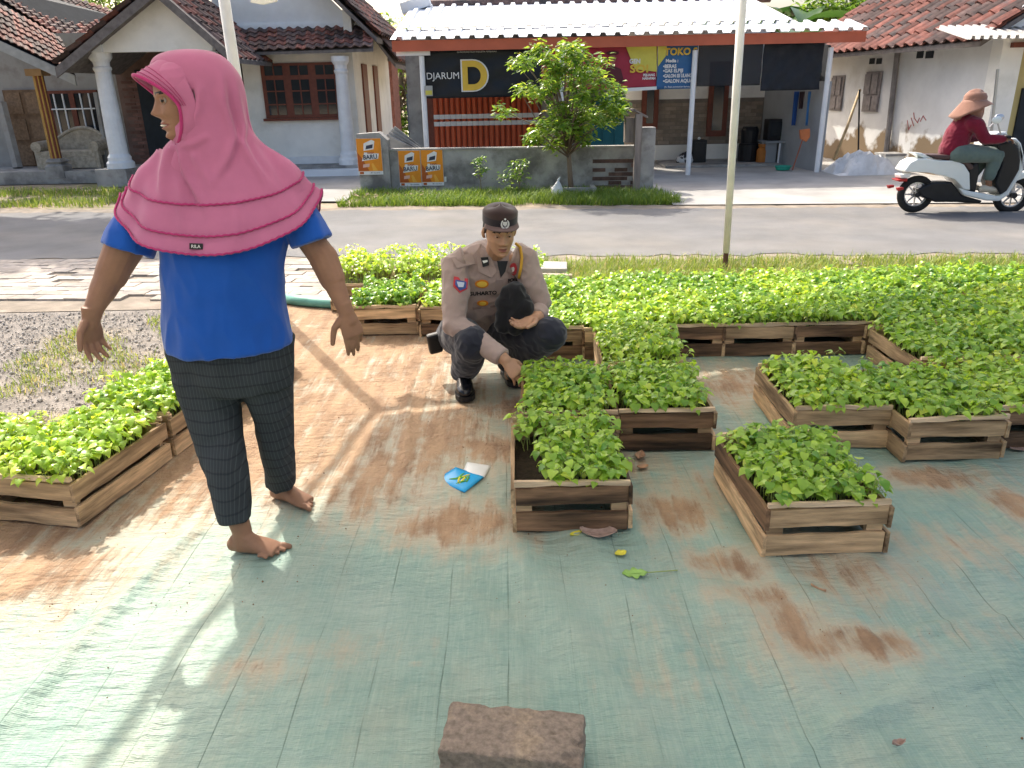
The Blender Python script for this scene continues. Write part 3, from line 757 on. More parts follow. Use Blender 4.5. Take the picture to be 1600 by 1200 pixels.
# red brick outbuilding in the gap between house and shop
oB = thing('brick_outbuilding', (-3, 22, 0), 'narrow red brick outbuilding behind the cream house', 'outbuilding')
x0, x1, z0, z1 = pr(598, 92, 616, 240, 21.4)
wbox('wall', mat('red_brick_wall', (.30, .13, .10), .9, var=.3, scale=10, bump=.4), oB, x0, x1, 21.4, 22.6, 0, z1)
x0, x1, z0, z1 = pr(585, 55, 632, 92, 21.2)
e = [Vector((x0, 21.1, z0)), Vector((x1, 21.1, z0)), Vector((x1, 22.6, z1 + .1)), Vector((x0, 22.6, z1 + .1))]
sl = slab('roof', M['roofwood'], oB, e, .06); tile_patch(sl, *e, 5, 6, [M['tile_r'], M['tile_d']])

# ---------------------------------------------------------------- the shop
S = thing('shop', (2, 16, -.012), 'shop with white corrugated roof, red-orange fascia and slim white posts', 'shop')
sY = 14.2
x0, x1, _, _ = pr(612, 62, 1352, 60, sY); zF0, zF1 = 2.13, 2.30
M['fascia'] = mat('fascia_paint', (.50, .125, .065), .5, var=.10, scale=3, bump=.1)
wbox('fascia', M['fascia'], S, x0, x1, sY - .02, sY + .02, zF0, zF1)
M['roofwhite'] = mat('white_roof_sheet', (.80, .81, .82), .45, var=.06, scale=1, bump=.05)
def corrugated(name, m, parent, xa, xb, y0, z0, y1, z1, pitch=.24):
    n = int((xb - xa) / pitch); V, F = [], []
    for i in range(n):
        for k, (dx, dz) in enumerate(((0, 0), (.42, 0), (.5, .045), (.78, .045), (.86, 0))):
            x = xa + (i + dx) * (xb - xa) / n
            V += [(x, y0, z0 + dz), (x, y1, z1 + dz)]
    m_ = len(V) // 2
    for i in range(m_ - 1): F.append((2 * i, 2 * i + 2, 2 * i + 3, 2 * i + 1))
    o = MB().add(V, F).obj(name, m, parent, world=True)
    s = o.modifiers.new('s', 'SOLIDIFY'); s.thickness = .006
    return o
corrugated('roof_sheet', M['roofwhite'], S, x0 - .02, x1 + .03, sY - .08, zF1 + .012, sY + .7, zF1 + .19)
corrugated('roof_sheet', M['roofwhite'], S, x0, W(1232, 40, 15.2).x, sY + .66, zF1 + .20, 17.6, 3.13)
b = MB(); b.tube([(x0 - .1, 17.62, 3.16), (5.5, 17.62, 3.16)], .09, 8); b.obj('ridge', M['tile_d'], S, world=True)
q = [W(632, 14, 17.3), W(668, 2, 17.3)]
b = MB(); b.box((q[0] + q[1]) / 2, (.6, .3, .2), rot=Matrix.Rotation(-.25, 3, 'Y')); b.obj('gable_cap', M['bluewhite'], S, world=True)
wbox('ceiling_beam', M['white_paint'], S, x0 + .05, x1 - .1, sY + .1, sY + .16, 2.14, 2.20)
for px in (665, 1079, 1284):
    x = W(px, 200, sY + .12).x
    MB().tube([(x, sY + .12, -.012), (x, sY + .12, 2.06)], .045, 10).obj('post', M['white_paint'], S, world=True)
xx = W(1283, 200, 14.3).x
x877 = W(877, 200, sY + .12).x
MB().tube([(x877, sY + .12, -.012), (x877, sY + .12, 2.06)], .045, 10).obj('post', M['white_paint'], S, world=True)
# back wall, left (behind the shutter) and right (brick)
bY = 17.0
xl, xm, xr = W(640, 200, 16.2).x, W(905, 200, 16.2).x, W(1190, 200, bY).x
wbox('front_wall', M['conc'], S, xl, W(975, 200, 16.2).x, 16.2, 16.4, -.012, 2.6)
M['shopbrick'] = mat('shop_brick_joint', (.22, .19, .16), .9, var=.2, scale=6, bump=.3)
wbox('brick_wall', M['shopbrick'], S, W(960, 200, bY).x, xr, bY, bY + .2, -.012, 2.6)
bz0, bz1 = .34, W(1050, 155, bY).z
M['shopbk'] = mat('shop_brick', (.29, .235, .185), .85, var=.2, scale=8, bump=.4, rnd=.2)
bxa, bxb = W(975, 200, bY).x, xr - .02
bkm = MB().box((0, 0, 0), (.232, .012, .066)).mesh('brick', M['shopbk'])
rowh = .075; nr = int((bz1 - bz0) / rowh); bc = 0
for j in range(nr):
    i = 0
    while True:
        x = bxa + .12 + i * .24 + (.12 if j % 2 else 0); i += 1
        if x > bxb - .1: break
        o = bpy.data.objects.new('brick', bkm); link(o, S); bc += 1
        o.location = Vector((x, bY - .006, bz0 + rowh * (j + .5))) - S.location
wbox('plaster_band', M['cwhite'], S, W(960, 200, bY).x, xr, bY - .008, bY - .001, bz1, 2.58)
wbox('tile_skirting', M['cwhite'], S, W(1020, 240, bY).x, xr, bY - .03, bY - .001, 0, .33)
for (p0, p1, t0, t1) in ((1003, 1029, 120, 202), (1107, 1138, 96, 213)):
    a = pr(p0, t0, p1, t1, bY - .05)
    f = wbox('window', M['frame_br'], S, a[0], a[1], bY - .06, bY - .0085, a[2], a[3])
    wbox('pane', mat('blue_glass', (.015, .03, .05), .1, spec=.6, bump=0), f, a[0] + .1, a[1] - .1, bY - .07, bY - .06, a[2] + .12, a[3] - .1)
wbox('floor_mat', M['conc'], S, W(1020, 250, bY).x, xr, 15.6, bY - .03, -.011, .03)
# right-hand grey side wall
M['greywall'] = mat('grey_render', (.33, .35, .37), .9, var=.12, scale=2, bump=.3)
xw = W(1281, 200, sY + .3).x
b = MB(); b.prism([(xr, bY + .02, -.012), (xw, sY + .3, -.012), (xw, sY + .3, 1.52), (xr, bY + .02, 1.52)], (.12, 0, 0)); b.obj('side_wall', M['greywall'], S, world=True)
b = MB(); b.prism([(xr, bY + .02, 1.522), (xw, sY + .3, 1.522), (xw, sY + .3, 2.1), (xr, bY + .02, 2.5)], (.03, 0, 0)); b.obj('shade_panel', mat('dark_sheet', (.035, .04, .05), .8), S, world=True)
# rolling shutter: every slat a piece
a = pr(678, 140, 842, 233, 16.15)
sh = wbox('rolling_shutter', M['frame_br'], S, a[0] - .12, a[1] + .05, 16.15, 16.198, 0, a[3] + .12)
M['shut'] = mat('orange_red_shutter', (.58, .115, .045), .5, var=.12, scale=4, bump=.1)
ns = 19
for k in range(ns):
    l = a[0] + (a[1] - a[0]) * k / ns; r_ = a[0] + (a[1] - a[0]) * (k + .88) / ns; m_ = (l + r_) / 2
    b = MB(); zz0, zz1 = .02, a[3] + .1
    b.prism([(l, 16.148, zz0), (l + .02, 16.10, zz0), (r_ - .03, 16.10, zz0), (r_, 16.148, zz0)], (0, 0, zz1 - zz0)); o = b.obj('slat', M['shut'], sh, world=True)
    for (t0, t1) in ((178, 185), (189, 196)):
        za, zb = W(750, t1, 16.1).z, W(750, t0, 16.1).z
        wbox('stripe', M['white'], sh, l + .004, a[0] + (a[1] - a[0]) * (k + 1) / ns, 16.092, 16.0985, za, zb)
# teal door
a = pr(903, 150, 976, 232, 16.15)
M['teal'] = mat('teal_paint', (.02, .16, .20), .5, var=.12, scale=5, bump=.1)
d = wbox('door', M['teal'], S, a[0], a[1], 16.13, 16.198, 0, a[3])
for k in range(4):
    w_ = (a[1] - a[0]) / 4
    wbox('panel', M['teal'], d, a[0] + w_ * (k + .14), a[0] + w_ * (k + .86), 16.11, 16.13, .12, a[3] - .12)
# lattice / blue-grey metal sheet left of the shutter
x0_, x1_, z0_, z1_ = pr(637, 146, 662, 228, 17.2)
sheet = wbox('metal_sheet', mat('blue_grey_sheet', (.12, .15, .18), .5, var=.15), None, x0_, x1_, 17.2, 17.24, -.03, z1_)
tag(sheet, 'upright blue-grey metal sheet left of the orange shutter', 'sheet')

# ---------------------------------------------------------------- banners under the fascia
def banner(name, px0, py0, px1, py1, Y, m, label, wav=.02, seed=1, sag=0.0):
    x0, x1, z0, z1 = pr(px0, py0, px1, py1, Y); n, k = 40, 16
    V, F = [], []; cx, cz = (x0 + x1) / 2, z0
    for j in range(k + 1):
        for i in range(n + 1):
            u, v = i / n, j / k
            d = wav * (mnoise.noise(Vector((u * 5 + seed, v * 3 + u * 4, seed))) + .4 * math.sin((u * 3 - v * 2) * 6 + seed))
            V.append((x0 + (x1 - x0) * u - cx, d, (z1 - z0) * (v) - sag * math.sin(PI * u) * (1 - v)))
    for j in range(k):
        for i in range(n): F.append((j * (n + 1) + i, j * (n + 1) + i + 1, (j + 1) * (n + 1) + i + 1, (j + 1) * (n + 1) + i))
    o = thing(name, (cx, Y, cz), label, 'banner')
    c = MB().add(V, F).obj('cloth', m, o, smooth=True)
    s = c.modifiers.new('s', 'SOLIDIFY'); s.thickness = .003
    return o, x0, x1, z0, z1
RT = (PI / 2, 0, 0)
bn = (.012, .015, .02)
M['bblack'] = mat('black_banner', bn, .45, var=.15, bump=.3, bscale=8, bdist=.02)
o, x0, x1, z0, z1 = banner('shop_banner', 660, 77, 868, 152, sY + .22, M['bblack'], 'black banner with gold letter D and white lettering beside the shutter', .022, 2)
F0 = -.045
def bpx(px, py): 
    p = W(px, py, sY + .18); return p
c0 = Vector((o.location.x, o.location.y, o.location.z))
text('lettering', 'DJARUM', .155, M['white'], o, bpx(692, 119) - c0, RT, xs=1.0)
def dshape(parent, cx, cz, w, h, y, m, hole=.45, ext=.004):
    out, inn = [], []
    for sgn, L_, k in ((1, out, 1.0), (0, inn, hole)):
        hw, hh = w / 2 * (k if k == 1 else .52), h / 2 * (k if k == 1 else .58)
        ox = -.01 if k != 1 else 0
        L_.append((cx + ox - hw, y, cz - hh)); L_.append((cx + ox - hw, y, cz - hh)) if 0 else None
        for t in range(15):
            an = -PI / 2 + PI * t / 14
            L_.append((cx + ox - hw * .15 + hw * 1.15 * math.cos(an), y, cz + hh * math.sin(an)))
        L_.append((cx + ox - hw, y, cz + hh))
    n = len(out); V = out + inn; F = [(k, (k + 1) % n, n + (k + 1) % n, n + k) for k in range(n)]
    b = MB().add(V, F); b2 = b.obj('emblem', m, parent, loc=-parent.location); s = b2.modifiers.new('s', 'SOLIDIFY'); s.thickness = ext; return b2
pc = bpx(742, 118)
hD = bpx(742, 95).z - bpx(742, 142).z; wD = bpx(763, 118).x - bpx(724, 118).x
dshape(o, pc.x, pc.z, wD * 1.12, hD * 1.08, pc.y - .006, M['white'])
dshape(o, pc.x, pc.z, wD, hD, pc.y - .012, M['gold'])
text('lettering', 'DI PRODUKSI OLEH INDUSTRI TEMBAKAU', .03, M['white'], o, bpx(745, 81) - c0, RT, xs=1.2)
# small sign hanging from the beam, small price card by the post
x0, x1, z0, z1 = pr(619, 78, 672, 87, sY + .05)
sg = wbox('hanging_sign', M['white'], None, x0, x1, sY + .05, sY + .07, z0, z1); tag(sg, 'small white sign board under the left end of the fascia', 'sign')
x0, x1, z0, z1 = pr(664, 134, 676, 150, sY + .06)
sg = thing('notice_card', ((x0 + x1) / 2, sY + .055, z0), 'small yellow and grey notice card on the post beside the black banner', 'card')
wbox('card', plain('card_grey', (.40, .40, .38)), sg, x0, x1, sY + .05, sY + .06, z0, z1); wbox('yellow_band', M['yel'], sg, x0 + .01, x1 - .01, sY + .043, sY + .049, z0 + .02, z0 + .09)
# red and yellow banner
o, x0, x1, z0, z1 = banner('shop_banner', 846, 72, 1026, 140, sY + .20, mat('crimson_banner', (.36, .03, .06), .5, var=.1, bump=.2, bscale=6, bdist=.02), 'crimson and yellow banner with GEN lettering, partly behind the tree', .012, 5)
yb = sY + .165
def flat(parent, pts, m, name='print', dy=0.0):
    return MB().add([Vector((p.x, p.y + dy, p.z)) for p in pts], [tuple(range(len(pts)))]).obj(name, m, parent, loc=-parent.location, fixn=False)
P_ = lambda px, py: W(px, py, yb)
flat(o, [P_(978, 73), P_(1026, 72), P_(1026, 112), P_(992, 108)], M['yel'])
flat(o, [P_(870, 75), P_(900, 74), P_(905, 90), P_(872, 92)], M['yel'], dy=-.002)
flat(o, [P_(960, 138.5), P_(1026, 135), P_(1026, 140), P_(960, 144)], M['white'], dy=-.004)
c0 = o.location.copy()
text('lettering', 'GEN', .10, M['white'], o, P_(992, 96) - c0 + Vector((0, -.004, 0)), RT, bold=.004, xs=.95)
text('lettering', 'SO!', .17, M['gold'], o, P_(999, 108) - c0 + Vector((0, -.004, 0)), RT, bold=.006, xs=1.25)
text('lettering', 'PEJUANG\nHARAPAN', .055, M['white'], o, P_(1014, 120) - c0 + Vector((0, -.004, 0)), RT, bold=.002, xs=.9)
# a plain printed figure with a hat
fig = plain('print_dark', (.10, .02, .03)); fc = plain('print_skin', (.32, .12, .09))
b = MB(); q = P_(957, 92); b.sphere((q.x, q.y - .002, q.z), (.06, .003, .075), 12, 8); b.obj('print', fc, o, loc=-o.location)
b = MB(); q = P_(957, 83); b.sphere((q.x, q.y - .005, q.z), (.115, .003, .035), 14, 6); b.obj('print', fig, o, loc=-o.location)
flat(o, [P_(938, 132), P_(976, 130), P_(970, 108), P_(957, 102), P_(944, 108)], fig, dy=-.003)
# blue and yellow shop-goods banner
o, x0, x1, z0, z1 = banner('shop_banner', 1027, 70, 1089, 139, sY + .19, mat('blue_banner', (.035, .13, .30), .5, var=.1, bump=.2, bscale=6, bdist=.02), 'blue and yellow banner listing BERAS and GAS ELPIJI', .012, 9)
c0 = o.location.copy(); yb = sY + .155
flat(o, [P_(1028, 72), P_(1042, 71), P_(1040, 88), P_(1028, 104)], M['yel'])
text('lettering', 'TOKO S', .155, M['gold'], o, P_(1064, 81) - c0, RT, bold=.006, xs=1.0)
text('lettering', 'Media :', .075, M['white'], o, P_(1050, 95) - c0, RT, bold=.003)
for t_, py in (('•BERAS', 104), ('•GAS ELPIJI', 111), ('•GALON ISI ULANG', 119), ('•GALON AQUA', 127)):
    text('lettering', t_, .08, M['white'], o, P_(1036, py) - c0, RT, bold=.003, align='LEFT', xs=.92 if 'ULANG' not in t_ else .72)
text('lettering', 'Jln. Raya pemesanan barang', .04, M['white'], o, P_(1058, 135.5) - c0, RT)
# black shade netting hung from the canopy
m = bpy.data.materials.new('shade_net'); m.use_nodes = True
t_ = m.node_tree; N = t_.nodes; b_ = N['Principled BSDF']; b_.inputs['Base Color'].default_value = (.02, .023, .03, 1); b_.inputs['Roughness'].default_value = .8
tb = N.new('ShaderNodeBsdfTransparent'); mx = N.new('ShaderNodeMixShader'); mx.inputs[0].default_value = .72
t_.links.new(tb.outputs[0], mx.inputs[1]); t_.links.new(b_.outputs[0], mx.inputs[2]); t_.links.new(mx.outputs[0], N['Material Output'].inputs[0])
o, *_ = banner('shade_net', 1090, 70, 1190, 134, sY + .19, m, 'sheer dark shade net hanging beside the blue banner', .01, 3); o['category'] = 'net'
o, *_ = banner('shade_net', 1191, 68, 1284, 141, sY + .21, mat('shade_net_thick', (.018, .022, .03), .7, var=.2, bump=.4, bscale=10, bdist=.03), 'thick dark shade net hanging at the right end of the canopy', .03, 4); o['category'] = 'net'

# ---------------------------------------------------------------- old white house on the right
hR = thing('old_house', (9, 15, -.03), 'old whitewashed house with peeling wall and dark red tiled roof', 'house')
c0_, c1_ = Vector((7.42, 12.55, 0)), Vector((6.72, 18.2, 0))
def wall_mat():
    m = mat('peeling_whitewash', (.74, .73, .71), .9, var=.10, scale=1.5, bump=.4, bscale=30, col2=(.52, .48, .42), c2s=1.2, c2lo=.55, c2hi=.8)
    t = m.node_tree; N = t.nodes; L = t.links
    hv = [n_ for n_ in N if n_.type == 'HUE_SAT'][0]; b = N['Principled BSDF']
    tc = N.new('ShaderNodeTexCoord'); sx = N.new('ShaderNodeSeparateXYZ'); L.new(tc.outputs['Object'], sx.inputs[0])
    n_ = N.new('ShaderNodeTexNoise'); n_.inputs['Scale'].default_value = 2.2; n_.inputs['Detail'].default_value = 7; L.new(tc.outputs['Object'], n_.inputs[0])
    ad = N.new('ShaderNodeMath'); ad.operation = 'MULTIPLY_ADD'; ad.inputs[1].default_value = 1.5; L.new(n_.outputs[0], ad.inputs[0]); L.new(sx.outputs[2], ad.inputs[2])
    mr = N.new('ShaderNodeMapRange'); mr.inputs[1].default_value = .17; mr.inputs[2].default_value = .30; mr.inputs[3].default_value = 1; mr.inputs[4].default_value = 0; L.new(ad.outputs[0], mr.inputs[0])
    mx = N.new('ShaderNodeMix'); mx.data_type = 'RGBA'; mx.inputs[7].default_value = (.23, .165, .10, 1); L.new(mr.outputs[0], mx.inputs[0]); L.new(hv.outputs[0], mx.inputs[6])
    L.new(mx.outputs[2], b.inputs['Base Color'])
    return m
M['peel'] = wall_mat()
wz = 2.06
b = MB(); b.prism([c0_ + Vector((0, 0, -.03)), c1_ + Vector((0, 0, -.03)), c1_ + Vector((0, 0, wz)), c0_ + Vector((0, 0, wz))], (.18, .02, 0)); b.obj('side_wall', M['peel'], hR, world=True)
dl = (c1_ - c0_).normalized(); nl = Vector((-dl.y, dl.x, 0))
if nl.x > 0: nl = -nl
def onwall(px, py):
    r = ray(px, py); o_ = Vector((0, 0, CAM_H)); t = (c0_ - o_).dot(nl) / r.dot(nl); return o_ + r * t
def wpatch(name, m, parent, px0, py0, px1, py1, th, d=0.0):
    p, q = onwall(px0, (py0 + py1) / 2), onwall(px1, (py0 + py1) / 2); z1, z0 = onwall((px0 + px1) / 2, py0).z, onwall((px0 + px1) / 2, py1).z
    s = nl * d; b = MB()
    b.prism([Vector((p.x, p.y, z0)) + s, Vector((q.x, q.y, z0)) + s, Vector((q.x, q.y, z1)) + s, Vector((p.x, p.y, z1)) + s], nl * th)
    return b.obj(name, m, parent, world=True)
M['shutgrey'] = mat('grey_shutter', (.24, .21, .20), .8, var=.25, scale=12, bump=.4)
for (p0, p1, t0, t1) in ((1300, 1318, 118, 173), (1352, 1376, 112, 175)):
    w_ = wpatch('window', M['shutgrey'], hR, p0, t0, p1, t1, .03)
    for k in range(2):
        l = p0 + (p1 - p0) * (.08 + k * .46); r_ = l + (p1 - p0) * .38
        for (u0, u1) in ((.06, .55), (.6, .94)):
            wpatch('panel', M['shutgrey'], w_, l, t0 + (t1 - t0) * u0, r_, t0 + (t1 - t0) * u1, .02, .031)
for (p0, p1) in ((1359, 1367), (1370, 1378)): wpatch('vent', M['dark'], hR, p0, 91, p1, 100, .01)
for (p0, p1) in ((1433, 1443), (1447, 1459)): wpatch('vent', M['dark'], hR, p0, 80, p1, 91, .01)
# hand-painted red scrawl, as strokes
b = MB()
for st in (((1418, 188), (1420, 203), (1424, 195)), ((1424, 184), (1428, 197)), ((1430, 186), (1434, 192), (1437, 184)), ((1438, 190), (1443, 181), (1447, 188)), ((1428, 176), (1429, 186))):
    b.tube([onwall(*p) + nl * .004 for p in st], .007, 5)
b.obj('painted_scrawl', plain('red_scrawl', (.5, .12, .10)), hR, world=True)
# roof
ov = .52
e0 = c1_ + Vector((-ov, .2, 2.02)); e1 = c0_ + Vector((-ov + .05, -.35, 2.02)); rise = Vector((3.9, .45, 2.35))
q = [e0, e1, e1 + rise, e0 + rise]
sl = slab('roof', M['roofwood'], hR, q, .07)
tile_patch(sl, e0, e1, e1 + rise, e0 + rise, 24, 12, [M['tile_r'], M['tile_d']])
# yellow front with its door and metal awning
M['ochre'] = mat('ochre_plaster', (.55, .45, .20), .85, var=.1, scale=2, bump=.2)
wbox('front_wall', M['ochre'], hR, c0_.x + .2, 12, 12.62, 12.8, -.03, 2.2)
wbox('corner_pillar', M['cwhite'], hR, c0_.x - .02, c0_.x + .30, 12.40, 12.68, -.03, 2.15)
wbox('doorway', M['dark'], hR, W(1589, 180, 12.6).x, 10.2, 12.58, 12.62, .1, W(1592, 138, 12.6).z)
aw = corrugated('awning', mat('old_zinc', (.50, .48, .45), .5, var=.2, metal=.3), hR, W(1494, 60, 12).x, 11.0, 11.7, 2.02, 12.62, 2.22, .12)
wbox('awning_beam', M['frame_br'], hR, W(1570, 78, 12.5).x, 11, 12.3, 12.38, 1.93, 2.0)
wbox('porch_floor', M['conc'], hR, c0_.x + .1, 12, 11.6, 12.62, -.03, .12)
b = MB(); b.prism([W(1560, 48, 12.4), W(1660, 35, 12.4), W(1660, -20, 12.4), W(1600, 8, 12.4)], (0, .2, 0)); b.obj('porch_gable', M['bluewhite'], hR, world=True)
MB().tube([W(1549, 206, 12.2), W(1559, 108, 12.2)], .022, 8).obj('flag_pole_bracket', M['metal'], hR, world=True)
# grey drain pipe at the middle of the wall
MB().tube([onwall(1389, 240) + nl * .06, onwall(1409, 66) + nl * .06], .05, 8).obj('drain_pipe', mat('dark_pipe', (.20, .18, .17), .8, var=.3), hR, world=True)
# ================================================================ CANOPY OVER THE SEEDLINGS, POLES, WALL, TREES
def pole(x, y, z1, r0, r1, label, lx=0, ly=0, foot=False):
    t = thing('canopy_pole', (x, y, -.03), label, 'pole')
    MB().tube([(0, 0, .14 if foot else 0), (lx * .5, ly * .5, z1 / 2), (lx, ly, z1)], [r0, (r0 + r1) / 2, r1], 14).obj('shaft', M['pole_paint'], t, smooth=True)
    if foot: MB().tube([(0, 0, -.02), (0, 0, .15)], r0 * .8, 10).obj('foot', mat('rusty_foot', (.12, .06, .04), .8, var=.3), t)
    return t
pL = G(424, 482); pR = G(1133, 414)
pt = W(345, 0, 5.6)
pole(pL.x, pL.y, 2.36, .042, .036, 'slim white canopy pole behind the woman in pink', pt.x - pL.x + .02, 0)
pt = W(1160, 0, pR.y)
pole(pR.x, pR.y, 2.36, .029, .037, 'white canopy pole with rusty foot rising from the grass', (pt.x - pR.x) * 1.12, 0, True)
m = bpy.data.materials.new('canopy_cloth'); m.use_nodes = True
t_ = m.node_tree; N = t_.nodes; b_ = N['Principled BSDF']; b_.inputs['Base Color'].default_value = (.72, .71, .68, 1); b_.inputs['Roughness'].default_value = .8
tb = N.new('ShaderNodeBsdfTranslucent'); tb.inputs[0].default_value = (.76, .76, .73, 1); mx = N.new('ShaderNodeMixShader'); mx.inputs[0].default_value = .45
t_.links.new(b_.outputs[0], mx.inputs[1]); t_.links.new(tb.outputs[0], mx.inputs[2]); t_.links.new(mx.outputs[0], N['Material Output'].inputs[0])
cn = thing('canopy', (0, 2, 2.3), 'pale cloth canopy stretched on poles above the seedling crates', 'canopy')
fl, fr_, bl, br_ = Vector((-1.80, 5.52, 2.33)), Vector((2.35, 6.72, 2.33)), Vector((-2.80, -2.6, 2.45)), Vector((2.1, -2.6, 2.45))
V, F = [], []
n, k = 34, 40
for j in range(k + 1):
    for i in range(n + 1):
        u, v = i / n, j / k
        p = fl.lerp(fr_, u).lerp(bl.lerp(br_, u), v)
        sag = .10 * math.sin(PI * min(1, u * 1)) * math.sin(PI * ((v * 3) % 1)) if 0 < v < 1 else 0
        V.append(p + Vector((0, 0, -.06 * math.sin(PI * u) * math.sin(PI * v) + .02 * mnoise.noise(Vector((u * 6, v * 9, 0))))))
for j in range(k):
    for i in range(n): F.append((j * (n + 1) + i, j * (n + 1) + i + 1, (j + 1) * (n + 1) + i + 1, (j + 1) * (n + 1) + i))
MB().add(V, F).obj('cloth', m, cn, world=True, smooth=True)
MB().tube([(-1.83, 5.63, 2.31), (-3.18, -2.6, 2.42)], .022, 8).obj('side_rail', M['pole_paint'], cn, world=True)
MB().tube([(-1.83, 5.63, 2.36), (2.4, 6.85, 2.36)], .022, 8).obj('front_rail', M['pole_paint'], cn, world=True)
vl = [W(386, -25, 5.5), W(440, -25, 5.5), W(432, 2, 5.5), W(410, 7, 5.5), W(392, 4, 5.5)]
MB().prism(vl, (0, .02, 0)).obj('torn_hem', m, cn, world=True)

# ---------------------------------------------------------------- low garden wall with pillars
def wl(x): return 12.55 - .10 * x
M['wallc'] = mat('weathered_wall', (.36, .35, .33), .9, var=.28, scale=3, bump=.6, bscale=30, col2=(.19, .18, .17), c2s=2.2, c2lo=.46, c2hi=.6)
gw = thing('garden_wall', (0, 12.55, -.03), 'low weathered concrete wall with peeling plaster in front of the shop', 'wall')
hz = W(800, 233, 12.55).z
b = MB(); xa, xb = -2.0, 2.12
b.prism([(xa, wl(xa), -.03), (xb, wl(xb), -.03), (xb, wl(xb), hz), (xa, wl(xa), hz)], (.01, .14, 0)); b.obj('wall', M['wallc'], gw, world=True)
b = MB(); b.prism([(xa, wl(xa) - .02, hz + .002), (xb, wl(xb) - .02, hz + .002), (xb, wl(xb) - .02, hz + .03), (xa, wl(xa) - .02, hz + .03)], (.012, .18, 0)); b.obj('coping', M['conc'], gw, world=True)
# bare bricks where the plaster fell off, right end
M['barebrick'] = mat('bare_brick', (.12, .075, .06), .9, var=.35, scale=10, bump=.6, rnd=.35)
bkm = MB().box((0, 0, 0), (.20, .014, .055)).mesh('brick', M['barebrick'])
for j in range(7):
    for i in range(4):
        px = 936 + i * 17 + (8 if j % 2 else 0); x = W(px, 260, 12.4).x; z = .03 + j * .066
        if mnoise.noise(Vector((i * .9, j * .55, 3))) > .12: continue
        o = bpy.data.objects.new('brick', bkm); link(o, gw); o.location = Vector((x, wl(x) - .006, z)) - gw.location; o.rotation_euler = (0, 0, -.1)
x0, x1, z0, z1 = pr(560, 207, 612, 298, 12.62)
b = MB(); b.prism([(x0, 12.62, -.03), (x1 - .04, 12.62, -.03), (x1 - .04, 12.62, z1 - .12), (x1 - .17, 12.62, z1), (x0, 12.62, z1 - .02)], (0, .28, 0)); b.obj('pillar', M['wallc'], gw, world=True)
x0p, x1p = x0, x1
x0, x1, z0, z1 = pr(1001, 199, 1023, 292, 12.25)
wbox('pillar', M['wallc'], gw, x0, x1, 12.25, 12.5, -.03, z1, bevel=.012)
# posters: orange, each with its print
def poster(px0, py0, px1, py1, Y, label, rot=0.0):
    x0, x1, z0, z1 = pr(px0, py0, px1, py1, Y); w_, h_ = x1 - x0, z1 - z0
    t = thing('poster', ((x0 + x1) / 2, Y, z0), label, 'poster', 'orange posters on the garden wall'); t.rotation_euler = (0, 0, rot)
    def rect(u0, u1, v0, v1, d, m_, nm):
        return MB().bx((u0 - .5) * w_, (u1 - .5) * w_, -d - .0015, -d, v0 * h_, v1 * h_).obj(nm, m_, t)
    rect(0, 1, 0, 1, .0, M['white'], 'sheet'); rect(.01, .99, .10, .995, .003, M['orange'], 'print')
    def quad(P, m_, d): return MB().add([((u - .5) * w_, -d, v * h_) for u, v in P], [tuple(range(len(P)))]).obj('print', m_, t, fixn=False)
    dk = plain('print_navy', (.04, .045, .07)); rd = plain('print_rust', (.42, .10, .02)); lo_ = plain('print_light_orange', (.85, .42, .06))
    quad([(.02, .11), (.45, .11), (.2, .45), (.02, .62)], rd, .0052); quad([(.6, .11), (.8, .11), (.62, .32), (.55, .3)], lo_, .0054)
    quad([(.28, .66), (.68, .70), (.74, .92), (.62, .96), (.30, .86)], M['white'], .006)
    quad([(.36, .70), (.64, .73), (.67, .84), (.40, .80)], dk, .0075)
    quad([(.18, .38), (.84, .44), (.88, .58), (.3, .62), (.24, .5)], M['white'], .006)
    text('lettering', 'BARU', h_ * .17, dk, t, (.02 * w_, -.009, h_ * .485), (PI / 2, -.06, 0), depth=.0005, bold=.002, xs=.95)
    text('lettering', 'RASA', h_ * .08, rd, t, (.06 * w_, -.009, h_ * .60), (PI / 2, -.06, 0), depth=.0005, bold=.001)
    quad([(.2, .20), (.46, .22), (.48, .31), (.22, .29)], plain('print_pink', (.72, .45, .36)), .006)
    rect(.06, .22, .02, .085, .004, rd, 'print'); text('lettering', '18+ merokok', h_ * .05, dk, t, (.18 * w_, -.004, h_ * .05), (PI / 2, 0, 0), depth=.0004)
    return t
poster(558, 216, 597, 273, 12.60, 'orange poster pasted on the wall pillar')
poster(623, 235, 658, 291, wl(-1.65) - .03, 'orange poster on the low wall, next to the pillar', -.1)
poster(658, 234, 693, 290, wl(-1.32) - .03, 'orange poster on the low wall, next to the peeled white paper scraps', -.1)
o = MB()
for (a, b_, c, d) in ((706, 251, 712, 276), (700, 268, 716, 280), (694, 276, 708, 284)):
    x0, x1, z0, z1 = pr(a, b_, c, d, wl(-1.1) - .02); o.bx(x0, x1, wl(-1.1) - .012, wl(-1.1) - .008, z0, z1)
tag(o.obj('paper_scraps', M['white'], world=True), 'torn white paper scraps left on the low wall', 'paper')
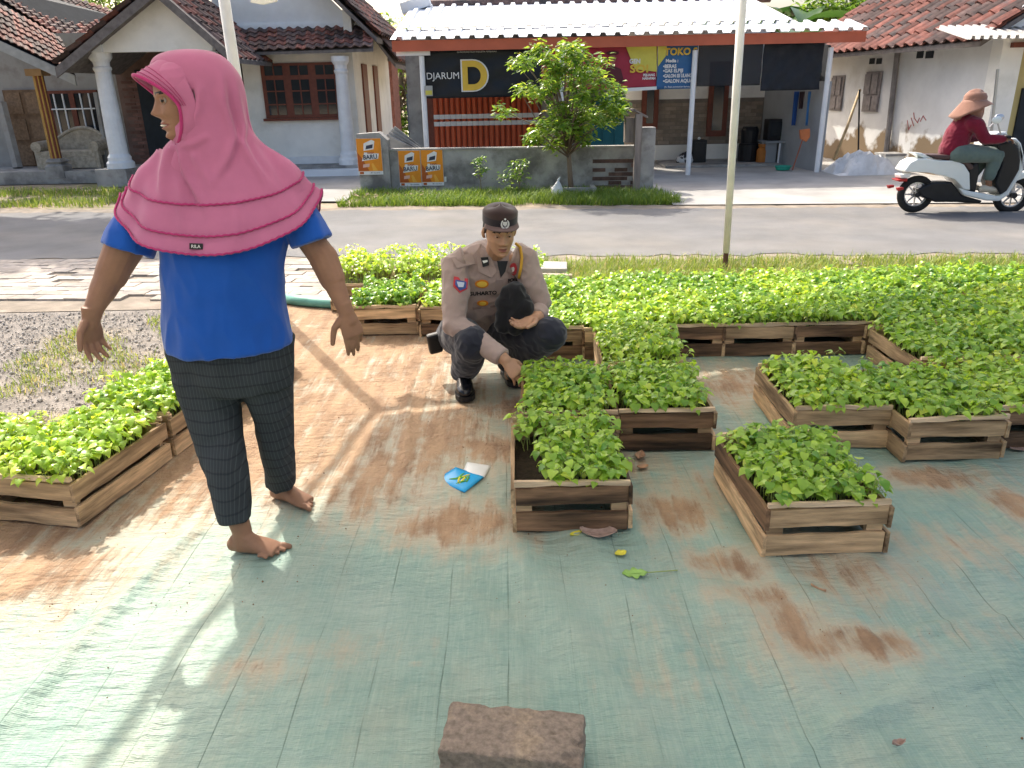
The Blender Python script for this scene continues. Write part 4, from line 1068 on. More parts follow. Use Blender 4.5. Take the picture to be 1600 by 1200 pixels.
# wooden letterbox-like board on a post by the right pillar
lb = thing('wooden_box', (W(990, 270, 12.1).x, 12.1, -.03), 'weathered wooden box with small pitched lid on a post', 'box')
M['greywood'] = mat('grey_wood', (.26, .22, .20), .9, var=.3, scale=12, bump=.7, stretch=(1, 1, .15))
x0, x1, z0, z1 = pr(976, 184, 1000, 222, 12.1)
wbox('body', M['greywood'], lb, x0, x1, 12.02, 12.2, z0, z1)
for s, (a, b_) in ((1, (968, 988)), (-1, (988, 1010))):
    p, q = W(a, 184 if s > 0 else 172, 12.1), W(b_, 172 if s > 0 else 184, 12.1)
    MB().prism([p, q, q + Vector((0, 0, .025)), p + Vector((0, 0, .025))], (0, .26, 0)).obj('lid', M['greywood'], lb, loc=Vector((0, -.14, 0)) - lb.location)
xx = W(995, 250, 12.0).x
wbox('post', M['greywood'], lb, xx - .05, xx + .05, 11.93, 12.01, -.03, W(995, 178, 12).z)

# ---------------------------------------------------------------- foliage helpers
def leaves(C, size, seed, droop=.3, wide=.42, up=.25):
    """C: (n,3) leaf positions -> folded leaf quads (two tris along the midrib)"""
    r_ = np.random.RandomState(seed); n = len(C)
    a = r_.uniform(0, 2 * PI, n); d = np.stack([np.cos(a), np.sin(a), r_.normal(-droop, .35, n)], -1); d /= np.linalg.norm(d, axis=1)[:, None]
    upv = np.stack([r_.normal(0, .35, n), r_.normal(0, .35, n), np.ones(n)], -1)
    s = np.cross(d, upv); s /= np.linalg.norm(s, axis=1)[:, None]; nn = np.cross(s, d)
    L_ = (size * r_.uniform(.6, 1.25, n))[:, None]
    V = np.stack([C, C + d * L_ * .45 + s * L_ * wide / 2 + nn * L_ * .06, C + d * L_, C + d * L_ * .45 - s * L_ * wide / 2 + nn * L_ * .06], 1).reshape(-1, 3)
    i = np.arange(n)[:, None] * 4
    F = np.concatenate([i + np.array([[0, 1, 2]]), i + np.array([[0, 2, 3]])], 0)
    rv = np.repeat(np.clip(r_.normal(.42, .24, n), 0, 1), 4)
    return V, F, rv
def tree(name, base, top, crown, nleaf, lsize, label, seed, trunk_r=.05, m=None, ncl=34, parent_pts=None, cat='tree', group=None, clr=.2):
    """crown = (centre, radii); a tapered trunk, limbs to each clump, leaves in the clumps"""
    r_ = random.Random(seed); nr = np.random.RandomState(seed)
    base = Vector(base); cc, cr = Vector(crown[0]), Vector(crown[1])
    t = thing(name, base, label, cat, group)
    top = Vector(top); mids = [base.lerp(top, q) + Vector((r_.uniform(-.04, .04), r_.uniform(-.04, .04), 0)) * (base - top).length for q in (.3, .6)]
    pts = [base, *mids, top]
    MB().tube(pts, [trunk_r, trunk_r * .8, trunk_r * .65, trunk_r * .45], 8).obj('trunk', M['bark'], t, world=True, smooth=True)
    cl = []
    while len(cl) < ncl:
        v = Vector((r_.uniform(-1, 1), r_.uniform(-1, 1), r_.uniform(-1, 1)))
        if .25 < v.length < 1.0: cl.append(cc + Vector((v.x * cr.x, v.y * cr.y, v.z * cr.z)))
    lb_ = MB()
    for c in cl:
        q = pts[1].lerp(pts[3], r_.uniform(.2, 1)); m_ = q.lerp(c, .55) + Vector((0, 0, -.05)) + Vector((r_.uniform(-.05, .05), r_.uniform(-.05, .05), 0))
        lb_.tube([q, m_, c], [trunk_r * .32, trunk_r * .2, trunk_r * .08], 5)
    lb_.obj('limbs', M['bark'], t, world=True, smooth=True)
    P = []
    for i in range(nleaf):
        c = cl[i % len(cl)]; v = nr.normal(0, 1, 3); v /= max(np.linalg.norm(v), .01); v *= nr.uniform(.15, 1) ** .6
        P.append(np.array(c) + v * np.array([clr, clr, clr * .75]) * min(cr.x, 2.2) * nr.uniform(.7, 1.4))
    V, F, rv = leaves(np.array(P), lsize, seed)
    np_obj('crown', V - np.array(base), F, m or M['treeleaf'], t, attrs={'rv': rv})
    return t
tb = G(893, 293); tb.y = 12.0; tb.z = -.03
tb.x = W(893, 285, 12.0).x
cA, cB = W(772, 240, 12.0), W(985, 68, 12.0)
tree('young_tree', tb, W(880, 170, 12.0), (((cA.x + cB.x) / 2, 12.0, (cA.z + cB.z) / 2 + .04), ((cB.x - cA.x) / 2 * .92, .8, (cB.z - cA.z) / 2 * 1.0)), 5600, .115, 'leafy young tree with slender trunk growing before the low wall', 5, .045, ncl=80, clr=.165)
# stone ring at its foot
q = thing('planter_edge', (tb.x, 11.8, -.03), 'low dark concrete planter edge at the foot of the young tree', 'planter')
x0, x1, z0, z1 = pr(868, 283, 926, 292, 11.8)
wbox('front', M['conc'], q, x0, x1, 11.8, 11.86, -.03, .10); wbox('side', M['conc'], q, x0 - .06, x0, 11.8, 12.2, -.03, .095); wbox('side', M['conc'], q, x1, x1 + .06, 11.8, 12.2, -.03, .095)
# weeds with pale leaves against the wall
for k, (px, py, h_, w_, lab) in enumerate(((752, 262, .62, .10, 'tall thin pale-leaved weed against the low wall'), (800, 288, .34, .20, 'bushy pale-leaved weed at the foot of the low wall'), (812, 262, .52, .16, 'dark green shoot beside the young tree, at the wall'))):
    p = W(px, 296, 12.05 + .02 * k); p.z = -.03
    tree('weed', p, p + Vector((0, 0, h_ * .8)), (p + Vector((0, 0, h_ * .72)), (w_, w_, h_ * .35)), 200, .06, lab, 40 + k, .008, ncl=14, cat='weed', clr=.5)
# trees behind the gap and behind the roofs
tree('dense_tree', (-3.2, 24, -.03), (-3.0, 24, 2.2), ((-3.0, 24.2, 1.9), (1.3, 1.0, 1.9)), 2600, .24, 'dark green tree filling the gap beside the shop', 8, .12, ncl=40, clr=.32)
p = W(1305, 40, 21)
tree('roadside_tree', (p.x, 21, -.03), (p.x, 21, 2.6), ((p.x, 21, W(1300, 24, 21).z), (.95, .8, .75)), 1700, .20, 'round green tree behind the shop roof, nearer the banana plant', 9, .10, ncl=30, clr=.36)
p = W(1352, 30, 23)
tree('roadside_tree', (p.x, 23, -.03), (p.x, 23, 2.8), ((p.x, 23, W(1350, 18, 23).z), (.75, .8, .75)), 1500, .20, 'pale green tree beside the old tiled roof', 10, .10, ncl=30, clr=.40)
p = W(130, 0, 24)
tree('roadside_tree', (p.x, 26, -.03), (p.x, 26, 4.2), ((p.x + .3, 26, 4.45), (1.6, .8, .5)), 1200, .22, 'tree top showing above the mossy red roof', 12, .14, ncl=22, clr=.3)
# large tree by the road outside the frame on the left, whose shade falls on the asphalt
tree('shade_tree', (-9.8, 13.9, -.03), (-9.0, 13.8, 4.6), ((-8.0, 13.8, 5.6), (2.1, 1.0, .9)), 4200, .30, 'tall roadside tree whose shade falls on the asphalt', 14, .2, ncl=34, clr=.32)
M['banana'] = leafmat('banana_leaf', (.02, .07, .02), (.09, .20, .04), (.2, .25, .05), .25, .35)
# banana plant: big arching blades
def banana(loc, h, n, label, seed):
    r_ = random.Random(seed); t = thing('banana_plant', loc, label, 'banana plant', 'banana plants behind the shop')
    MB().tube([(0, 0, 0), (0, 0, h * .55)], [.13, .09], 10).obj('stem', M['stem'], t, smooth=True)
    for k in range(n):
        a = 2 * PI * k / n + r_.uniform(-.3, .3); L_ = h * r_.uniform(.45, .62); tilt = r_.uniform(.25, .75)
        V, F = [], []; seg = 9
        for s in range(seg + 1):
            u = s / seg; rr = L_ * u * math.sin(tilt + u * .9) ; zz = h * .52 + L_ * u * math.cos(tilt + u * .9)
            w_ = L_ * .17 * math.sin(PI * (.06 + .92 * u)) ** .7
            c = Vector((math.cos(a) * rr, math.sin(a) * rr, zz)); sd = Vector((-math.sin(a), math.cos(a), 0))
            V += [c - sd * w_ + Vector((0, 0, w_ * .35)), c, c + sd * w_ + Vector((0, 0, w_ * .35))]
        for s in range(seg):
            F += [(3 * s, 3 * s + 1, 3 * s + 4, 3 * s + 3), (3 * s + 1, 3 * s + 2, 3 * s + 5, 3 * s + 4)]
        o = MB().add(V, F).obj('leaf', M['banana'], t, smooth=True, fixn=False)
        a_ = o.data.attributes.new('rv', 'FLOAT', 'POINT'); a_.data.foreach_set('value', [r_.uniform(.05, .4)] * len(o.data.vertices))
p = W(1215, 30, 20); banana((p.x, 20, -.03), 4.2, 7, 'broad-leaved banana plant right behind the white roof end', 3)
p = W(1262, 10, 22); banana((p.x, 22, -.03), 4.8, 7, 'taller banana plant between the white roof and the round tree', 4)
# ================================================================ SEEDLING CRATES
CW, CL, CH = .40, .575, .19
def heart(L_, w, n=5):
    """outline stations of a heart-shaped leaf: (along, halfwidth)"""
    return [(-.06, .22), (.04, .42), (.22, .50), (.45, .42), (.70, .24), (.88, .10)]
def seedling_mesh(seed, H, nl, tall=False):
    r_ = random.Random(seed); b = MB(); rv = []
    lean = Vector((r_.uniform(-.03, .03), r_.uniform(-.03, .03), 0))
    top = lean + Vector((0, 0, H * .92))
    b.tube([(0, 0, 0), lean * .5 + Vector((0, 0, H * .5)), top], [.0022, .002, .0014], 4, mi=1, caps=False); rv += [.5] * len(b.v)
    for k in range(nl):
        a = 2 * PI * (k / nl) + r_.uniform(-.6, .6); zt = H * r_.uniform(.72, 1.0) if k else H
        root = lean * (zt / H) + Vector((0, 0, zt * .93))
        d = Vector((math.cos(a), math.sin(a), 0)); s = Vector((-d.y, d.x, 0))
        pet = r_.uniform(.010, .026); L_ = r_.uniform(.026, .043); w = L_ * r_.uniform(.85, 1.05)
        o = root + d * pet + Vector((0, 0, r_.uniform(.004, .02)))
        pitch = r_.uniform(-.15, .55); curl = r_.uniform(.3, .9); roll = r_.uniform(-.25, .25)
        base = len(b.v); V = []; F = []; 
        b.tube([root, o], [.0012, .001], 3, mi=1, caps=False); rv += [.6] * (len(b.v) - base)
        V.append(o)
        for (u, hw) in heart(L_, w):
            an = pitch + curl * u; c = o + d * (L_ * u * math.cos(an * .8)) + Vector((0, 0, -L_ * u * math.sin(an * .8)))
            lift = Vector((0, 0, hw * w * .22)); rl = Vector((0, 0, hw * w * math.sin(roll)))
            V += [c - s * hw * w + lift - rl, c, c + s * hw * w + lift + rl]
        tip = o + d * L_ * 1.05 * math.cos(pitch + curl) ** 1 + Vector((0, 0, -L_ * 1.05 * math.sin((pitch + curl) * .85)))
        V.append(tip); ns = 6
        for i in range(ns - 1):
            p = 1 + 3 * i
            F += [(p, p + 1, p + 4, p + 3), (p + 1, p + 2, p + 5, p + 4)]
        p = 1 + 3 * (ns - 1); t_ = len(V) - 1
        F += [(p, p + 1, t_), (p + 1, p + 2, t_)]
        b.add(V, F, 0); rv += [min(.98, max(0, r_.gauss(.46, .20)))] * len(V)
    me = b.mesh('seedling', [M['greenleaf'], M['stem']], smooth=True, fixn=False)
    at = me.attributes.new('rv', 'FLOAT', 'POINT'); at.data.foreach_set('value', rv)
    return me
SEED = [seedling_mesh(100 + i, rng.uniform(.115, .155), rng.choice((5, 6, 7))) for i in range(14)]
TALL = [seedling_mesh(200 + i, rng.uniform(.20, .25), rng.choice((4, 5))) for i in range(8)]
def bulk_mesh(seed, src, n, yellow, w, l, spread):
    """many seedlings as one mesh (too many to count)"""
    r_ = random.Random(seed); Vs, Fs, Rv, Ms = [], [], [], []; off = 0
    faces = {}
    nxs = max(1, int(round(math.sqrt(n * w / l)))); nys = n // nxs
    for i in range(nxs):
        for j in range(nys):
            me = r_.choice(src); k = len(me.vertices)
            a = np.zeros(k * 3); me.vertices.foreach_get('co', a); a = a.reshape(-1, 3)
            rv = np.zeros(k); me.attributes['rv'].data.foreach_get('value', rv)
            an = r_.uniform(0, 2 * PI); sc = r_.uniform(.8, 1.12); c, s = math.cos(an) * sc, math.sin(an) * sc
            p = np.stack([a[:, 0] * c - a[:, 1] * s + w * ((i + .5) / nxs - .5) + r_.uniform(-.012, .012), a[:, 0] * s + a[:, 1] * c + l * ((j + .5) / nys - .5) + r_.uniform(-.012, .012), a[:, 2] * sc * r_.uniform(.85, 1.1)], -1)
            Vs.append(p); Rv.append(np.clip(rv + yellow + r_.uniform(-.1, .1), 0, 1))
            for po in me.polygons: Fs.append(tuple(off + v for v in po.vertices)); Ms.append(po.material_index)
            off += k
    me = bpy.data.meshes.new('seedlings'); me.from_pydata(np.concatenate(Vs).tolist(), [], Fs)
    me.materials.append(M['greenleaf']); me.materials.append(M['stem']); me.polygons.foreach_set('material_index', Ms); me.polygons.foreach_set('use_smooth', [True] * len(Fs))
    at = me.attributes.new('rv', 'FLOAT', 'POINT'); at.data.foreach_set('value', np.concatenate(Rv)); me.update()
    return me
BULK = [bulk_mesh(300 + i, SEED, 200, y, CW - .015, CL - .02, 0) for i, y in enumerate((-.08, .02, .10, .0, .06))]
BULKY = [bulk_mesh(400 + i, TALL, 110, .28, CW - .02, CL - .02, 0) for i in range(2)]
def board_mesh(lx, ly, lz, seed):
    """a sawn board with slightly uneven edges"""
    r_ = random.Random(seed); n = 7; rg = []
    for i in range(n):
        x = -lx / 2 + lx * i / (n - 1); j = lambda a: r_.uniform(-a, a)
        t, bt = lz / 2 + j(.0035), -lz / 2 + j(.0035)
        rg.append([(x, -ly / 2 + j(.0012), bt), (x, ly / 2, bt), (x, ly / 2, t), (x, -ly / 2 + j(.0012), t)])
    return MB().rings(rg)
BM = {}
def crate(x, y, rz, label, plants='bulk', seed=0, wet=.35, fill=None, kindi=0, w=CW, l=CL, tall=False, density=60):
    """x, y = front-left corner of the crate as seen from the camera when rz = 0; the front is towards -y"""
    r_ = random.Random(seed)
    t = thing('seedling_crate', (x + (w / 2) * math.cos(rz) - (l / 2) * math.sin(rz), y + (w / 2) * math.sin(rz) + (l / 2) * math.cos(rz), 0.004), label, 'crate', 'wooden crates of seedlings', rz)
    th = .014
    def board(lx, lz, c, rot, m_, nm='board'):
        key = (round(lx, 3), round(lz, 3), m_.name, r_.randrange(4))
        if key not in BM: BM[key] = board_mesh(lx, th, lz, hash(key) % 9999 if False else len(BM) * 7 + 1).mesh('board', m_)
        o = bpy.data.objects.new(nm, BM[key]); link(o, t); o.location = c
        o.rotation_euler = (rot[0] + r_.uniform(-.006, .006), rot[1] + r_.uniform(-.018, .018), rot[2] + r_.uniform(-.008, .008)); return o
    pick = lambda: M['wood_wet'] if r_.random() < wet else M['wood']
    lo_h = .075; hi_h = .068; gap = .032
    for s in (-1, 1):                                                # short ends (front and back)
        yy = s * (l / 2 - th / 2)
        board(w, lo_h, (0, yy, lo_h / 2 + .004), (0, 0, 0 if s < 0 else PI), M['wood_wet'] if r_.random() < wet + .25 else M['wood'])
        board(w, hi_h, (0, yy, lo_h + gap + hi_h / 2 + .004), (0, 0, 0 if s < 0 else PI), pick())
        board(w + .012, .016, (0, yy - s * .0 , CH + .002), (0, 0, 0), M['wood_rim'], 'rim')
        xx = s * (w / 2 + th / 2 + .001)                              # long sides
        board(l + .01, lo_h, (xx, 0, lo_h / 2 + .005), (0, 0, PI / 2), M['wood'])
        board(l + .01, hi_h + .006, (xx, 0, lo_h + gap * .7 + hi_h / 2 + .008), (0, 0, PI / 2), pick())
        for q in (-1, 1):                                            # corner posts, seen through the gap
            o = MB(); key = ('post',)
            if key not in BM: BM[key] = MB().box((0, 0, 0), (.055, .022, CH - .014)).mesh('corner_post', M['wood'])
            o = bpy.data.objects.new('corner_post', BM[key]); link(o, t); o.location = (q * (w / 2 - .03), s * (l / 2 - th - .0125), CH / 2 + .002)
    key = ('soil', w, l)
    if key not in BM:
        b = MB(); n = 10; V = []; F = []
        for j in range(n + 1):
            for i in range(n + 1):
                V.append(((i / n - .5) * (w - .006), (j / n - .5) * (l - .034), .115 + .016 * mnoise.noise(Vector((i * .8, j * .8, 2))) + .008 * mnoise.noise(Vector((i * 2.8, j * 2.8, 5)))))
        for j in range(n):
            for i in range(n): F.append((j * (n + 1) + i, j * (n + 1) + i + 1, (j + 1) * (n + 1) + i + 1, (j + 1) * (n + 1) + i))
        BM[key] = b.add(V, F).mesh('soil', M['soil'], smooth=True)
    so = bpy.data.objects.new('soil', BM[key]); link(so, t)
    if plants == 'bulk':
        o = bpy.data.objects.new('seedlings', (BULKY if tall else BULK)[kindi % (2 if tall else 5)]); link(o, t); o.location = (0, 0, .11); o['kind'] = 'stuff'
        o.rotation_euler = (0, 0, PI if r_.random() < .5 else 0); o.scale = (1, 1, r_.uniform(.9, 1.12))
    elif plants == 'single':
        nx_ = 13; ny_ = max(1, int(density * 3.1 / nx_))
        for i in range(nx_):
            for j in range(ny_):
                px = ((i + .5) / nx_ - .5) * (w - .03) + r_.uniform(-.010, .010); py = ((j + .5) / ny_ - .5) * (l - .04) + r_.uniform(-.010, .010)
                if fill and not fill(px, py): continue
                o = bpy.data.objects.new('seedling', r_.choice(SEED)); link(o, t)
                out = max(0, abs(px) - w * .42), max(0, abs(py) - l * .44)
                o.location = (px * .97, py * .98, .11)
                sc = r_.uniform(.85, 1.15); o.scale = (sc, sc, r_.uniform(.82, 1.06))
                o.rotation_euler = (-py * .25 + r_.uniform(-.08, .08), px * .35 + r_.uniform(-.08, .08), r_.uniform(0, 2 * PI))
    return t
# near crates: seedlings are single pieces
crate(0.005, 2.40, 0, 'half-cleared seedling crate with bare soil along one side, beside the seed packets', 'single', 1, .7, fill=lambda x, y: x > -.085 - .12 * (y > .12), density=66)
crate(0.845, 2.215, R(1.5), 'seedling crate with shoots spilling over its right side, standing alone on the tarpaulin', 'single', 2, .1, density=66)
crate(0.465, 3.04, R(-1), 'seedling crate touching the small tree-green crate, with a curled dry leaf before it', 'single', 3, .4, density=60)['label'] = 'seedling crate with a curled dry leaf lying in front of it'
crate(0.045, 3.035, R(-2), 'seedling crate whose plants the squatting man touches', 'single', 4, .5, density=60)
crate(1.645, 2.885, R(1), 'seedling crate standing forward of its row, with a wide slot between its front boards', 'single', 5, .1, density=60)
crate(1.225, 3.03, R(-1), 'seedling crate at the end of the middle row, next to the forward one', 'bulk', 6, .2, kindi=1)
crate(2.085, 2.99, R(0), 'seedling crate right of the forward one in the middle row', 'bulk', 7, .3, kindi=2)
crate(2.51, 2.98, R(0), 'outermost seedling crate of the middle row', 'bulk', 8, .3, kindi=0)
crate(0.47, 3.655, R(-2), 'seedling crate with thin pale stems, behind the pair of crates', 'bulk', 9, .2, kindi=2)
for k in range(4):
    crate(2.06 + k * .415, 3.62 + .01 * k, R(-1), 'light green seedling crate of the side block, %s from the bare floor patch' % ORD[k], 'bulk', 20 + k, .25, kindi=k + 2)
# the long far row
for k in range(11):
    x = .02 + k * .41
    lab = 'seedling crate in the long far row, %s counting from the squatting man' % ORD[k]
    crate(x, 4.27 + rng.uniform(-.01, .02), R(rng.uniform(-1, 1)), lab, 'bulk', 30 + k, .4, kindi=k)
for k in range(12):
    crate(.03 + k * .41 + rng.uniform(-.01, .01), 4.87 + rng.uniform(-.01, .02), R(rng.uniform(-1, 1)), 'seedling crate in the row along the verge grass, %s counting from the squatting man' % ORD[k], 'bulk', 70 + k, .4, kindi=k + 3)
# small group behind the woman's hand
crate(-1.02, 4.84, R(1), 'grey-boarded crate of dark green seedlings beside the rolled tarpaulin hem', 'bulk', 50, .2, kindi=0)
crate(-.58, 4.80, R(-3), 'reddish crate of seedlings half hidden behind the squatting man', 'bulk', 51, .2, kindi=3)
for k in range(3):
    crate(-1.30 + k * .42, 5.47, R(2), 'crate of tall yellow-green shoots, %s from the rolled tarpaulin hem' % ORD[k], 'bulk', 53 + k, .3, kindi=k, tall=True)
crate(-.16, 5.35, R(1), 'crate of yellow-green shoots behind the squatting man', 'bulk', 57, .3, kindi=1, tall=True)
# the two crates along the left edge of the tarpaulin
ang = math.atan2(-(-1.50 + 1.60), 3.05 - 2.50)
crate(-2.02, 2.57, ang, 'sunlit crate of yellow-green seedlings at the corner of the tarpaulin', 'bulk', 60, .0, kindi=2)
crate(-1.905, 3.17, ang, 'sunlit seedling crate along the kerb stones, behind the corner one', 'bulk', 61, .0, kindi=4)
crate(-1.79, 3.77, ang, 'sunlit seedling crate along the kerb stones, hidden in part by the woman', 'bulk', 62, .0, kindi=1)
crate(-2.46, 2.52, ang, 'crate of seedlings outside the corner one, over the kerb', 'bulk', 63, .0, kindi=2)
# ================================================================ PEOPLE: shared builders
def loft(b, path, side, ra, rb, n=20, mi=0):
    """elliptic sections along a path; side = direction of the first radius"""
    path = [Vector(p) for p in path]; rg = []
    for i, p in enumerate(path):
        t = (path[min(i + 1, len(path) - 1)] - path[max(i - 1, 0)]).normalized()
        s = Vector(side[i] if isinstance(side, list) else side); u = (s - t * s.dot(t)).normalized(); v = t.cross(u)
        A = ra[i] if hasattr(ra, '__len__') else ra; B = rb[i] if hasattr(rb, '__len__') else rb
        rg.append([p + u * A * math.cos(2 * PI * k / n) + v * B * math.sin(2 * PI * k / n) for k in range(n)])
    b.rings(rg, mi); return b
def interp(xs, ys, x):
    return float(np.interp(x, xs, ys))
HT = [0, .03, .08, .16, .25, .35, .45, .55, .65, .75, .85, .92, .97, 1.0]
HWd = [.020, .030, .040, .050, .057, .064, .069, .073, .0755, .075, .068, .054, .034, .004]
HFr = [.060, .074, .083, .086, .086, .086, .085, .085, .086, .083, .072, .055, .033, .004]
HBk = [.000, .010, .025, .045, .062, .078, .090, .099, .104, .102, .092, .075, .050, .004]
def head(b, c, fwd, up, size=.235, smile=0.0, mi=(0, 1, 2, 3, 4), male=False, lids=.6, brow=True, ears=True, gaze=0.0):
    """adds a head to MB b; local frame: x right, -y forward, z up. Returns the local->world function"""
    f = Vector(fwd).normalized(); u = Vector(up); u = (u - f * u.dot(f)).normalized(); r_ = f.cross(u)   # person's left-right axis
    k = size / .23; c = Vector(c)
    def T(x, y, z): return c + (r_ * x - f * y + u * z) * k
    nu, nv = 84, 74; rg = []; g = lambda v, m_, s: math.exp(-((v - m_) / s) ** 2)
    loc = []
    for j in range(nv + 1):
        t = j / nv; t = .5 - .5 * math.cos(PI * (.03 + .97 * t)) if t > 0 else 0.0; t = max(0, min(1, t))
        w, fr, bk = interp(HT, HWd, t), interp(HT, HFr, t), interp(HT, HBk, t)
        if male: w *= 1.04 if t < .4 else 1.0
        z = -.115 + .23 * t; ring = []; lr = []
        for i in range(nu):
            a = 2 * PI * i / nu; sx, cy = math.sin(a), math.cos(a)
            e = .88
            x = w * math.copysign(abs(sx) ** e, sx); y = -(fr if cy > 0 else bk) * math.copysign(abs(cy) ** e, cy)
            if cy > -.1:
                ax = abs(x); d = 0
                d += .0075 * g(t, .50, .09) * g(x, 0, .011) + .020 * g(t, .385, .045) * g(x, 0, .012) + .011 * g(t, .36, .03) * g(ax, .014, .008)      # nose, nostrils
                d += .010 * g(t, .44, .06) * g(x, 0, .010)
                d -= .0115 * g(t, .53, .042) * g(ax, .031, .017)                                           # eye sockets
                d += .0045 * g(t, .605, .03) * g(ax, .030, .022)                                           # brow
                d += .0055 * g(t, .40, .07) * g(ax, .046, .018) + smile * .006 * g(t, .36, .05) * g(ax, .036, .014)
                d += .0075 * g(t, .255, .020) * g(x, 0, .020) + .0075 * g(t, .195, .020) * g(x, 0, .018)   # lips
                d -= (.006 + .006 * smile) * g(t, .225, .010) * g(x, 0, .022 + .006 * smile)
                d -= .004 * g(t, .30, .016) * g(x, 0, .006)
                d -= .005 * g(t, .145, .02) * g(x, 0, .02); d += .006 * g(t, .075, .04) * g(x, 0, .02)     # chin
                d -= smile * .003 * g(t, .30, .05) * g(ax, .030, .006)
                y -= d * max(0, cy + .1) ** .4
            ring.append(T(x, y, z)); lr.append((x, y, t))
        rg.append(ring); loc.append(lr)
    base = len(b.f); b.rings(rg, mi[0])
    q = base
    for j in range(nv):
        for i in range(nu):
            x, y, t = loc[j][i]
            if y < -.05:
                lw = .021 + .006 * smile
                if abs(x) < lw and .225 + .035 * math.sqrt(max(0, 1 - (x / lw) ** 2)) > t > .225 - .050 * math.sqrt(max(0, 1 - (x / lw) ** 2)) : b.m[q] = mi[1]
                if brow and .006 < abs(x) - .008 < .044 and abs(t - (.625 - 1.6 * (abs(x) - .030) ** 2 / .03)) < .018: b.m[q] = mi[2]
            q += 1
    for s in (-1, 1):                                                   # eyes
        o = Vector((s * .0315, -.0705, -.115 + .23 * .530))
        rr = []
        b.sphere(T(*o), (.0118 * k,) * 3, 12, 8, mi[3])
        p = o + Vector((gaze, -.0078 + abs(gaze) * .35, -.001)); b.sphere(T(*p), (.0064 * k,) * 3, 8, 6, mi[2])
        for sg, th_ in ((1, lids), (-1, .28)):                           # lids as partial shells
            V, F = [], []
            for jj in range(6):
                ph = (th_ * (1 - jj / 5) + 1.45 * (jj / 5)) * sg * .5
                for ii in range(9):
                    az = -1.35 + 2.7 * ii / 8; R_ = .0130
                    v = Vector((R_ * math.sin(az) * math.cos(ph), -R_ * math.cos(az) * math.cos(ph), R_ * math.sin(ph) * 1.05))
                    V.append(T(*(o + v)))
            for jj in range(5):
                for ii in range(8): F.append((jj * 9 + ii, jj * 9 + ii + 1, (jj + 1) * 9 + ii + 1, (jj + 1) * 9 + ii))
            b.add(V, F, mi[0])
        if ears:
            V = []; e0 = Vector((s * .066, .012, -.115 + .23 * .47))
            b.sphere(T(*e0), (.011 * k, .011 * k, .03 * k), 10, 8, mi[0]) if False else None
            rg = []
            for jj in range(9):
                ph = -PI / 2 + PI * jj / 8; rg.append([T(e0.x + s * (.006 + .010 * math.cos(ph)) * (1 + .6 * math.cos(a2)) , e0.y + .006 + .015 * math.cos(ph) * math.sin(a2) , e0.z + .030 * math.sin(ph)) for a2 in (0, 1.05, 2.1, 3.14, 4.2, 5.2)])
            b.rings(rg, mi[0])
    if smile > .5: b.sphere(T(0, -.0815, -.115 + .23 * .226), (.014 * k,) * 2 + (.0042 * k,), 12, 6, mi[4])
    return T
def hand(b, wrist, d, n, s, curl=(.35, .45, .5, .55), size=.175, thumb=(.5, .5), spread=.06, wr=.026):
    """palm and five separate fingers; d along the fingers, n out of the palm, s towards the thumb"""
    d = Vector(d).normalized(); n = Vector(n); n = (n - d * n.dot(d)).normalized(); s0 = Vector(s); s_ = d.cross(n)
    if s_.dot(s0) < 0: s_ = -s_
    k = size / .175; w = Vector(wrist)
    loft(b, [w - d * .03 * k, w, w + d * .03 * k, w + d * .06 * k, w + d * .085 * k, w + d * .092 * k], s_, [wr * .95 * k, wr * k, .033 * k, .040 * k, .040 * k, .034 * k], [wr * .9 * k, .022 * k, .019 * k, .0155 * k, .013 * k, .009 * k], 16)
    L_ = (.070, .078, .072, .056); off = (.030, .0105, -.0095, -.029)
    for i in range(4):
        p = w + d * (.082 - .006 * (i == 3) - .003 * (i == 0)) * k + s_ * off[i] * k
        dir_ = (d + s_ * (off[i] / .03) * spread).normalized(); c = curl[i]; seg = [.46, .30, .24]; r0 = (.0092 if i < 3 else .008) * k
        pts = [p]
        for q in range(3):
            dir_ = (dir_ * math.cos(c) + n * math.sin(c)).normalized(); n2 = n
            pts.append(pts[-1] + dir_ * L_[i] * seg[q] * k)
            c = curl[i] * (1.15 if q == 0 else .8)
        b.limb(pts, [r0, r0 * .95, r0 * .86, r0 * .74], 10)
    p = w + d * .022 * k + s_ * .026 * k + n * .006 * k
    t1 = (d * .55 + s_ * math.cos(thumb[0]) * .75 + n * math.sin(thumb[0]) * .9).normalized()
    q1 = p + t1 * .036 * k; t2 = (t1 * .55 + d * .75 + n * thumb[1] * .4).normalized(); q2 = q1 + t2 * .030 * k; q3 = q2 + (t2 + d * .25).normalized() * .024 * k
    b.limb([p, q1, q2, q3], [.0155 * k, .0115 * k, .0102 * k, .0085 * k], 10)
    return b
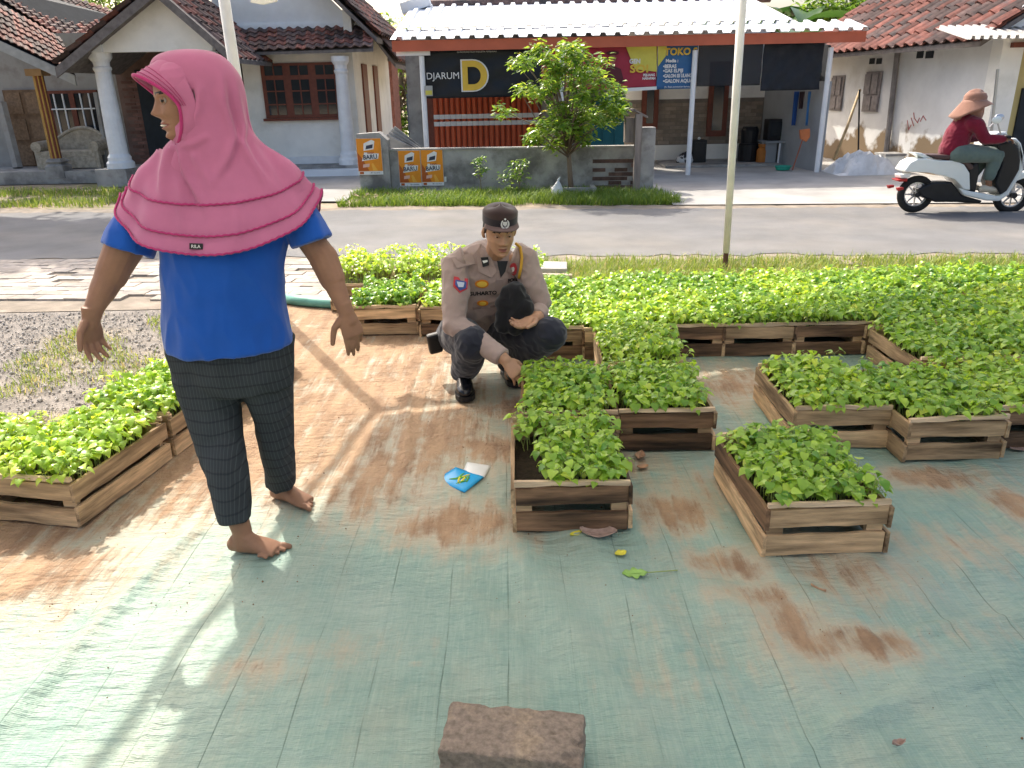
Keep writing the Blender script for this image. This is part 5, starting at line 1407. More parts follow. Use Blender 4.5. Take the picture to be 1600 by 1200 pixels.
def foot(b, heel, d, med, ankle, size=.225):
    """bare foot with five toes; med = side of the big toe"""
    h = Vector(heel); d = Vector(d).normalized(); u = Vector((0, 0, 1)); m_ = d.cross(u)
    if m_.dot(Vector(med)) < 0: m_ = -m_
    k = size / .225; S = []
    for t, w_, hh in ((0, .022, .020), (.02, .029, .033), (.05, .031, .040), (.09, .033, .034), (.12, .038, .027), (.15, .043, .020), (.172, .042, .014)):
        S.append((h + d * t * k + u * hh * k * .98 + m_ * (.004 * (t > .1)), w_ * k, hh * k))
    loft(b, [q[0] for q in S], m_, [q[1] for q in S], [q[2] for q in S], 18)
    a = Vector(ankle); b.limb([h + d * .045 * k + u * .035 * k, h.lerp(a, .5) + d * .03 * k + u * .02, a], [.035 * k, .034 * k, .037 * k], 14)
    b.capsule(h + d * .05 * k + u * .06 * k, h + d * .13 * k + u * .024 * k, .033 * k, .020 * k, 12)
    for i, (o, L_, r0) in enumerate(((.031, .044, .0120), (.0095, .044, .0082), (-.0085, .040, .0076), (-.0255, .035, .0072), (-.0415, .029, .0070))):
        p = h + d * (.160 - .009 * i) * k + m_ * o * k * .92 + u * .012 * k; dt = (d + m_ * o * 4.5).normalized()
        b.limb([p, p + dt * L_ * .5 * k + u * .004, p + dt * L_ * k + u * (-.002)], [r0 * k, r0 * k, r0 * .92 * k], 10)
    return b
def join(parts):
    """[(mesh, material index or None)] -> one mesh"""
    V, F, MI = [], [], []
    for me, mi in parts:
        o = len(V); V += [tuple(v.co) for v in me.vertices]
        for p in me.polygons: F.append(tuple(o + i for i in p.vertices)); MI.append(p.material_index if mi is None else mi)
    me = bpy.data.meshes.new('body'); me.from_pydata(V, [], F); me.update()
    me.polygons.foreach_set('use_smooth', [True] * len(F))
    return me, MI
def skin_obj(parent, body_mb, head_mb, skin, voxel=.0036, smooth=3):
    bm_ = remesh(body_mb, voxel, smooth); hm = head_mb.mesh('head', [], True)
    for p, m_ in zip(hm.polygons, head_mb.m): pass
    me, MI = join([(bm_, 0), (hm, None)]); nb = len(bm_.polygons)
    MI = [0] * nb + list(head_mb.m)
    o = mesh_obj('body', me, [skin, M['lip'], M['hair'], M['eye'], M['tooth']], parent)
    o.data.polygons.foreach_set('material_index', MI); o.data.update()
    return o
def folds(amp, fx, fz, seed, th=(0, 0, 1)):
    o = Vector((seed * 1.7, seed * 3.1, seed))
    def f(co):
        q = Vector((co.x * fx, co.y * fx, co.z * fz)) + o
        a = mnoise.noise(q); c = mnoise.noise(q * 2.3)
        return amp * (a * .9 + (1 - abs(c) * 2.2) * .45)
    return f
def ring_tube(pts, r, name, m, parent, closed=False, n=6):
    if closed: pts = pts + pts[:1]
    return MB().tube(pts, r, n).obj(name, m, parent, world=True, smooth=True)
# ================================================================ THE WOMAN
wm = thing('person', (-.92, 2.48, 0), 'barefoot woman in pink hijab and blue T-shirt striding across the tarpaulin', 'person')
X_ = Vector((1, 0, 0)); Z_ = Vector((0, 0, 1))
def sec(py, pl, pr_, Y):
    a, b = W(pl, py, Y), W(pr_, py, Y); return (a + b) / 2, (b - a).length / 2
# --- body (skin): torso core, legs, arms, hands, feet
body = MB()
hipR, hipL = Vector((-1.04, 2.50, .78)), Vector((-.84, 2.54, .78))
knR, knL = W(345, 690, 2.42), W(437, 660, 2.56)
anR, anL = W(378, 842, 2.34), W(440, 772, 2.68)
footR = G(372, 862); footR = Vector((-1.0, 2.325, .002)); footL = Vector((-.955, 2.70, .002))
anR = footR + Vector((.040, .004, .115)); anL = footL + Vector((.035, -.025, .115))
body.limb([(-.94, 2.52, .85), (-.935, 2.52, 1.05), (-.93, 2.52, 1.18)], [.135, .125, .13])
neckb = W(300, 250, 2.5)
headc = W(291, 157, 2.47)
body.limb([(-.93, 2.52, 1.2), neckb, headc + Vector((.02, .02, -.05))], [.10, .055, .052])
body.limb([hipR, knR + Vector((0, .01, 0)), anR], [.066, .040, .031]); body.limb([hipL + Vector((-.01, .02, 0)), knL, anL], [.066, .040, .031])
foot(body, footR, (.97, -.16, 0), (0, 1, 0), anR, .222); foot(body, footL, (.90, -.42, 0), (0, -1, 0), anL, .222)
shR, elR, wrR = W(240, 330, 2.53), W(178, 420, 2.44), W(141, 493, 2.36)
shL, elL, wrL = W(446, 322, 2.54), W(505, 402, 2.5), W(541, 487, 2.44)
body.limb([shR, elR, wrR], [.046, .051, .0255], 16); body.capsule(W(198, 372, 2.46), W(174, 430, 2.43), .056, .050, 16)
body.capsule(elR, elR.lerp(wrR, .5), .049, .040, 14)
body.limb([shL, elL, wrL], [.042, .046, .0245], 16); body.capsule(elL, elL.lerp(wrL, .4), .048, .042, 14)
body.capsule(wrR.lerp(elR, .18), wrR + Vector((-.006, 0, -.03)), .029, .025, 16); body.capsule(wrL.lerp(elL, .18), wrL + Vector((.008, 0, -.03)), .028, .024, 16)
hand(body, wrR, (-.12, .0, -1), (.80, -.42, -.1), (-.5, -.85, 0), (.30, .48, .56, .60), .172, (.35, .6), .05, .027)
hand(body, wrL, (.22, -.05, -1), (-.55, .75, 0), (-.8, -.5, 0), (.16, .20, .26, .42), .168, (.2, .35), .03, .026)
hd = MB()
fw = Vector((-.82, -.56, -.10)); upv = Vector((-.13, 0, 1))
TH = head(hd, headc, fw, upv, .222, smile=1.0, lids=.16, ears=False, gaze=-.006)
skin_obj(wm, body, hd, M['skin_d'])
# --- trousers: dark check
def check_mat():
    m = mat('dark_check_cloth', (.040, .046, .052), .9, var=.15, scale=7, bump=.3, bscale=300, spec=.15, bdist=.001)
    t = m.node_tree; N = t.nodes; L = t.links; hv = [n_ for n_ in N if n_.type == 'HUE_SAT'][0]; b = N['Principled BSDF']
    tc = N.new('ShaderNodeTexCoord'); sx = N.new('ShaderNodeSeparateXYZ'); L.new(tc.outputs['Object'], sx.inputs[0])
    nz = N.new('ShaderNodeTexNoise'); nz.inputs['Scale'].default_value = 5; L.new(tc.outputs['Object'], nz.inputs[0])
    def band(sock, period, width, wob):
        q = N.new('ShaderNodeMath'); q.operation = 'MULTIPLY_ADD'; L.new(nz.outputs[0], q.inputs[0]); q.inputs[1].default_value = wob; L.new(sock, q.inputs[2])
        p = N.new('ShaderNodeMath'); p.operation = 'PINGPONG'; L.new(q.outputs[0], p.inputs[0]); p.inputs[1].default_value = period / 2
        r_ = N.new('ShaderNodeMapRange'); r_.inputs[1].default_value = 0; r_.inputs[2].default_value = width; r_.inputs[3].default_value = 1; r_.inputs[4].default_value = 0; L.new(p.outputs[0], r_.inputs[0]); return r_.outputs[0]
    def mix(f, c, a, k):
        x = N.new('ShaderNodeMix'); x.data_type = 'RGBA'; L.new(a, x.inputs[6]); x.inputs[7].default_value = (*c, 1)
        g_ = N.new('ShaderNodeMath'); g_.operation = 'MULTIPLY'; g_.inputs[1].default_value = k; L.new(f, g_.inputs[0]); L.new(g_.outputs[0], x.inputs[0]); return x.outputs[2]
    c = mix(band(sx.outputs[0], .011, .0016, .01), (.11, .12, .125), hv.outputs[0], .42)
    c = mix(band(sx.outputs[2], .042, .005, .05), (.010, .011, .016), c, .5)
    L.new(c, b.inputs['Base Color']); return m
tr = MB()
rows = [(520, 262, 456, 2.50, .145), (550, 266, 456, 2.50, .148), (580, 274, 456, 2.50, .140), (603, 282, 456, 2.50, .115)]
P, A, B_ = [], [], []
for py, l, r_, Y, d in rows: c, hw = sec(py, l, r_, Y); P.append(c); A.append(hw); B_.append(d)
loft(tr, P, X_, A, B_, 28)
for rows in ([(585, 275, 378, 2.49, .118), (640, 291, 376, 2.48, .100), (690, 309, 380, 2.45, .088), (740, 325, 387, 2.385, .080), (790, 338, 391, 2.345, .074), (814, 343, 392, 2.328, .068)],
             [(585, 372, 456, 2.53, .118), (640, 396, 456, 2.55, .098), (690, 408, 457, 2.58, .086), (725, 414, 460, 2.62, .078), (752, 416, 463, 2.655, .070)]):
    P, A, B_ = [], [], []
    for py, l, r_, Y, d in rows: c, hw = sec(py, l, r_, Y); P.append(c); A.append(hw); B_.append(d)
    loft(tr, P, X_, A, B_, 26)
mesh_obj('trousers', remesh(tr, .007, 5), check_mat(), wm, disp=folds(.010, 8, 3.5, 2))
# --- blue T-shirt
ts = MB(); P, A, B_ = [], [], []
for py, l, r_, Y, d in ((285, 270, 405, 2.53, .06), (305, 252, 428, 2.53, .08), (330, 240, 445, 2.52, .105), (365, 244, 453, 2.49, .142), (400, 254, 443, 2.48, .145), (440, 255, 441, 2.48, .145), (480, 257, 445, 2.48, .148), (515, 260, 452, 2.48, .152), (538, 263, 457, 2.48, .154)):
    c, hw = sec(py, l, r_, Y); P.append(c); A.append(hw); B_.append(d)
loft(ts, P, X_, A, B_, 36)
loft(ts, [W(258, 330, 2.54), W(232, 338, 2.525), W(214, 354, 2.50), W(205, 376, 2.465), W(200, 392, 2.455)], X_, [.035, .052, .070, .077, .078], [.045, .06, .072, .078, .078], 22)
loft(ts, [W(425, 325, 2.55), W(450, 328, 2.54), W(466, 338, 2.52), W(478, 358, 2.49), W(486, 378, 2.485)], X_, [.035, .046, .060, .068, .070], [.045, .055, .066, .070, .070], 22)
M['bluecloth'] = cloth('blue_jersey', (.012, .085, .40), .08)
mesh_obj('t_shirt', remesh(ts, .006, 6), M['bluecloth'], wm, disp=folds(.012, 7, 3.5, 5))
# --- hijab: shell round the head running into a shoulder cape
M['pink'] = cloth('pink_jersey', (.46, .145, .265), .07, rough=.75)
M['pinkd'] = cloth('magenta_trim', (.40, .035, .15), .1)
rows = [(77, 284, 306, 2.50, .02, .03), (80, 262, 326, 2.50, .05, .07), (88, 244, 345, 2.50, .075, .095), (102, 236, 360, 2.50, .09, .112), (122, 233, 374, 2.50, .098, .120), (145, 235, 381, 2.50, .102, .122), (170, 240, 385, 2.50, .102, .120),
        (192, 246, 389, 2.50, .10, .115), (212, 250, 397, 2.50, .10, .110), (228, 247, 415, 2.505, .105, .11), (244, 232, 440, 2.51, .115, .12), (262, 216, 463, 2.51, .135, .14), (276, 208, 474, 2.51, .155, .16), (286, 201, 482, 2.51, .175, .18), (292, 196, 487, 2.51, .19, .195)]
NA = 168; hj = []
for ri, (py, l, r_, Y, df, db) in enumerate(rows):
    c, hw = sec(py, l, r_, Y); ring = []
    lev = max(0, (ri - 8) / 6)                              # 0 at the head .. 1 at the cape
    for k in range(NA):
        a = 2 * PI * k / NA; ca, sa = math.cos(a), math.sin(a)     # sa > 0 : front (towards the camera)
        q = c + Vector((hw * ca, -(df if sa > 0 else db) * sa, 0))
        q.z -= lev ** 1.2 * .135 * (abs(sa) ** .85)          # the cape hangs lower in front and behind
        fo = .012 * lev * (math.sin(a * 9 + 1.2 * math.sin(a * 2) + ri * .12) * .5 + .9 * mnoise.noise(Vector((ca * 2.2, sa * 2.2, ri * .16))))
        q += Vector((ca, -sa, 0)) * fo
        ring.append(q)
    hj.append(ring)
hem_extra = []
last = hj[-1]
for step in (1, 2):
    hj.append([p + Vector((0, 0, -.020 * step * (.35 + .65 * abs(math.sin(2 * PI * k / NA))))) + Vector((math.cos(2 * PI * k / NA), -math.sin(2 * PI * k / NA), 0)) * .010 * step for k, p in enumerate(last)])
# refine between rows for a smooth drape
fine = []
for i in range(len(hj) - 1):
    for q in range(6):
        t = q / 6; p0, p1, p2, p3 = hj[max(i - 1, 0)], hj[i], hj[i + 1], hj[min(i + 2, len(hj) - 1)]
        fine.append([.5 * ((2 * p1[k]) + (p2[k] - p0[k]) * t + (2 * p0[k] - 5 * p1[k] + 4 * p2[k] - p3[k]) * t * t + (3 * p1[k] - p0[k] - 3 * p2[k] + p3[k]) * t ** 3) for k in range(NA)])
fine.append(hj[-1])
def to_px(p):
    q = CM.transposed() @ (p - Vector((0, 0, CAM_H))); return 800 + FOC * q.x / -q.z, 600 - FOC * q.y / -q.z
FOLDS = [([(302, 128), (299, 168), (290, 197), (272, 224)], 5, -.012), ([(312, 128), (310, 165), (302, 198)], 8, .008),
         ([(344, 108), (350, 164), (366, 214), (357, 247), (323, 296)], 7, .013), ([(354, 120), (361, 170), (374, 214), (366, 250), (334, 300)], 5, -.010),
         ([(366, 112), (381, 197), (378, 220), (391, 247), (416, 285), (424, 330)], 6, .014), ([(373, 125), (388, 197), (388, 222), (402, 250), (428, 285)], 5, -.008),
         ([(276, 224), (293, 277), (331, 344)], 6, .015), ([(271, 228), (285, 277), (318, 340)], 6, -.013), ([(265, 222), (256, 268), (254, 316)], 7, .013), ([(248, 232), (240, 270), (238, 310)], 7, -.009),
         ([(300, 236), (312, 258), (340, 300)], 6, .010), ([(330, 210), (300, 226), (280, 228)], 5, .008), ([(230, 250), (214, 285), (206, 316)], 8, .010), ([(440, 245), (458, 270), (470, 300)], 8, .010), ([(400, 215), (432, 262), (452, 312)], 8, -.010), ([(283, 240), (282, 300), (286, 370)], 7, .008), ([(365, 300), (372, 350), (368, 390)], 9, .009)]
def seg_d(x, y, P):
    best = 1e9; n_ = len(P) - 1; s_ = 0
    for i_, ((ax, ay), (bx, by)) in enumerate(zip(P[:-1], P[1:])):
        dx, dy = bx - ax, by - ay; t = max(0, min(1, ((x - ax) * dx + (y - ay) * dy) / (dx * dx + dy * dy)))
        d_ = (x - ax - t * dx) ** 2 + (y - ay - t * dy) ** 2
        if d_ < best: best, s_ = d_, (i_ + t) / n_
    return best, min(1, s_ * 5, (1 - s_) * 3.5)
for r_ in fine:
    c = sum(r_, Vector()) / NA
    for k in range(NA):
        sa = math.sin(2 * PI * k / NA)
        if sa < -.05: continue
        x, y = to_px(r_[k]); d = 0
        for P, w_, am in FOLDS:
            q_, e_ = seg_d(x, y, P); d += am * e_ * math.exp(-q_ / (w_ * w_))
        nv = Vector((r_[k].x - c.x, r_[k].y - c.y, 0)).normalized(); nv = (nv + Vector((0, -.8, 0))).normalized()
        r_[k] = r_[k] + nv * d
f_ = fw.normalized(); u_ = (upv - f_ * upv.dot(f_)).normalized(); r__ = f_.cross(u_); kk = .222 / .23
def loc_head(p):
    d = (p - headc) / kk; return d.dot(r__), -d.dot(f_), d.dot(u_)
V = [p for r_ in fine for p in r_]; F = []
for i in range(len(fine) - 1):
    for k in range(NA):
        k2 = (k + 1) % NA; q = (i * NA + k, i * NA + k2, (i + 1) * NA + k2, (i + 1) * NA + k)
        c = (V[q[0]] + V[q[2]]) / 2; x, y, z = loc_head(c)
        if y < .02 and (x / .088) ** 2 + ((z + .004) / .122) ** 2 < 1: continue
        if x > .02 and y < -.02 and -.13 < z < .045: continue
        F.append(q)
hjb = MB().add(V, F); hjo = hjb.obj('hijab', M['pink'], wm, world=True, smooth=True)
s = hjo.modifiers.new('s', 'SOLIDIFY'); s.thickness = .004
def on_cape(row, dr=.004):
    rr = fine[row]; c = sum(rr, Vector()) / NA
    return [p + (Vector((p.x - c.x, p.y - c.y, 0)).normalized()) * dr for p in rr]
nR = len(fine)
for row, r_ in ((nR - 15, .0042), (nR - 27, .0040), (nR - 1, .0040)):
    pts = on_cape(row)
    pts = [p + Vector((0, 0, .0013 * (-1) ** i)) for i, p in enumerate(pts)]
    ring_tube(pts, r_, 'crochet_trim', M['pinkd'], hjo, True, 5)
# close-fitting inner part that frames the face and closes under the chin
V, F = [], []; nu, nv_ = 96, 60
for j in range(nv_ + 1):
    t = j / nv_
    w, fr, bk = interp(HT, HWd, t) + .009, interp(HT, HFr, t) + .009, interp(HT, HBk, t) + .010
    for i in range(nu):
        a = 2 * PI * i / nu; sx, cy = math.sin(a), math.cos(a)
        V.append(TH(w * math.copysign(abs(sx) ** .88, sx), -(fr if cy > 0 else bk) * math.copysign(abs(cy) ** .88, cy), -.118 + .242 * t))
for j in range(nv_):
    for i in range(nu):
        q = (j * nu + i, j * nu + (i + 1) % nu, (j + 1) * nu + (i + 1) % nu, (j + 1) * nu + i); x, y, z = loc_head((V[q[0]] + V[q[2]]) / 2)
        if y < -.008 and (x / .0725) ** 2 + ((z + .016) / .108) ** 2 < 1: continue
        F.append(q)
F.append(tuple(range(nu)))
MB().add(V, F).obj('inner_cap', M['pink'], hjo, smooth=True, loc=-(wm.location + hjo.location))
nk_ = MB(); nk_.limb([TH(0, -.005, -.085), TH(0, .02, -.14), W(300, 262, 2.5)], [.068, .075, .095], 18)
mesh_obj('neck_wrap', remesh(nk_, .006, 6), M['pink'], hjo, disp=folds(.008, 12, 10, 3))
# visor band: from the shell to a padded rim that shades the forehead and runs down the cheeks
rim, inn, mid = [], [], []
nS = 60
for i in range(nS + 1):
    a = 2 * PI * i / nS - PI                                # 0 = top of the face
    ct = max(0, math.cos(a)); br = ct ** 1.3
    rx, rz = .073, .108
    ex, ez = rx * math.sin(a), rz * math.cos(a) - .016
    yf = -.056 - .074 * br + .014 * (abs(math.sin(a)) ** 2) - .010 * max(0, -math.cos(a)) ** 2
    rim.append(TH(ex * (1 + .05 * br), yf, ez - .004 * br))
    mid.append(TH(ex * 1.24, yf * .60 + .004, ez * 1.10 + .012 * br))
    inn.append(TH(rx * 1.32 * math.sin(a), .004 - .02 * br, (rz * 1.22) * math.cos(a) - .006 + .012 * br))
b = MB(); b.rings([rim, mid, inn], caps=False, closed=False); vb = b.obj('visor', M['pink'], hjo, smooth=True, loc=-(wm.location + hjo.location))
s = vb.modifiers.new('sub', 'SUBSURF'); s.levels = 2; s.render_levels = 2
s = vb.modifiers.new('s', 'SOLIDIFY'); s.thickness = .007
ring_tube(rim, .0055, 'visor_rim', M['pinkd'], hjo, False, 8)
for q in (.25, .5, .75):
    ring_tube([rim[i].lerp(mid[i], q) + (mid[i] - headc).normalized() * .0015 for i in range(nS // 2 - 15, nS // 2 + 16)], .0011, 'stitching', M['pinkd'], hjo, False, 4)
# sewn label near the hem
row = nR - 8; rr = on_cape(row, .006); i_ = min(range(NA), key=lambda k: (rr[k] - W(306, 379, rr[k].y)).length)
pt = rr[i_]; lt = MB().box((0, 0, 0), (.040, .003, .018)).obj('label_tag', M['black'], hjo, loc=pt - wm.location - hjo.location, rot=(-.25, .05, 0))
text('lettering', 'RILA', .014, M['white'], hjo, pt - wm.location - hjo.location + Vector((0, -.004, 0)), (PI / 2 - .25, .05, 0), depth=.0003)
# ================================================================ THE SQUATTING OFFICER
of = thing('person', (-.10, 3.95, 0), 'squatting man in tan uniform shirt, dark trousers and brown cap beside the crates', 'person')
M['tan'] = cloth('tan_uniform', (.35, .265, .235), .08)
M['navy'] = cloth('charcoal_trouser', (.022, .024, .035), .12)
M['cap'] = cloth('dark_brown_cloth', (.055, .035, .034), .12)
M['leather'] = mat('black_leather', (.010, .010, .013), .22, var=.2, spec=.5, bump=.1)
hC = W(781, 362, 3.80)
body = MB()
pel = Vector((-.20, 4.10, .27)); chest = Vector((-.12, 3.98, .62))
shr, shl = W(712, 412, 3.90), W(818, 404, 3.93)
elr, wrr = W(712, 508, 3.72), W(790, 563, 3.53)
ell, wrl = W(845, 478, 3.86), W(838, 496, 3.72)
hr, hl = Vector((-.30, 4.06, .24)), Vector((-.08, 4.08, .24))
kr, kl = W(738, 540, 3.60), W(862, 524, 3.66)
fr1, fl1 = Vector((-.255, 3.84, .0)), Vector((-.01, 4.02, 0))
ar, al = fr1 + Vector((-.0, .02, .10)), fl1 + Vector((0, .0, .10))
body.limb([pel, pel.lerp(chest, .5), chest], [.10, .10, .09]); body.limb([shr, chest, shl], [.036, .07, .036])
body.limb([chest + Vector((.03, .0, .04)), hC + Vector((-.01, .04, -.06))], [.05, .054])
back = Vector((0, .05, 0)); body.limb([hr, kr + back, ar], [.085, .042, .04]); body.limb([hl, kl + back, al], [.085, .042, .04])
body.limb([ar, ar + Vector((0, -.1, -.06))], [.036, .03]); body.limb([al, al + Vector((0, -.1, -.06))], [.036, .03])
body.limb([shr, elr, wrr], [.04, .036, .029], 14); body.limb([shl, ell, wrl], [.04, .036, .029], 14)
hand(body, wrr, (.55, -.25, -.62), (.30, .2, -.8), (.5, -.55, .1), (.25, .42, .5, .55), .182, (.5, .9), .03, .028)
hand(body, wrl, (-.78, -.42, -.22), (-.1, -.35, .9), (-.25, -.6, .7), (.30, .34, .38, .42), .182, (.3, .2), .04, .028)
hd = MB()
fw2 = Vector((.22, -.95, -.22)); up2 = Vector((.05, -.2, .97))
TH2 = head(hd, hC, fw2, up2, .225, smile=.0, male=True, lids=.18)
skin_obj(of, body, hd, M['skin'])
# hair at the sides under the cap
b = MB()
for s in (-1, 1):
    b.rings([[TH2(s * (.0745 + q), y, z) for y, z in ((.005, -.005), (-.02, .02), (-.03, .055), (.03, .06), (.05, .02), (.045, -.02))] for q in (-.012, .0035)])
b.rings([[TH2(x, .105 - abs(x) * .6 + q, z) for x, z in ((-.06, -.02), (.06, -.02), (.065, .05), (-.065, .05))] for q in (-.03, .003)])
b.obj('hair', M['hair'], of, world=True, smooth=False)
# shirt
sh = MB()
side = (shl - shr).normalized()
loft(sh, [pel + Vector((0, .02, -.05)), pel + Vector((.0, 0, .05)), pel.lerp(chest, .5) + Vector((0, -.01, 0)), chest, chest + Vector((.02, -.02, .085)), chest + Vector((.03, -.03, .13))], side, [.165, .17, .185, .20, .15, .075], [.135, .14, .135, .125, .09, .07], 30)
loft(sh, [shr + Vector((.05, 0, .02)), shr, shr.lerp(elr, .5), elr + Vector((-.005, .01, .0)), elr.lerp(wrr, .5), elr.lerp(wrr, .93)], Vector((0, 1, .2)), [.07, .076, .072, .066, .056, .046], [.068, .074, .068, .064, .052, .043], 20)
loft(sh, [shl + Vector((-.05, 0, .02)), shl, shl.lerp(ell, .5), ell, ell.lerp(wrl, .55), ell.lerp(wrl, .9)], Vector((0, 1, .2)), [.07, .074, .068, .062, .052, .044], [.068, .072, .066, .06, .05, .042], 20)
sho = mesh_obj('uniform_shirt', remesh(sh, .005, 6), M['tan'], of, disp=folds(.009, 9, 9, 11))
# trousers
tr = MB()
loft(tr, [pel + Vector((0, .05, -.13)), pel + Vector((0, .02, -.06)), pel + Vector((0, 0, .06))], X_, [.15, .185, .17], [.12, .15, .14], 26)
for h_, k_, a_ in ((hr, kr, ar), (hl, kl, al)):
    tr.limb([h_, h_.lerp(k_, .5) + Vector((0, 0, .012)), k_ + Vector((0, .03, .0))], [.112, .100, .082], 18)
    tr.limb([k_ + Vector((0, .025, -.005)), k_.lerp(a_, .5) + Vector((0, .01, 0)), a_ + Vector((0, 0, .005))], [.080, .082, .072], 18)
mesh_obj('trousers', remesh(tr, .006, 10), M['navy'], of, disp=folds(.010, 9, 11, 4))
# shoes
for (h_, d_) in ((fr1, Vector((.08, -1, 0))), (fl1, Vector((.25, -1, 0)))):
    d_.normalize(); s_ = d_.cross(Z_); b = MB()
    S = [(-.075, .030, .045), (-.05, .038, .058), (0, .040, .062), (.05, .041, .050), (.10, .047, .040), (.15, .046, .034), (.185, .034, .027), (.20, .015, .016)]
    S = [(t * .92, w_, hh * .95) for t, w_, hh in S]
    loft(b, [h_ + d_ * t + Z_ * (hh + .018) for t, w_, hh in S], s_, [w_ for t, w_, hh in S], [hh for t, w_, hh in S], 18)
    b.limb([h_ + Z_ * .08, h_ + Z_ * .15], [.045, .05], 14)
    so = mesh_obj('shoe', remesh(b, .006, 3), M['leather'], of)
    P = []
    for t, w_ in ((-.085, .026), (-.06, .042), (0, .044), (.06, .045), (.10, .052), (.15, .051), (.185, .036), (.198, .014)): P.append(h_ + d_ * t * .95 + s_ * w_)
    P += [h_ + d_ * t * .95 - s_ * w_ for t, w_ in ((.198, .014), (.185, .036), (.15, .051), (.10, .052), (.06, .045), (0, .044), (-.06, .042), (-.085, .026))]
    MB().prism([p + Z_ * .004 for p in P], (0, 0, .026)).obj('sole', M['black'], so, loc=-(of.location + so.location))
# cap: soft crown with band and visor
cp = MB(); nC = 40
prof = [(.94, .054, 0), (1.005, .056, 0), (1.03, .094, 0), (1.05, .112, 0), (.96, .124, 0), (.5, .130, 0), (.02, .131, 0)]
cp.rings([[TH2(.0835 * r_ * math.sin(2 * PI * k / nC), -.101 * r_ * math.cos(2 * PI * k / nC) + .006, z + (.012 * math.cos(2 * PI * k / nC) * (z > .1)) + (.006 * math.sin(4 * PI * k / nC + 1) * (z > .1))) for k in range(nC)] for r_, z, _ in prof], caps=False)
cpo = cp.obj('cap', M['cap'], of, world=True, smooth=True); s = cpo.modifiers.new('s', 'SOLIDIFY'); s.thickness = .003
bb = MB(); bb.rings([[TH2(.0872 * math.sin(2 * PI * k / nC), -.1052 * math.cos(2 * PI * k / nC) + .006, z) for k in range(nC)] for z in (.057, .096)], caps=False)
bb.obj('cap_band', cloth('cap_band_cloth', (.026, .022, .028), .1), cpo, smooth=True, loc=-(of.location + cpo.location))
V, F = [], []; nA_, nB_ = 18, 6
for j in range(nB_ + 1):
    s_ = j / nB_
    for i in range(nA_ + 1):
        a = R(-72 + 144 * i / nA_); e = .046 * math.cos(a * .95) ** .8 * s_
        V.append(TH2((.083 + e * .35) * math.sin(a), -(.1005 + e) * math.cos(a) + .006, (.059 - .006 * s_ - .016 * s_ * abs(math.sin(a)) ** 2)))
for j in range(nB_):
    for i in range(nA_): F.append((j * (nA_ + 1) + i, j * (nA_ + 1) + i + 1, (j + 1) * (nA_ + 1) + i + 1, (j + 1) * (nA_ + 1) + i))
vo = MB().add(V, F).obj('cap_visor', cloth('visor_cloth', (.12, .075, .07), .1), cpo, smooth=True, loc=-(of.location + cpo.location)); s = vo.modifiers.new('s', 'SOLIDIFY'); s.thickness = .004
# silver emblem: two laurel arcs, shield and star
em = MB(); y_ = -.1035
for s in (-1, 1): em.tube([TH2(s * .018 * math.sin(a), y_ - .003, .082 - .022 * math.cos(a)) for a in [R(8 + 17 * q) for q in range(9)]], [.0035, .004, .0045, .0045, .0045, .004, .0038, .003, .002], 6)
em.rings([[TH2(x, y_ + d_, z) for x, z in ((-.010, .092), (.010, .092), (.010, .079), (0, .068), (-.010, .079))] for d_ in (.001, -.005)])
em.sphere(TH2(0, y_ - .003, .106), .005, 8, 6)
em.obj('cap_emblem', plain('silver_thread', (.62, .63, .64), .4), cpo, loc=-(of.location + cpo.location))
# collar flaps, front placket, insignia
def nearest(px, py, push=.004):
    """point of the shirt surface met by the ray through a pixel"""
    org = Vector((0, 0, CAM_H)) - of.location - sho.location; r_ = ray(px, py).normalized()
    hit, p, n_, i_ = sho.ray_cast(org, r_)
    if not hit: p, n_ = (W(px, py, 3.85) - of.location - sho.location), Vector((0, -1, 0))
    return p + n_ * push, n_
def patch(pxs, m, name, push=.004, th=.003, parent=None):
    P = []; Nn = Vector()
    for x, y in pxs: p, n_ = nearest(x, y, push); P.append(p); Nn += n_
    c = sum(P, Vector()) / len(P); Nn.normalize(); b = MB()
    n = len(P); V = P + [p + Nn * th for p in P] + [c + Nn * th]
    F = [(k, (k + 1) % n, n + (k + 1) % n, n + k) for k in range(n)] + [(n + k, n + (k + 1) % n, 2 * n) for k in range(n)]
    return b.add(V, F).obj(name, m, sho if parent is None else parent), c, Nn
bpy.context.view_layer.update()
# pixel outlines taken in the photo, laid onto the shirt
patch([(750, 384), (763, 392), (775, 424), (768, 434), (748, 424), (744, 396)], M['tan'], 'collar', .010, .005)
patch([(800, 396), (812, 390), (812, 412), (802, 428), (792, 424)], M['tan'], 'collar', .010, .005)
patch([(776, 408), (793, 408), (789, 424), (782, 434)], M['black'], 'undershirt', .004, .002)
patch([(774, 436), (786, 436), (781, 500), (772, 520), (770, 510)], M['tan'], 'placket', .004, .004)
patch([(706, 404), (738, 396), (743, 412), (714, 420)], M['tan'], 'shoulder_strap', .006, .004)
patch([(752, 402), (762, 401), (764, 414), (754, 416)], M['black'], 'rank_tab', .017, .003)
patch([(754, 407), (761, 406), (761.5, 409), (755, 410)], M['white'], 'rank_mark', .0205, .002)
navyp = plain('patch_blue', (.05, .09, .28)); redp = plain('patch_red', (.50, .05, .06)); orp = plain('patch_orange', (.60, .20, .02))
patch([(709, 432), (730, 436), (729, 452), (718, 458), (708, 448)], redp, 'sleeve_patch', .004)
patch([(711.5, 438), (727, 441), (726.5, 451), (718, 455), (711, 446)], navyp, 'sleeve_patch', .008)
b, c, n_ = patch([(713, 442), (724, 443.5), (722.5, 450), (716, 450)], plain('patch_pale', (.45, .50, .60)), 'sleeve_patch', .0125, .001)
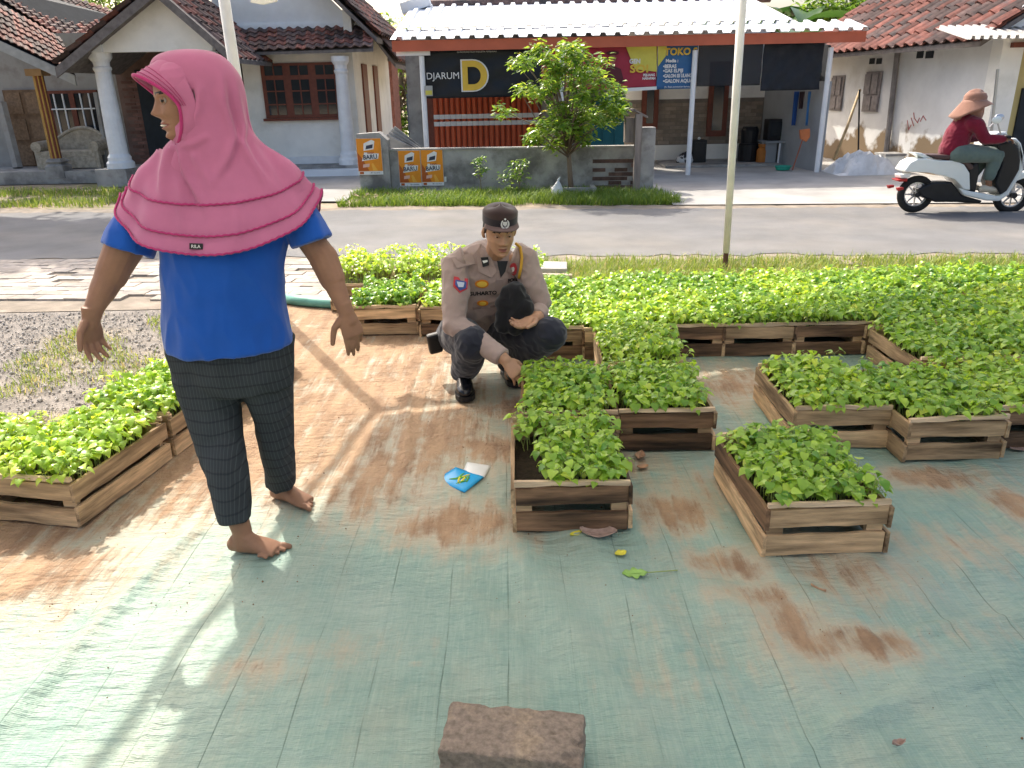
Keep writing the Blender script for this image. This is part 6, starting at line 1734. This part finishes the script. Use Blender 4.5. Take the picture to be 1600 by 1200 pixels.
def oval(cx, cy, rx, ry, m, push=.004, name='badge'):
    return patch([(cx + rx * math.cos(2 * PI * k / 12), cy + ry * math.sin(2 * PI * k / 12)) for k in range(12)], m, name, push, .003)
oval(753, 443, 11, 6.5, orp); oval(753, 443, 8, 4, M['gold'], .0075); oval(754, 473, 9, 4.5, orp); oval(754, 473, 5, 2.5, M['gold'], .0075); oval(803, 420, 6, 10, redp); oval(803, 420, 2.5, 4, M['white'], .0075)
patch([(738, 480), (775, 476), (775, 479), (739, 483)], plain('seam_shadow_cloth', (.22, .155, .135)), 'pocket_flap_shadow', .003, .003)  # darker strip paints the shade along the pocket flap seam
for (s_, cx, cy, sz) in (('SUHARTO', 755, 457, .029), ('POLISI', 801, 437, .026)):
    p, n_ = nearest(cx, cy, .010)
    rot = n_.to_track_quat('Z', 'Y').to_euler()
    text('lettering', s_, sz, M['black'], sho, p, rot, depth=.0006, bold=.0010, xs=1.05)
# yellow cord round the left shoulder
pts = [nearest(*q, .010)[0] for q in ((806, 380), (812, 388), (815, 402), (815, 418), (813, 434))]
MB().tube(pts, .0075, 8).obj('shoulder_cord', plain('yellow_cord', (.62, .34, .04)), sho, smooth=True)
# white tag with red print
patch([(797, 448), (806, 447), (808, 464), (799, 467)], plain('id_tag', (.60, .55, .54)), 'name_tag', .012, .002)
# phone pouch on the belt
pc = W(679, 536, 4.02)
MB().box((0, 0, 0), (.075, .045, .115)).obj('belt_pouch', M['black'], of, loc=pc - of.location, rot=(.1, -.15, .3), bevel=.012)
# black cloth bag held against the knee
bg_ = MB(); c = W(804, 486, 3.74)
for a_, b2, r0, r1 in (((793, 458), (786, 508), .035, .045), ((806, 455), (806, 505), .045, .06), ((820, 470), (826, 500), .03, .04), ((786, 505), (826, 503), .045, .045), ((790, 475), (822, 482), .05, .045)):
    bg_.capsule(W(*a_, 3.77), W(*b2, 3.75), r0, r1, 14)
bgo = mesh_obj('cloth_bag', remesh(bg_, .006, 4), cloth('black_cloth', (.012, .012, .014), .2), None, disp=folds(.012, 12, 7, 9))
tag(bgo, 'soft black cloth bag held by the squatting man', 'bag')
# ================================================================ SCOOTER AND RIDER
SY = 9.55
def Z2(zx, zy, Y=SY): return W(1380 + zx / 5.4545, 120 + zy / 5.4545, Y)
cR = Z2(275, 1000); cF = Z2(1095, 1008); rw = cR.z + .02
sc = thing('scooter', ((cR.x + cF.x) / 2, SY, -.02), 'white motor scooter with black leg shield riding along the road', 'scooter')
M['scw'] = mat('scooter_white', (.74, .78, .76), .18, var=.03, bump=0, spec=.5)
M['scb'] = mat('scooter_black', (.014, .015, .018), .35, var=.2, bump=0)
M['tyre'] = mat('tyre', (.02, .02, .02), .85, var=.2)
M['alloy'] = mat('alloy', (.55, .56, .58), .3, var=.05, metal=.8, bump=0)
def side(poly, m, name, wid, parent=sc, off=0.0, bevel=.02):
    P = [Z2(*p) for p in poly]; P = [Vector((p.x, SY - wid / 2 + off, p.z)) for p in P]
    o = MB().prism(P, (0, wid, 0)).obj(name, m, parent, world=True, bevel=bevel)
    return o
for c in (cR, cF):
    w_ = MB(); n = 28; rr = rw - .045; rg = []
    for i in range(n):
        a = 2 * PI * i / n
        rg.append([Vector((c.x + math.cos(a) * (rr + .042 * math.cos(q)), SY + .042 * math.sin(q), c.z + math.sin(a) * (rr + .042 * math.cos(q)))) for q in [2 * PI * t / 10 for t in range(10)]])
    rg.append(rg[0]); wo_ = w_.rings(rg, caps=False).obj('wheel', M['tyre'], sc, world=True, smooth=True)
    r1 = MB(); r1.tube([Vector((c.x + math.cos(a) * (rr - .040), SY, c.z + math.sin(a) * (rr - .040))) for a in [2 * PI * t / 24 for t in range(25)]], .016, 6)
    r1.obj('rim', M['alloy'], wo_, loc=-(sc.location + wo_.location))
    for k in range(8):
        a = 2 * PI * k / 8; MB().tube([(c.x, SY, c.z), (c.x + math.cos(a) * (rr - .04), SY, c.z + math.sin(a) * (rr - .04))], [.014, .008], 5).obj('spoke', M['alloy'], wo_, loc=-(sc.location + wo_.location))
    MB().tube([(c.x, SY - .06, c.z), (c.x, SY + .06, c.z)], .035, 10).obj('hub', M['scb'], wo_, loc=-(sc.location + wo_.location))
side([(140, 790), (185, 725), (250, 692), (330, 690), (430, 705), (570, 708), (640, 740), (685, 810), (690, 955), (640, 950), (600, 905), (560, 865), (470, 835), (330, 808), (150, 802)], M['scw'], 'rear_body', .27, bevel=.04)
side([(600, 935), (700, 965), (820, 985), (930, 1005), (990, 965), (1050, 875), (1100, 780), (1120, 650), (1095, 570), (1035, 522), (1085, 515), (1125, 560), (1150, 670), (1145, 790), (1090, 880), (1015, 1000), (940, 1050), (830, 1045), (640, 1000)], M['scw'], 'footboard', .25, bevel=.02)
side([(900, 570), (1030, 530), (1085, 600), (1098, 700), (1090, 780), (1040, 870), (985, 960), (930, 995), (890, 900), (950, 720)], M['scb'], 'leg_shield', .34, bevel=.02)
side([(690, 760), (770, 720), (780, 800), (745, 980), (695, 960)], M['scb'], 'under_seat_panel', .22)
side([(330, 655), (520, 660), (640, 690), (720, 740), (730, 775), (690, 790), (640, 735), (560, 700), (420, 698)], mat('seat_vinyl', (.09, .055, .05), .4, var=.1), 'seat', .24, bevel=.02)
side([(225, 640), (300, 645), (400, 690), (320, 690)], M['scw'], 'grab_rail', .18, bevel=.01)
side([(870, 508), (940, 468), (1005, 462), (1025, 490), (960, 515)], M['scw'], 'handlebar_cowl', .22, bevel=.02)
side([(270, 950), (400, 890), (560, 890), (640, 1000), (820, 1050), (790, 1075), (600, 1062), (420, 1062), (300, 1015)], M['scb'], 'engine', .17, bevel=.02)
side([(1085, 860), (1150, 815), (1250, 800), (1300, 860), (1330, 950), (1290, 890), (1200, 850), (1100, 885)], M['scw'], 'front_fender', .15, bevel=.015)
side([(120, 830), (215, 815), (200, 850), (125, 858)], M['white'], 'number_plate', .16, bevel=.005)
rl = plain('red_lens', (.38, .03, .03), .2)
side([(95, 872), (180, 858), (175, 885), (110, 890)], rl, 'tail_light', .18, bevel=.008)
side([(72, 935), (128, 930), (125, 950), (80, 962)], rl, 'turn_signal', .05, off=-.12, bevel=.006)
side([(72, 935), (128, 930), (125, 950), (80, 962)], rl, 'turn_signal', .05, off=.12, bevel=.006)
MB().tube([Z2(1130, 700), Z2(1110, 880), Z2(1098, 1000)], .028, 8).obj('front_fork', M['alloy'], sc, world=True)
MB().tube([Z2(330, 900, SY + .13), Z2(420, 1010, SY + .13), Z2(620, 1040, SY + .13)], [.055, .05, .03], 10).obj('exhaust', M['metal'], sc, world=True, smooth=True)
hb = Z2(985, 500)
MB().tube([hb + Vector((-.06, -.32, 0)), hb + Vector((0, -.12, 0)), hb + Vector((0, .12, 0)), hb + Vector((-.06, .32, 0))], .018, 8).obj('handlebar', M['scb'], sc, world=True, smooth=True)
for (a, b_, y) in (((890, 480), (856, 362), -.26), ((1000, 435), (1085, 352), .22)):
    p, q = Z2(*a), Z2(*b_); p.y += y; q.y += y
    mr = MB().tube([p, q], .009, 6).obj('mirror', M['metal'], sc, world=True)
    m_ = MB(); m_.sphere(q, (.062, .02, .042), 14, 8); m_.obj('mirror_glass', M['alloy'] if y > 0 else M['scw'], mr, loc=-(sc.location + mr.location), smooth=True)
# rider
rd = thing('person', (Z2(600, 690).x, SY, 0), 'scooter rider in maroon top, grey-green trousers and wide tan sun hat', 'person')
def Zy(zx, zy, y=0.0): p = Z2(zx, zy); p.y += y; return p
body = MB(); hip = Zy(605, 640); nk = Zy(715, 350); hdc = Zy(775, 235)
body.limb([hip, hip.lerp(nk, .5), nk], [.11, .10, .10]); body.limb([nk, hdc], [.05, .05])
for s in (-1, 1):
    y = .15 * s; shd, el, wr_ = Zy(735, 395, y), Zy(800 + (6 if s > 0 else 0), 525, y * 1.15), Zy(940, 522, y * 1.5)
    body.limb([nk, shd, el, wr_], [.06, .055, .042, .028], 12); hand(body, wr_, (1, .1 * s, -.05), (0, 0, -1), (0, -s, 0), (.6, .7, .75, .8), .15, (.4, .8))
    kn, an = Zy(930, 660, .10 * s), Zy(855 - (60 if s > 0 else 0), 870, .10 * s); body.limb([hip + Vector((0, .08 * s, 0)), kn, an, an + Vector((.02, 0, -.06))], [.09, .06, .036, .034], 12)
hd = MB(); head(hd, hdc, (1, .05, -.05), (0, 0, 1), .21, ears=False)
skin_obj(rd, body, hd, M['skin_d'], .009, 3)
c = MB(); c.limb([hip + Vector((-.02, 0, .03)), hip.lerp(nk, .5) + Vector((-.03, 0, 0)), nk + Vector((0, 0, -.05))], [.155, .145, .13], 18); c.limb([nk + Vector((0, -.12, -.06)), nk + Vector((0, .12, -.06))], [.09, .09])
for s in (-1, 1):
    y = .15 * s; c.limb([Zy(735, 400, y), Zy(802, 525, y * 1.15), Zy(925, 524, y * 1.45)], [.078, .062, .042], 14)
mesh_obj('top', remesh(c, .010, 4), cloth('maroon_cloth', (.17, .012, .03), .12), rd, disp=folds(.01, 7, 9, 3))
c = MB()
for s in (-1, 1):
    c.limb([hip + Vector((0, .08 * s, -.01)), Zy(925, 660, .10 * s), Zy(865 - (60 if s > 0 else 0), 840, .10 * s)], [.115, .088, .062], 16)
mesh_obj('trousers', remesh(c, .010, 4), cloth('grey_green_cloth', (.12, .165, .15), .12), rd, disp=folds(.008, 8, 8, 6))
for s in (-1, 1):
    h_ = Zy(800 - (60 if s > 0 else 0), 978, .10 * s); b = MB()
    loft(b, [h_ + Vector((t, 0, hh)) for t, w_, hh in ((-.04, .03, .03), (0, .04, .045), (.08, .045, .04), (.16, .045, .03), (.21, .025, .018))], Vector((0, 1, 0)), [.03, .04, .045, .045, .025], [.03, .045, .04, .03, .018], 14)
    b.obj('shoe', plain('pale_shoe', (.52, .47, .38)), rd, world=True, smooth=True)
M['hat'] = cloth('tan_hat_cloth', (.29, .15, .105), .15)
b = MB(); b.limb([hdc + Vector((0, 0, -.10)), hdc + Vector((-.01, 0, .0)), hdc + Vector((0, 0, .055))], [.115, .125, .115], 18); b.limb([hdc + Vector((-.05, 0, -.12)), hdc + Vector((-.13, 0, -.16))], [.10, .07])
mesh_obj('head_scarf', remesh(b, .010, 4), M['hat'], rd, disp=folds(.012, 9, 7, 8))
V, F = [], []; n = 40
for j in range(7):
    s = j / 6
    for i in range(n):
        a = 2 * PI * i / n; e = 1 + s * (.62 + .45 * max(0, -math.cos(a)))
        z = .03 - s * (.03 + .16 * max(0, -math.cos(a)) + .035 * abs(math.sin(a))) + .012 * math.sin(a * 5) * s
        V.append(hdc + Vector((.125 * e * math.cos(a), .12 * e * math.sin(a), z + .02)))
for j in range(6):
    for i in range(n): i2 = (i + 1) % n; F.append((j * n + i, j * n + i2, (j + 1) * n + i2, (j + 1) * n + i))
ho = MB().add(V, F).obj('sun_hat', M['hat'], rd, world=True, smooth=True); s = ho.modifiers.new('s', 'SOLIDIFY'); s.thickness = .006
b = MB(); b.rings([[hdc + Vector((.124 * q * math.cos(2 * PI * k / 24), .12 * q * math.sin(2 * PI * k / 24), z)) for k in range(24)] for q, z in ((1, .04), (1.0, .09), (.85, .125), (.5, .14), (.05, .143))], caps=False)
b.obj('hat_crown', M['hat'], ho, smooth=True, loc=-(rd.location + ho.location))

# ================================================================ SMALL THINGS
# concrete block in the foreground
bl = G(686, 1172); blk = thing('concrete_block', (.10, 1.36, .003), 'rough brown concrete block lying on the tarpaulin with chipped corner', 'block')
p0, p1, p2 = G(706, 1096, .10), G(914, 1116, .10), G(684, 1173, .10)
uu = p1 - p0; vv = p2 - p0; rz = math.atan2(uu.y, uu.x)
blk.location = (p0 + uu / 2 + vv / 2); blk.location.z = .003; blk.rotation_euler = (0, 0, rz)
lx, ly = uu.length, vv.length
V, F = [], []; b = MB(); n1, n2, n3 = 34, 16, 10
bm = bmesh.new(); bmesh.ops.create_cube(bm, size=1.0); bmesh.ops.subdivide_edges(bm, edges=bm.edges[:], cuts=23, use_grid_fill=True)
for v in bm.verts:
    p = Vector((v.co.x * lx, v.co.y * ly, (v.co.z + .5) * .10))
    d = .004 * mnoise.noise(p * 30) + .0025 * mnoise.noise(p * 90) + .003 * mnoise.noise(p * 12)
    c = Vector((v.co.x, v.co.y, v.co.z)); e = sorted((abs(c.x), abs(c.y), abs(c.z)))
    if e[1] > .46: p *= .985
    for (q, r_, dp) in ((Vector((.5, -.42, .5)), .16, .022), (Vector((.5, -.1, .45)), .10, .016), (Vector((.30, .05, .5)), .05, .008), (Vector((-.2, .5, .5)), .06, .008)):
        k = (c - q).length / r_
        if k < 1: p -= Vector((v.co.x, v.co.y, v.co.z)).normalized() * dp * (1 - k * k)
    v.co = p + v.normal * d if v.normal.length > 0 else p
me = bpy.data.meshes.new('block'); bm.to_mesh(me); bm.free(); me.polygons.foreach_set('use_smooth', [True] * len(me.polygons))
M['block'] = mat('rough_block', (.25, .195, .155), .95, var=.35, scale=60, bump=1.0, bscale=140, col2=(.33, .25, .18), c2s=9, bdist=.006)
me.materials.append(M['block']); o = bpy.data.objects.new('block', me); link(o, blk)
# seed packets
def packet(pxs, label, cols, z=.006):
    P = [G(*p, z) for p in pxs]; c = sum(P, Vector()) / 4; t = thing('seed_packet', (c.x, c.y, z), label, 'packet')
    L_ = [p - t.location for p in P]
    V = []; n = 8
    def uv(u, v, h=0.0): q = L_[0].lerp(L_[1], u).lerp(L_[3].lerp(L_[2], u), v); return q + Vector((0, 0, h + .007 * math.sin(PI * u) * math.sin(PI * v)))
    g = [uv(i / n, j / n) for j in range(n + 1) for i in range(n + 1)]; F = [(j * (n + 1) + i, j * (n + 1) + i + 1, (j + 1) * (n + 1) + i + 1, (j + 1) * (n + 1) + i) for j in range(n) for i in range(n)]
    o = MB().add(g, F).obj('pouch', cols[0], t, smooth=True); s = o.modifiers.new('s', 'SOLIDIFY'); s.thickness = .004; s.offset = -1
    return t, uv
pb = mat('packet_blue', (.02, .33, .68), .25, var=.06, bump=.1); pw = mat('packet_white', (.78, .80, .80), .25, var=.05, bump=.1)
t, uv = packet([(681, 751), (726, 770), (756, 746), (712, 731)], 'blue and white seed packet printed with green and yellow chillies', [pb])
def disc(cu, cv, ru, rv, m, h, name='print', n=18, a0=0, a1=2 * PI):
    MB().add([uv(cu + ru * math.cos(a0 + (a1 - a0) * k / n), cv + rv * math.sin(a0 + (a1 - a0) * k / n), h) for k in range(n)], [tuple(range(n))]).obj(name, m, t, fixn=False)
disc(.30, .30, .34, .42, pw, .002); disc(.60, .60, .30, .40, plain('print_lime', (.40, .60, .12)), .003)
MB().add([uv(u, v, .0025) for u, v in ((.02, .02), (.98, .02), (.8, .2), (.3, .16))], [(0, 1, 2, 3)]).obj('print', pw, t, fixn=False)
gch = plain('print_green', (.10, .36, .05)); ych = plain('print_yellow', (.80, .66, .06))
for k in range(9):
    u0, v0 = .44 + .035 * k, .34 + .05 * ((k * 5) % 7); a = .5 + .4 * ((k * 3) % 5); m_ = ych if k in (3, 4, 6) else gch
    MB().tube([uv(u0 + .16 * q * math.cos(a), v0 + .22 * q * math.sin(a), .0045) for q in (-1, -.3, .4, 1)], [.001, .0045, .004, .001], 6).obj('print', m_, t, smooth=True)
t, uv = packet([(722, 742), (757, 747), (767, 729), (730, 723)], 'pale grey seed packet tucked under the blue one', [mat('packet_grey', (.62, .64, .64), .3, var=.08)], .004)
MB().add([uv(u, v, .002) for u, v in ((.0, .75), (1, .75), (1, .98), (0, .98))], [(0, 1, 2, 3)]).obj('print', plain('pale_teal', (.35, .55, .62)), t, fixn=False)
# fallen leaves, each modelled
def fallen(px, py, L_, w, rz, m, label, curl=.2, z=.006, lobes=0, stalk=0.0):
    p = G(px, py); t = thing('fallen_leaf', (p.x, p.y, z), label, 'leaf'); t.rotation_euler = (0, 0, rz)
    n = 12; V, F = [], []
    for i in range(n + 1):
        u = i / n; hw = w / 2 * math.sin(PI * min(1, .03 + u * .97)) ** .75
        if lobes: hw *= .55 + .45 * abs(math.sin(u * PI * lobes))
        for j in range(5):
            v = j / 2 - 1
            V.append(((u - .5) * L_, v * hw, curl * L_ * (abs(v) ** 2 * .30 + (u - .5) ** 2 * .9) + .004 * mnoise.noise(Vector((u * 5, v * 2, px)))))
    for i in range(n):
        for j in range(4): F.append((i * 5 + j, (i + 1) * 5 + j, (i + 1) * 5 + j + 1, i * 5 + j + 1))
    o = MB().add(V, F).obj('blade', m, t, smooth=True); s = o.modifiers.new('s', 'SOLIDIFY'); s.thickness = .0015
    MB().tube([(-L_ / 2, 0, curl * L_ * .22 + .001), (0, 0, .002), (L_ / 2, 0, curl * L_ * .22)], .0013, 5).obj('midrib', m, t)
    if stalk: MB().tube([(L_ / 2, 0, .003), (L_ / 2 + stalk, .004, .003)], .002, 5).obj('stalk', M['stem'], t)
    return t
dry = mat('dry_leaf', (.36, .25, .21), .8, var=.3, scale=40, bump=.5, bscale=80); yl = mat('yellow_leaf', (.62, .55, .06), .6, var=.2, scale=40); gl = mat('green_leaf', (.25, .42, .10), .6, var=.2, scale=40)
tan_ = mat('tan_leaf', (.40, .24, .15), .8, var=.3, scale=40, bump=.5)
fallen(935, 836, .135, .085, -.12, dry, 'large curled grey-brown dead leaf by the half-cleared crate', .28)
fallen(900, 838, .05, .026, .5, yl, 'small yellow-green leaf beside the large dead leaf', .5)
fallen(970, 867, .045, .034, .4, yl, 'small bright yellow leaf on the tarpaulin', .2)
fallen(992, 899, .085, .062, 0.05, gl, 'lobed pale green leaf with long stalk on the tarpaulin', .12, lobes=3, stalk=.10)
fallen(1133, 937, .045, .03, .1, yl, 'small yellow-green leaf lying on a mud patch', .2)
fallen(1000, 716, .07, .045, 1.2, tan_, 'crumpled tan leaf in front of a crate', .5)
fallen(1004, 733, .05, .036, .2, tan_, 'smaller crumpled tan leaf touching the larger one', .5)
fallen(1278, 924, .05, .007, -.8, tan_, 'thin curved dry twig-like leaf before the lone crate', .5)
fallen(1592, 703, .09, .06, .2, dry, 'grey dead leaf lying before the middle row of crates', .2)
fallen(1403, 1167, .036, .018, .2, dry, 'tiny dry brown leaf curl near the open tarpaulin', .9)
# yard and shop odds and ends
def bag_pile():
    p = W(1345, 262, 14.1); t = thing('tarpaulin_heap', (p.x, 14.1, -.012), 'crumpled pale grey tarpaulin heap beside the old house', 'tarpaulin')
    x0, x1, z0, z1 = pr(1300, 236, 1392, 268, 14.1); n = 17; V, F = [], []
    for j in range(n + 1):
        for i in range(n + 1):
            u, v = i / n, j / n; e = (math.sin(PI * u) ** .6) * (math.sin(PI * v) ** .7)
            h_ = (z1 + .02) * e * (.55 + .7 * mnoise.noise(Vector((u * 3.2, v * 3, 2))) + .5 * (1 - 2.4 * abs(mnoise.noise(Vector((u * 5, v * 5, 7))))))
            V.append(((u - .5) * (x1 - x0) * 1.05, (v - .5) * .9, max(.0, h_)))
    for j in range(n):
        for i in range(n): F.append((j * (n + 1) + i, j * (n + 1) + i + 1, (j + 1) * (n + 1) + i + 1, (j + 1) * (n + 1) + i))
    MB().add(V, F).obj('sheet', mat('grey_sheet', (.66, .66, .66), .45, var=.2, scale=4, bump=.4, bscale=12), t, smooth=False)
bag_pile()
cr = thing('pale_box', (W(1396, 262, 13.9).x, 13.9, -.012), 'low pale concrete box against the old house wall', 'box')
x0, x1, z0, z1 = pr(1383, 244, 1412, 266, 13.9)
wbox('body', M['cwhite'], cr, x0, x1, 13.9, 14.3, -.01, z1, bevel=.01); wbox('lid', M['conc'], cr, x0 - .02, x1 + .02, 13.88, 14.32, z1 + .002, z1 + .04)
o = MB().tube([W(1303, 250, 15.2), W(1323, 200, 15.4), W(1344, 140, 15.7)], [.03, .028, .024], 8).obj('bamboo_pole', mat('bamboo', (.50, .38, .22), .6, var=.25), world=True, smooth=True); tag(o, 'yellow bamboo pole leaning against the peeling wall', 'pole')
o = MB().tube([W(1341, 240, 14.9), W(1343, 140, 14.9)], .016, 8).obj('iron_pole', M['black'], world=True); tag(o, 'thin dark iron pole standing by the peeling wall', 'pole')
def sweep(px0, py0, px1, py1, Y, label):
    p, q = W(px0, py0, Y), W(px1, py1, Y); t = thing('dustpan_stick', (p.x, Y, p.z), label, 'dustpan')
    MB().tube([p, q], .013, 8).obj('handle', mat('red_brown_stick', (.30, .10, .06), .6), t, world=True)
    c = W(1258, 212, Y); b = MB(); b.prism([W(1250, 203, Y), W(1266, 201, Y), W(1266, 214, Y), W(1260, 222, Y), W(1251, 217, Y)], (0, .06, 0)); b.obj('pan', mat('orange_pan', (.55, .17, .06), .5, var=.15), t, world=True, bevel=.01)
sweep(1238, 266, 1254, 218, 14.55, 'orange dustpan on a long stick leaning at the grey wall')
t = thing('shop_table', (W(1205, 255, 16).x, 16, 0), 'grey table with thin pipe leg inside the shop porch', 'table')
x0, x1, z0, z1 = pr(1190, 220, 1230, 258, 16)
wbox('table_top', M['greywall'], t, x0, x1, 15.8, 16.4, z1 - .03, z1); wbox('side_panel', M['greywall'], t, x0 + .04, x0 + .26, 15.9, 16.3, 0, z1 - .032); wbox('side_panel', M['greywall'], t, x0 + .33, x0 + .52, 15.9, 16.3, 0, z1 - .032)
MB().tube([W(1219, 224, 15.8), W(1215, 258, 15.8)], .02, 8).obj('leg', M['white_paint'], t, world=True)
t = thing('television', (W(1211, 220, 16.1).x, 16.1, z1), 'old black television standing on the grey table', 'television')
x0, x1, _, zt = pr(1199, 186, 1224, 220, 16.1); zb_ = z1
wbox('case', M['black'], t, x0, x1, 16.05, 16.35, zb_ + .002, zt, bevel=.015); wbox('screen', M['glass'], t, x0 + .05, x1 - .05, 16.04, 16.05, zb_ + .08, zt - .05)
o = thing('speaker_cabinet', (W(1093, 250, 16.2).x, 16.2, 0), 'black box cabinet with a white knob beside the porch post', 'cabinet')
x0, x1, _, zt = pr(1082, 219, 1104, 252, 16.2)
wbox('case', M['black'], o, x0, x1, 16.2, 16.5, 0, zt, bevel=.012); wbox('front_panel', M['scb'], o, x0 + .03, x1 - .03, 16.188, 16.2, .05, zt - .05); b = MB(); b.sphere(((x0 + x1) / 2, 16.3, zt + .03), .03, 8, 6); b.obj('knob', M['white'], o, world=True)
o = thing('black_drum', (W(1170, 250, 16.2).x, 16.2, 0), 'black plastic drum with a smaller tub on top in the porch corner', 'drum')
x0, x1, _, zt = pr(1157, 198, 1188, 252, 16.2); xc = (x0 + x1) / 2; r_ = (x1 - x0) / 2
MB().tube([(xc, 16.3, 0), (xc, 16.3, zt * .08), (xc, 16.3, zt * .5), (xc, 16.3, zt * .54)], [r_, r_ * 1.02, r_ * 1.02, r_ * .9], 16).obj('drum', M['black'], o, world=True)
MB().tube([(xc, 16.3, zt * .545), (xc, 16.3, zt * .9), (xc, 16.3, zt)], [r_ * .8, r_ * .86, r_ * .7], 16).obj('tub', M['scb'], o, world=True)
o = thing('gas_cylinder', (W(1192, 250, 16.0).x, 16.0, 0), 'small orange gas cylinder beside the black drum', 'gas cylinder')
xc = W(1190, 250, 16).x; MB().tube([(xc, 16, 0), (xc, 16, .04), (xc, 16, .26), (xc, 16, .32), (xc, 16, .33), (xc, 16, .38)], [.09, .11, .11, .07, .09, .09], 14).obj('tank', mat('orange_tank', (.45, .16, .03), .5), o, world=True); MB().tube([(xc, 16, .33), (xc, 16, .42)], .02, 8).obj('valve', M['metal'], o, world=True)
o = thing('green_tray', (W(1223, 265, 14.7).x, 14.7, 0), 'shallow green plastic tray on the shop floor by the wall', 'tray')
MB().rings([[(q * math.cos(2 * PI * k / 20), q * .7 * math.sin(2 * PI * k / 20), z) for k in range(20)] for q, z in ((.12, 0), (.15, .07), (.14, .07), (.115, .01), (.01, .01))], caps=False).obj('basin', mat('green_plastic', (.02, .30, .20), .4), o, smooth=True)
MB().tube([(.15 * math.cos(2 * PI * k / 20), .105 * math.sin(2 * PI * k / 20), .07) for k in range(21)], .008, 6).obj('rim', mat('green_plastic_rim', (.03, .36, .25), .4), o)
for (px, c_, lab) in ((1243, (.03, .10, .35), 'long blue cloth hanging on the grey wall'), (1253, (.05, .03, .035), 'dark cloth hanging between the blue ones'), (1263, (.05, .18, .42), 'narrow light blue strap hanging at the wall end')):
    Y = 15.4 - (px - 1243) * .03; x0, x1, z0, z1 = pr(px - (2 if px > 1260 else 4), 143, px + (2 if px > 1260 else 4), 196 if px != 1253 else 170, Y)
    n = 8; V = []; F = []
    for j in range(n + 1):
        for i in range(5): V.append((x0 + (x1 - x0) * i / 4 * (1 - .3 * (j / n) ** 2), Y + .02 * math.sin(i * 1.7 + j * .4), z1 + (z0 - z1) * j / n))
    for j in range(n):
        for i in range(4): F.append((j * 5 + i, j * 5 + i + 1, (j + 1) * 5 + i + 1, (j + 1) * 5 + i))
    o = MB().add(V, F).obj('hanging_cloth', cloth('hang_%d' % px, c_, .1), world=True, smooth=True); tag(o, lab, 'cloth'); s = o.modifiers.new('s', 'SOLIDIFY'); s.thickness = .01
# sack by the porch post
o = thing('sack', (W(1064, 250, 16.3).x, 16.3, 0), 'small black and white sack on the floor by the porch wall', 'sack')
b = MB(); b.limb([(0, 0, .07), (.16, 0, .09)], [.10, .12]); b.limb([(.05, 0, .14), (.12, .02, .2)], [.09, .06]); me = remesh(b, .02, 2)
for v in me.vertices: v.co += Vector(o.location)
mesh_obj('bag', me, mat('black_white_sack', (.03, .03, .035), .5, col2=(.6, .6, .6), c2s=6, c2lo=.5, c2hi=.52), o, disp=folds(.02, 6, 6, 3))
# white bag and dry leaf litter at the wall foot, stone slabs in the near grass
o = thing('plastic_bag', (W(871, 285, 11.75).x, 11.75, -.03), 'knotted white plastic bag at the foot of the young tree', 'bag')
b = MB(); b.limb([(0, 0, .07), (0, 0, .12), (.01, 0, .24)], [.085, .075, .02]); me = remesh(b, .014, 2)
for v in me.vertices: v.co += Vector(o.location)
mesh_obj('bag', me, mat('white_film', (.70, .70, .70), .35, var=.1), o, disp=folds(.015, 14, 10, 2)); MB().tube([(.01, 0, .25), (.04, .0, .30)], [.02, .006], 6).obj('knot', M['white'], o)
rr = np.random.RandomState(9); c = G(628, 303); n = 260
P = np.stack([c.x + rr.normal(0, .30, n), 11.9 + rr.normal(0, .16, n), rr.uniform(-.03, .05, n)], -1)
V, F, rv = leaves(P, .09, 4, .1)
o = np_obj('leaf_litter', V, F, mat('litter', (.42, .31, .20), .9, var=.4, scale=8, bump=0), attrs={'rv': rv}); tag(o, 'heap of dry brown leaves below the posters', 'leaf litter', kind='stuff')
for (px, py, sx, sy, lab) in ((840, 423, .52, .30, 'pale flat concrete slab lying in the verge behind the officer'), (855, 438, .42, .07, 'narrow brown plank half sunk in the verge grass')):
    p = G(px, py); o = MB().box((0, 0, 0), (sx, sy, .05)).obj('ground_slab', M['conc'] if sy > .1 else M['kerb'], loc=(p.x, p.y, .03), rot=(0, .02, -.08), bevel=.008); tag(o, lab, 'slab')
# stacked roofing sheets and rubble behind the left pillar
o = thing('rubble_sheets', (W(625, 222, 13.6).x, 13.6, .0), 'leaning grey roofing sheets stacked behind the wall pillar', 'sheets')
for k in range(4):
    MB().box((0, 0, 0), (.55, .02, .20)).obj('sheet', M['conc'], o, loc=(.02 * k, .05 * k, .62 + .03 * k), rot=(.3, .5 + .06 * k, .1 * k))
wbox('support', M['conc'], o, o.location.x - .3, o.location.x + .35, 13.5, 13.95, -.03, .52)
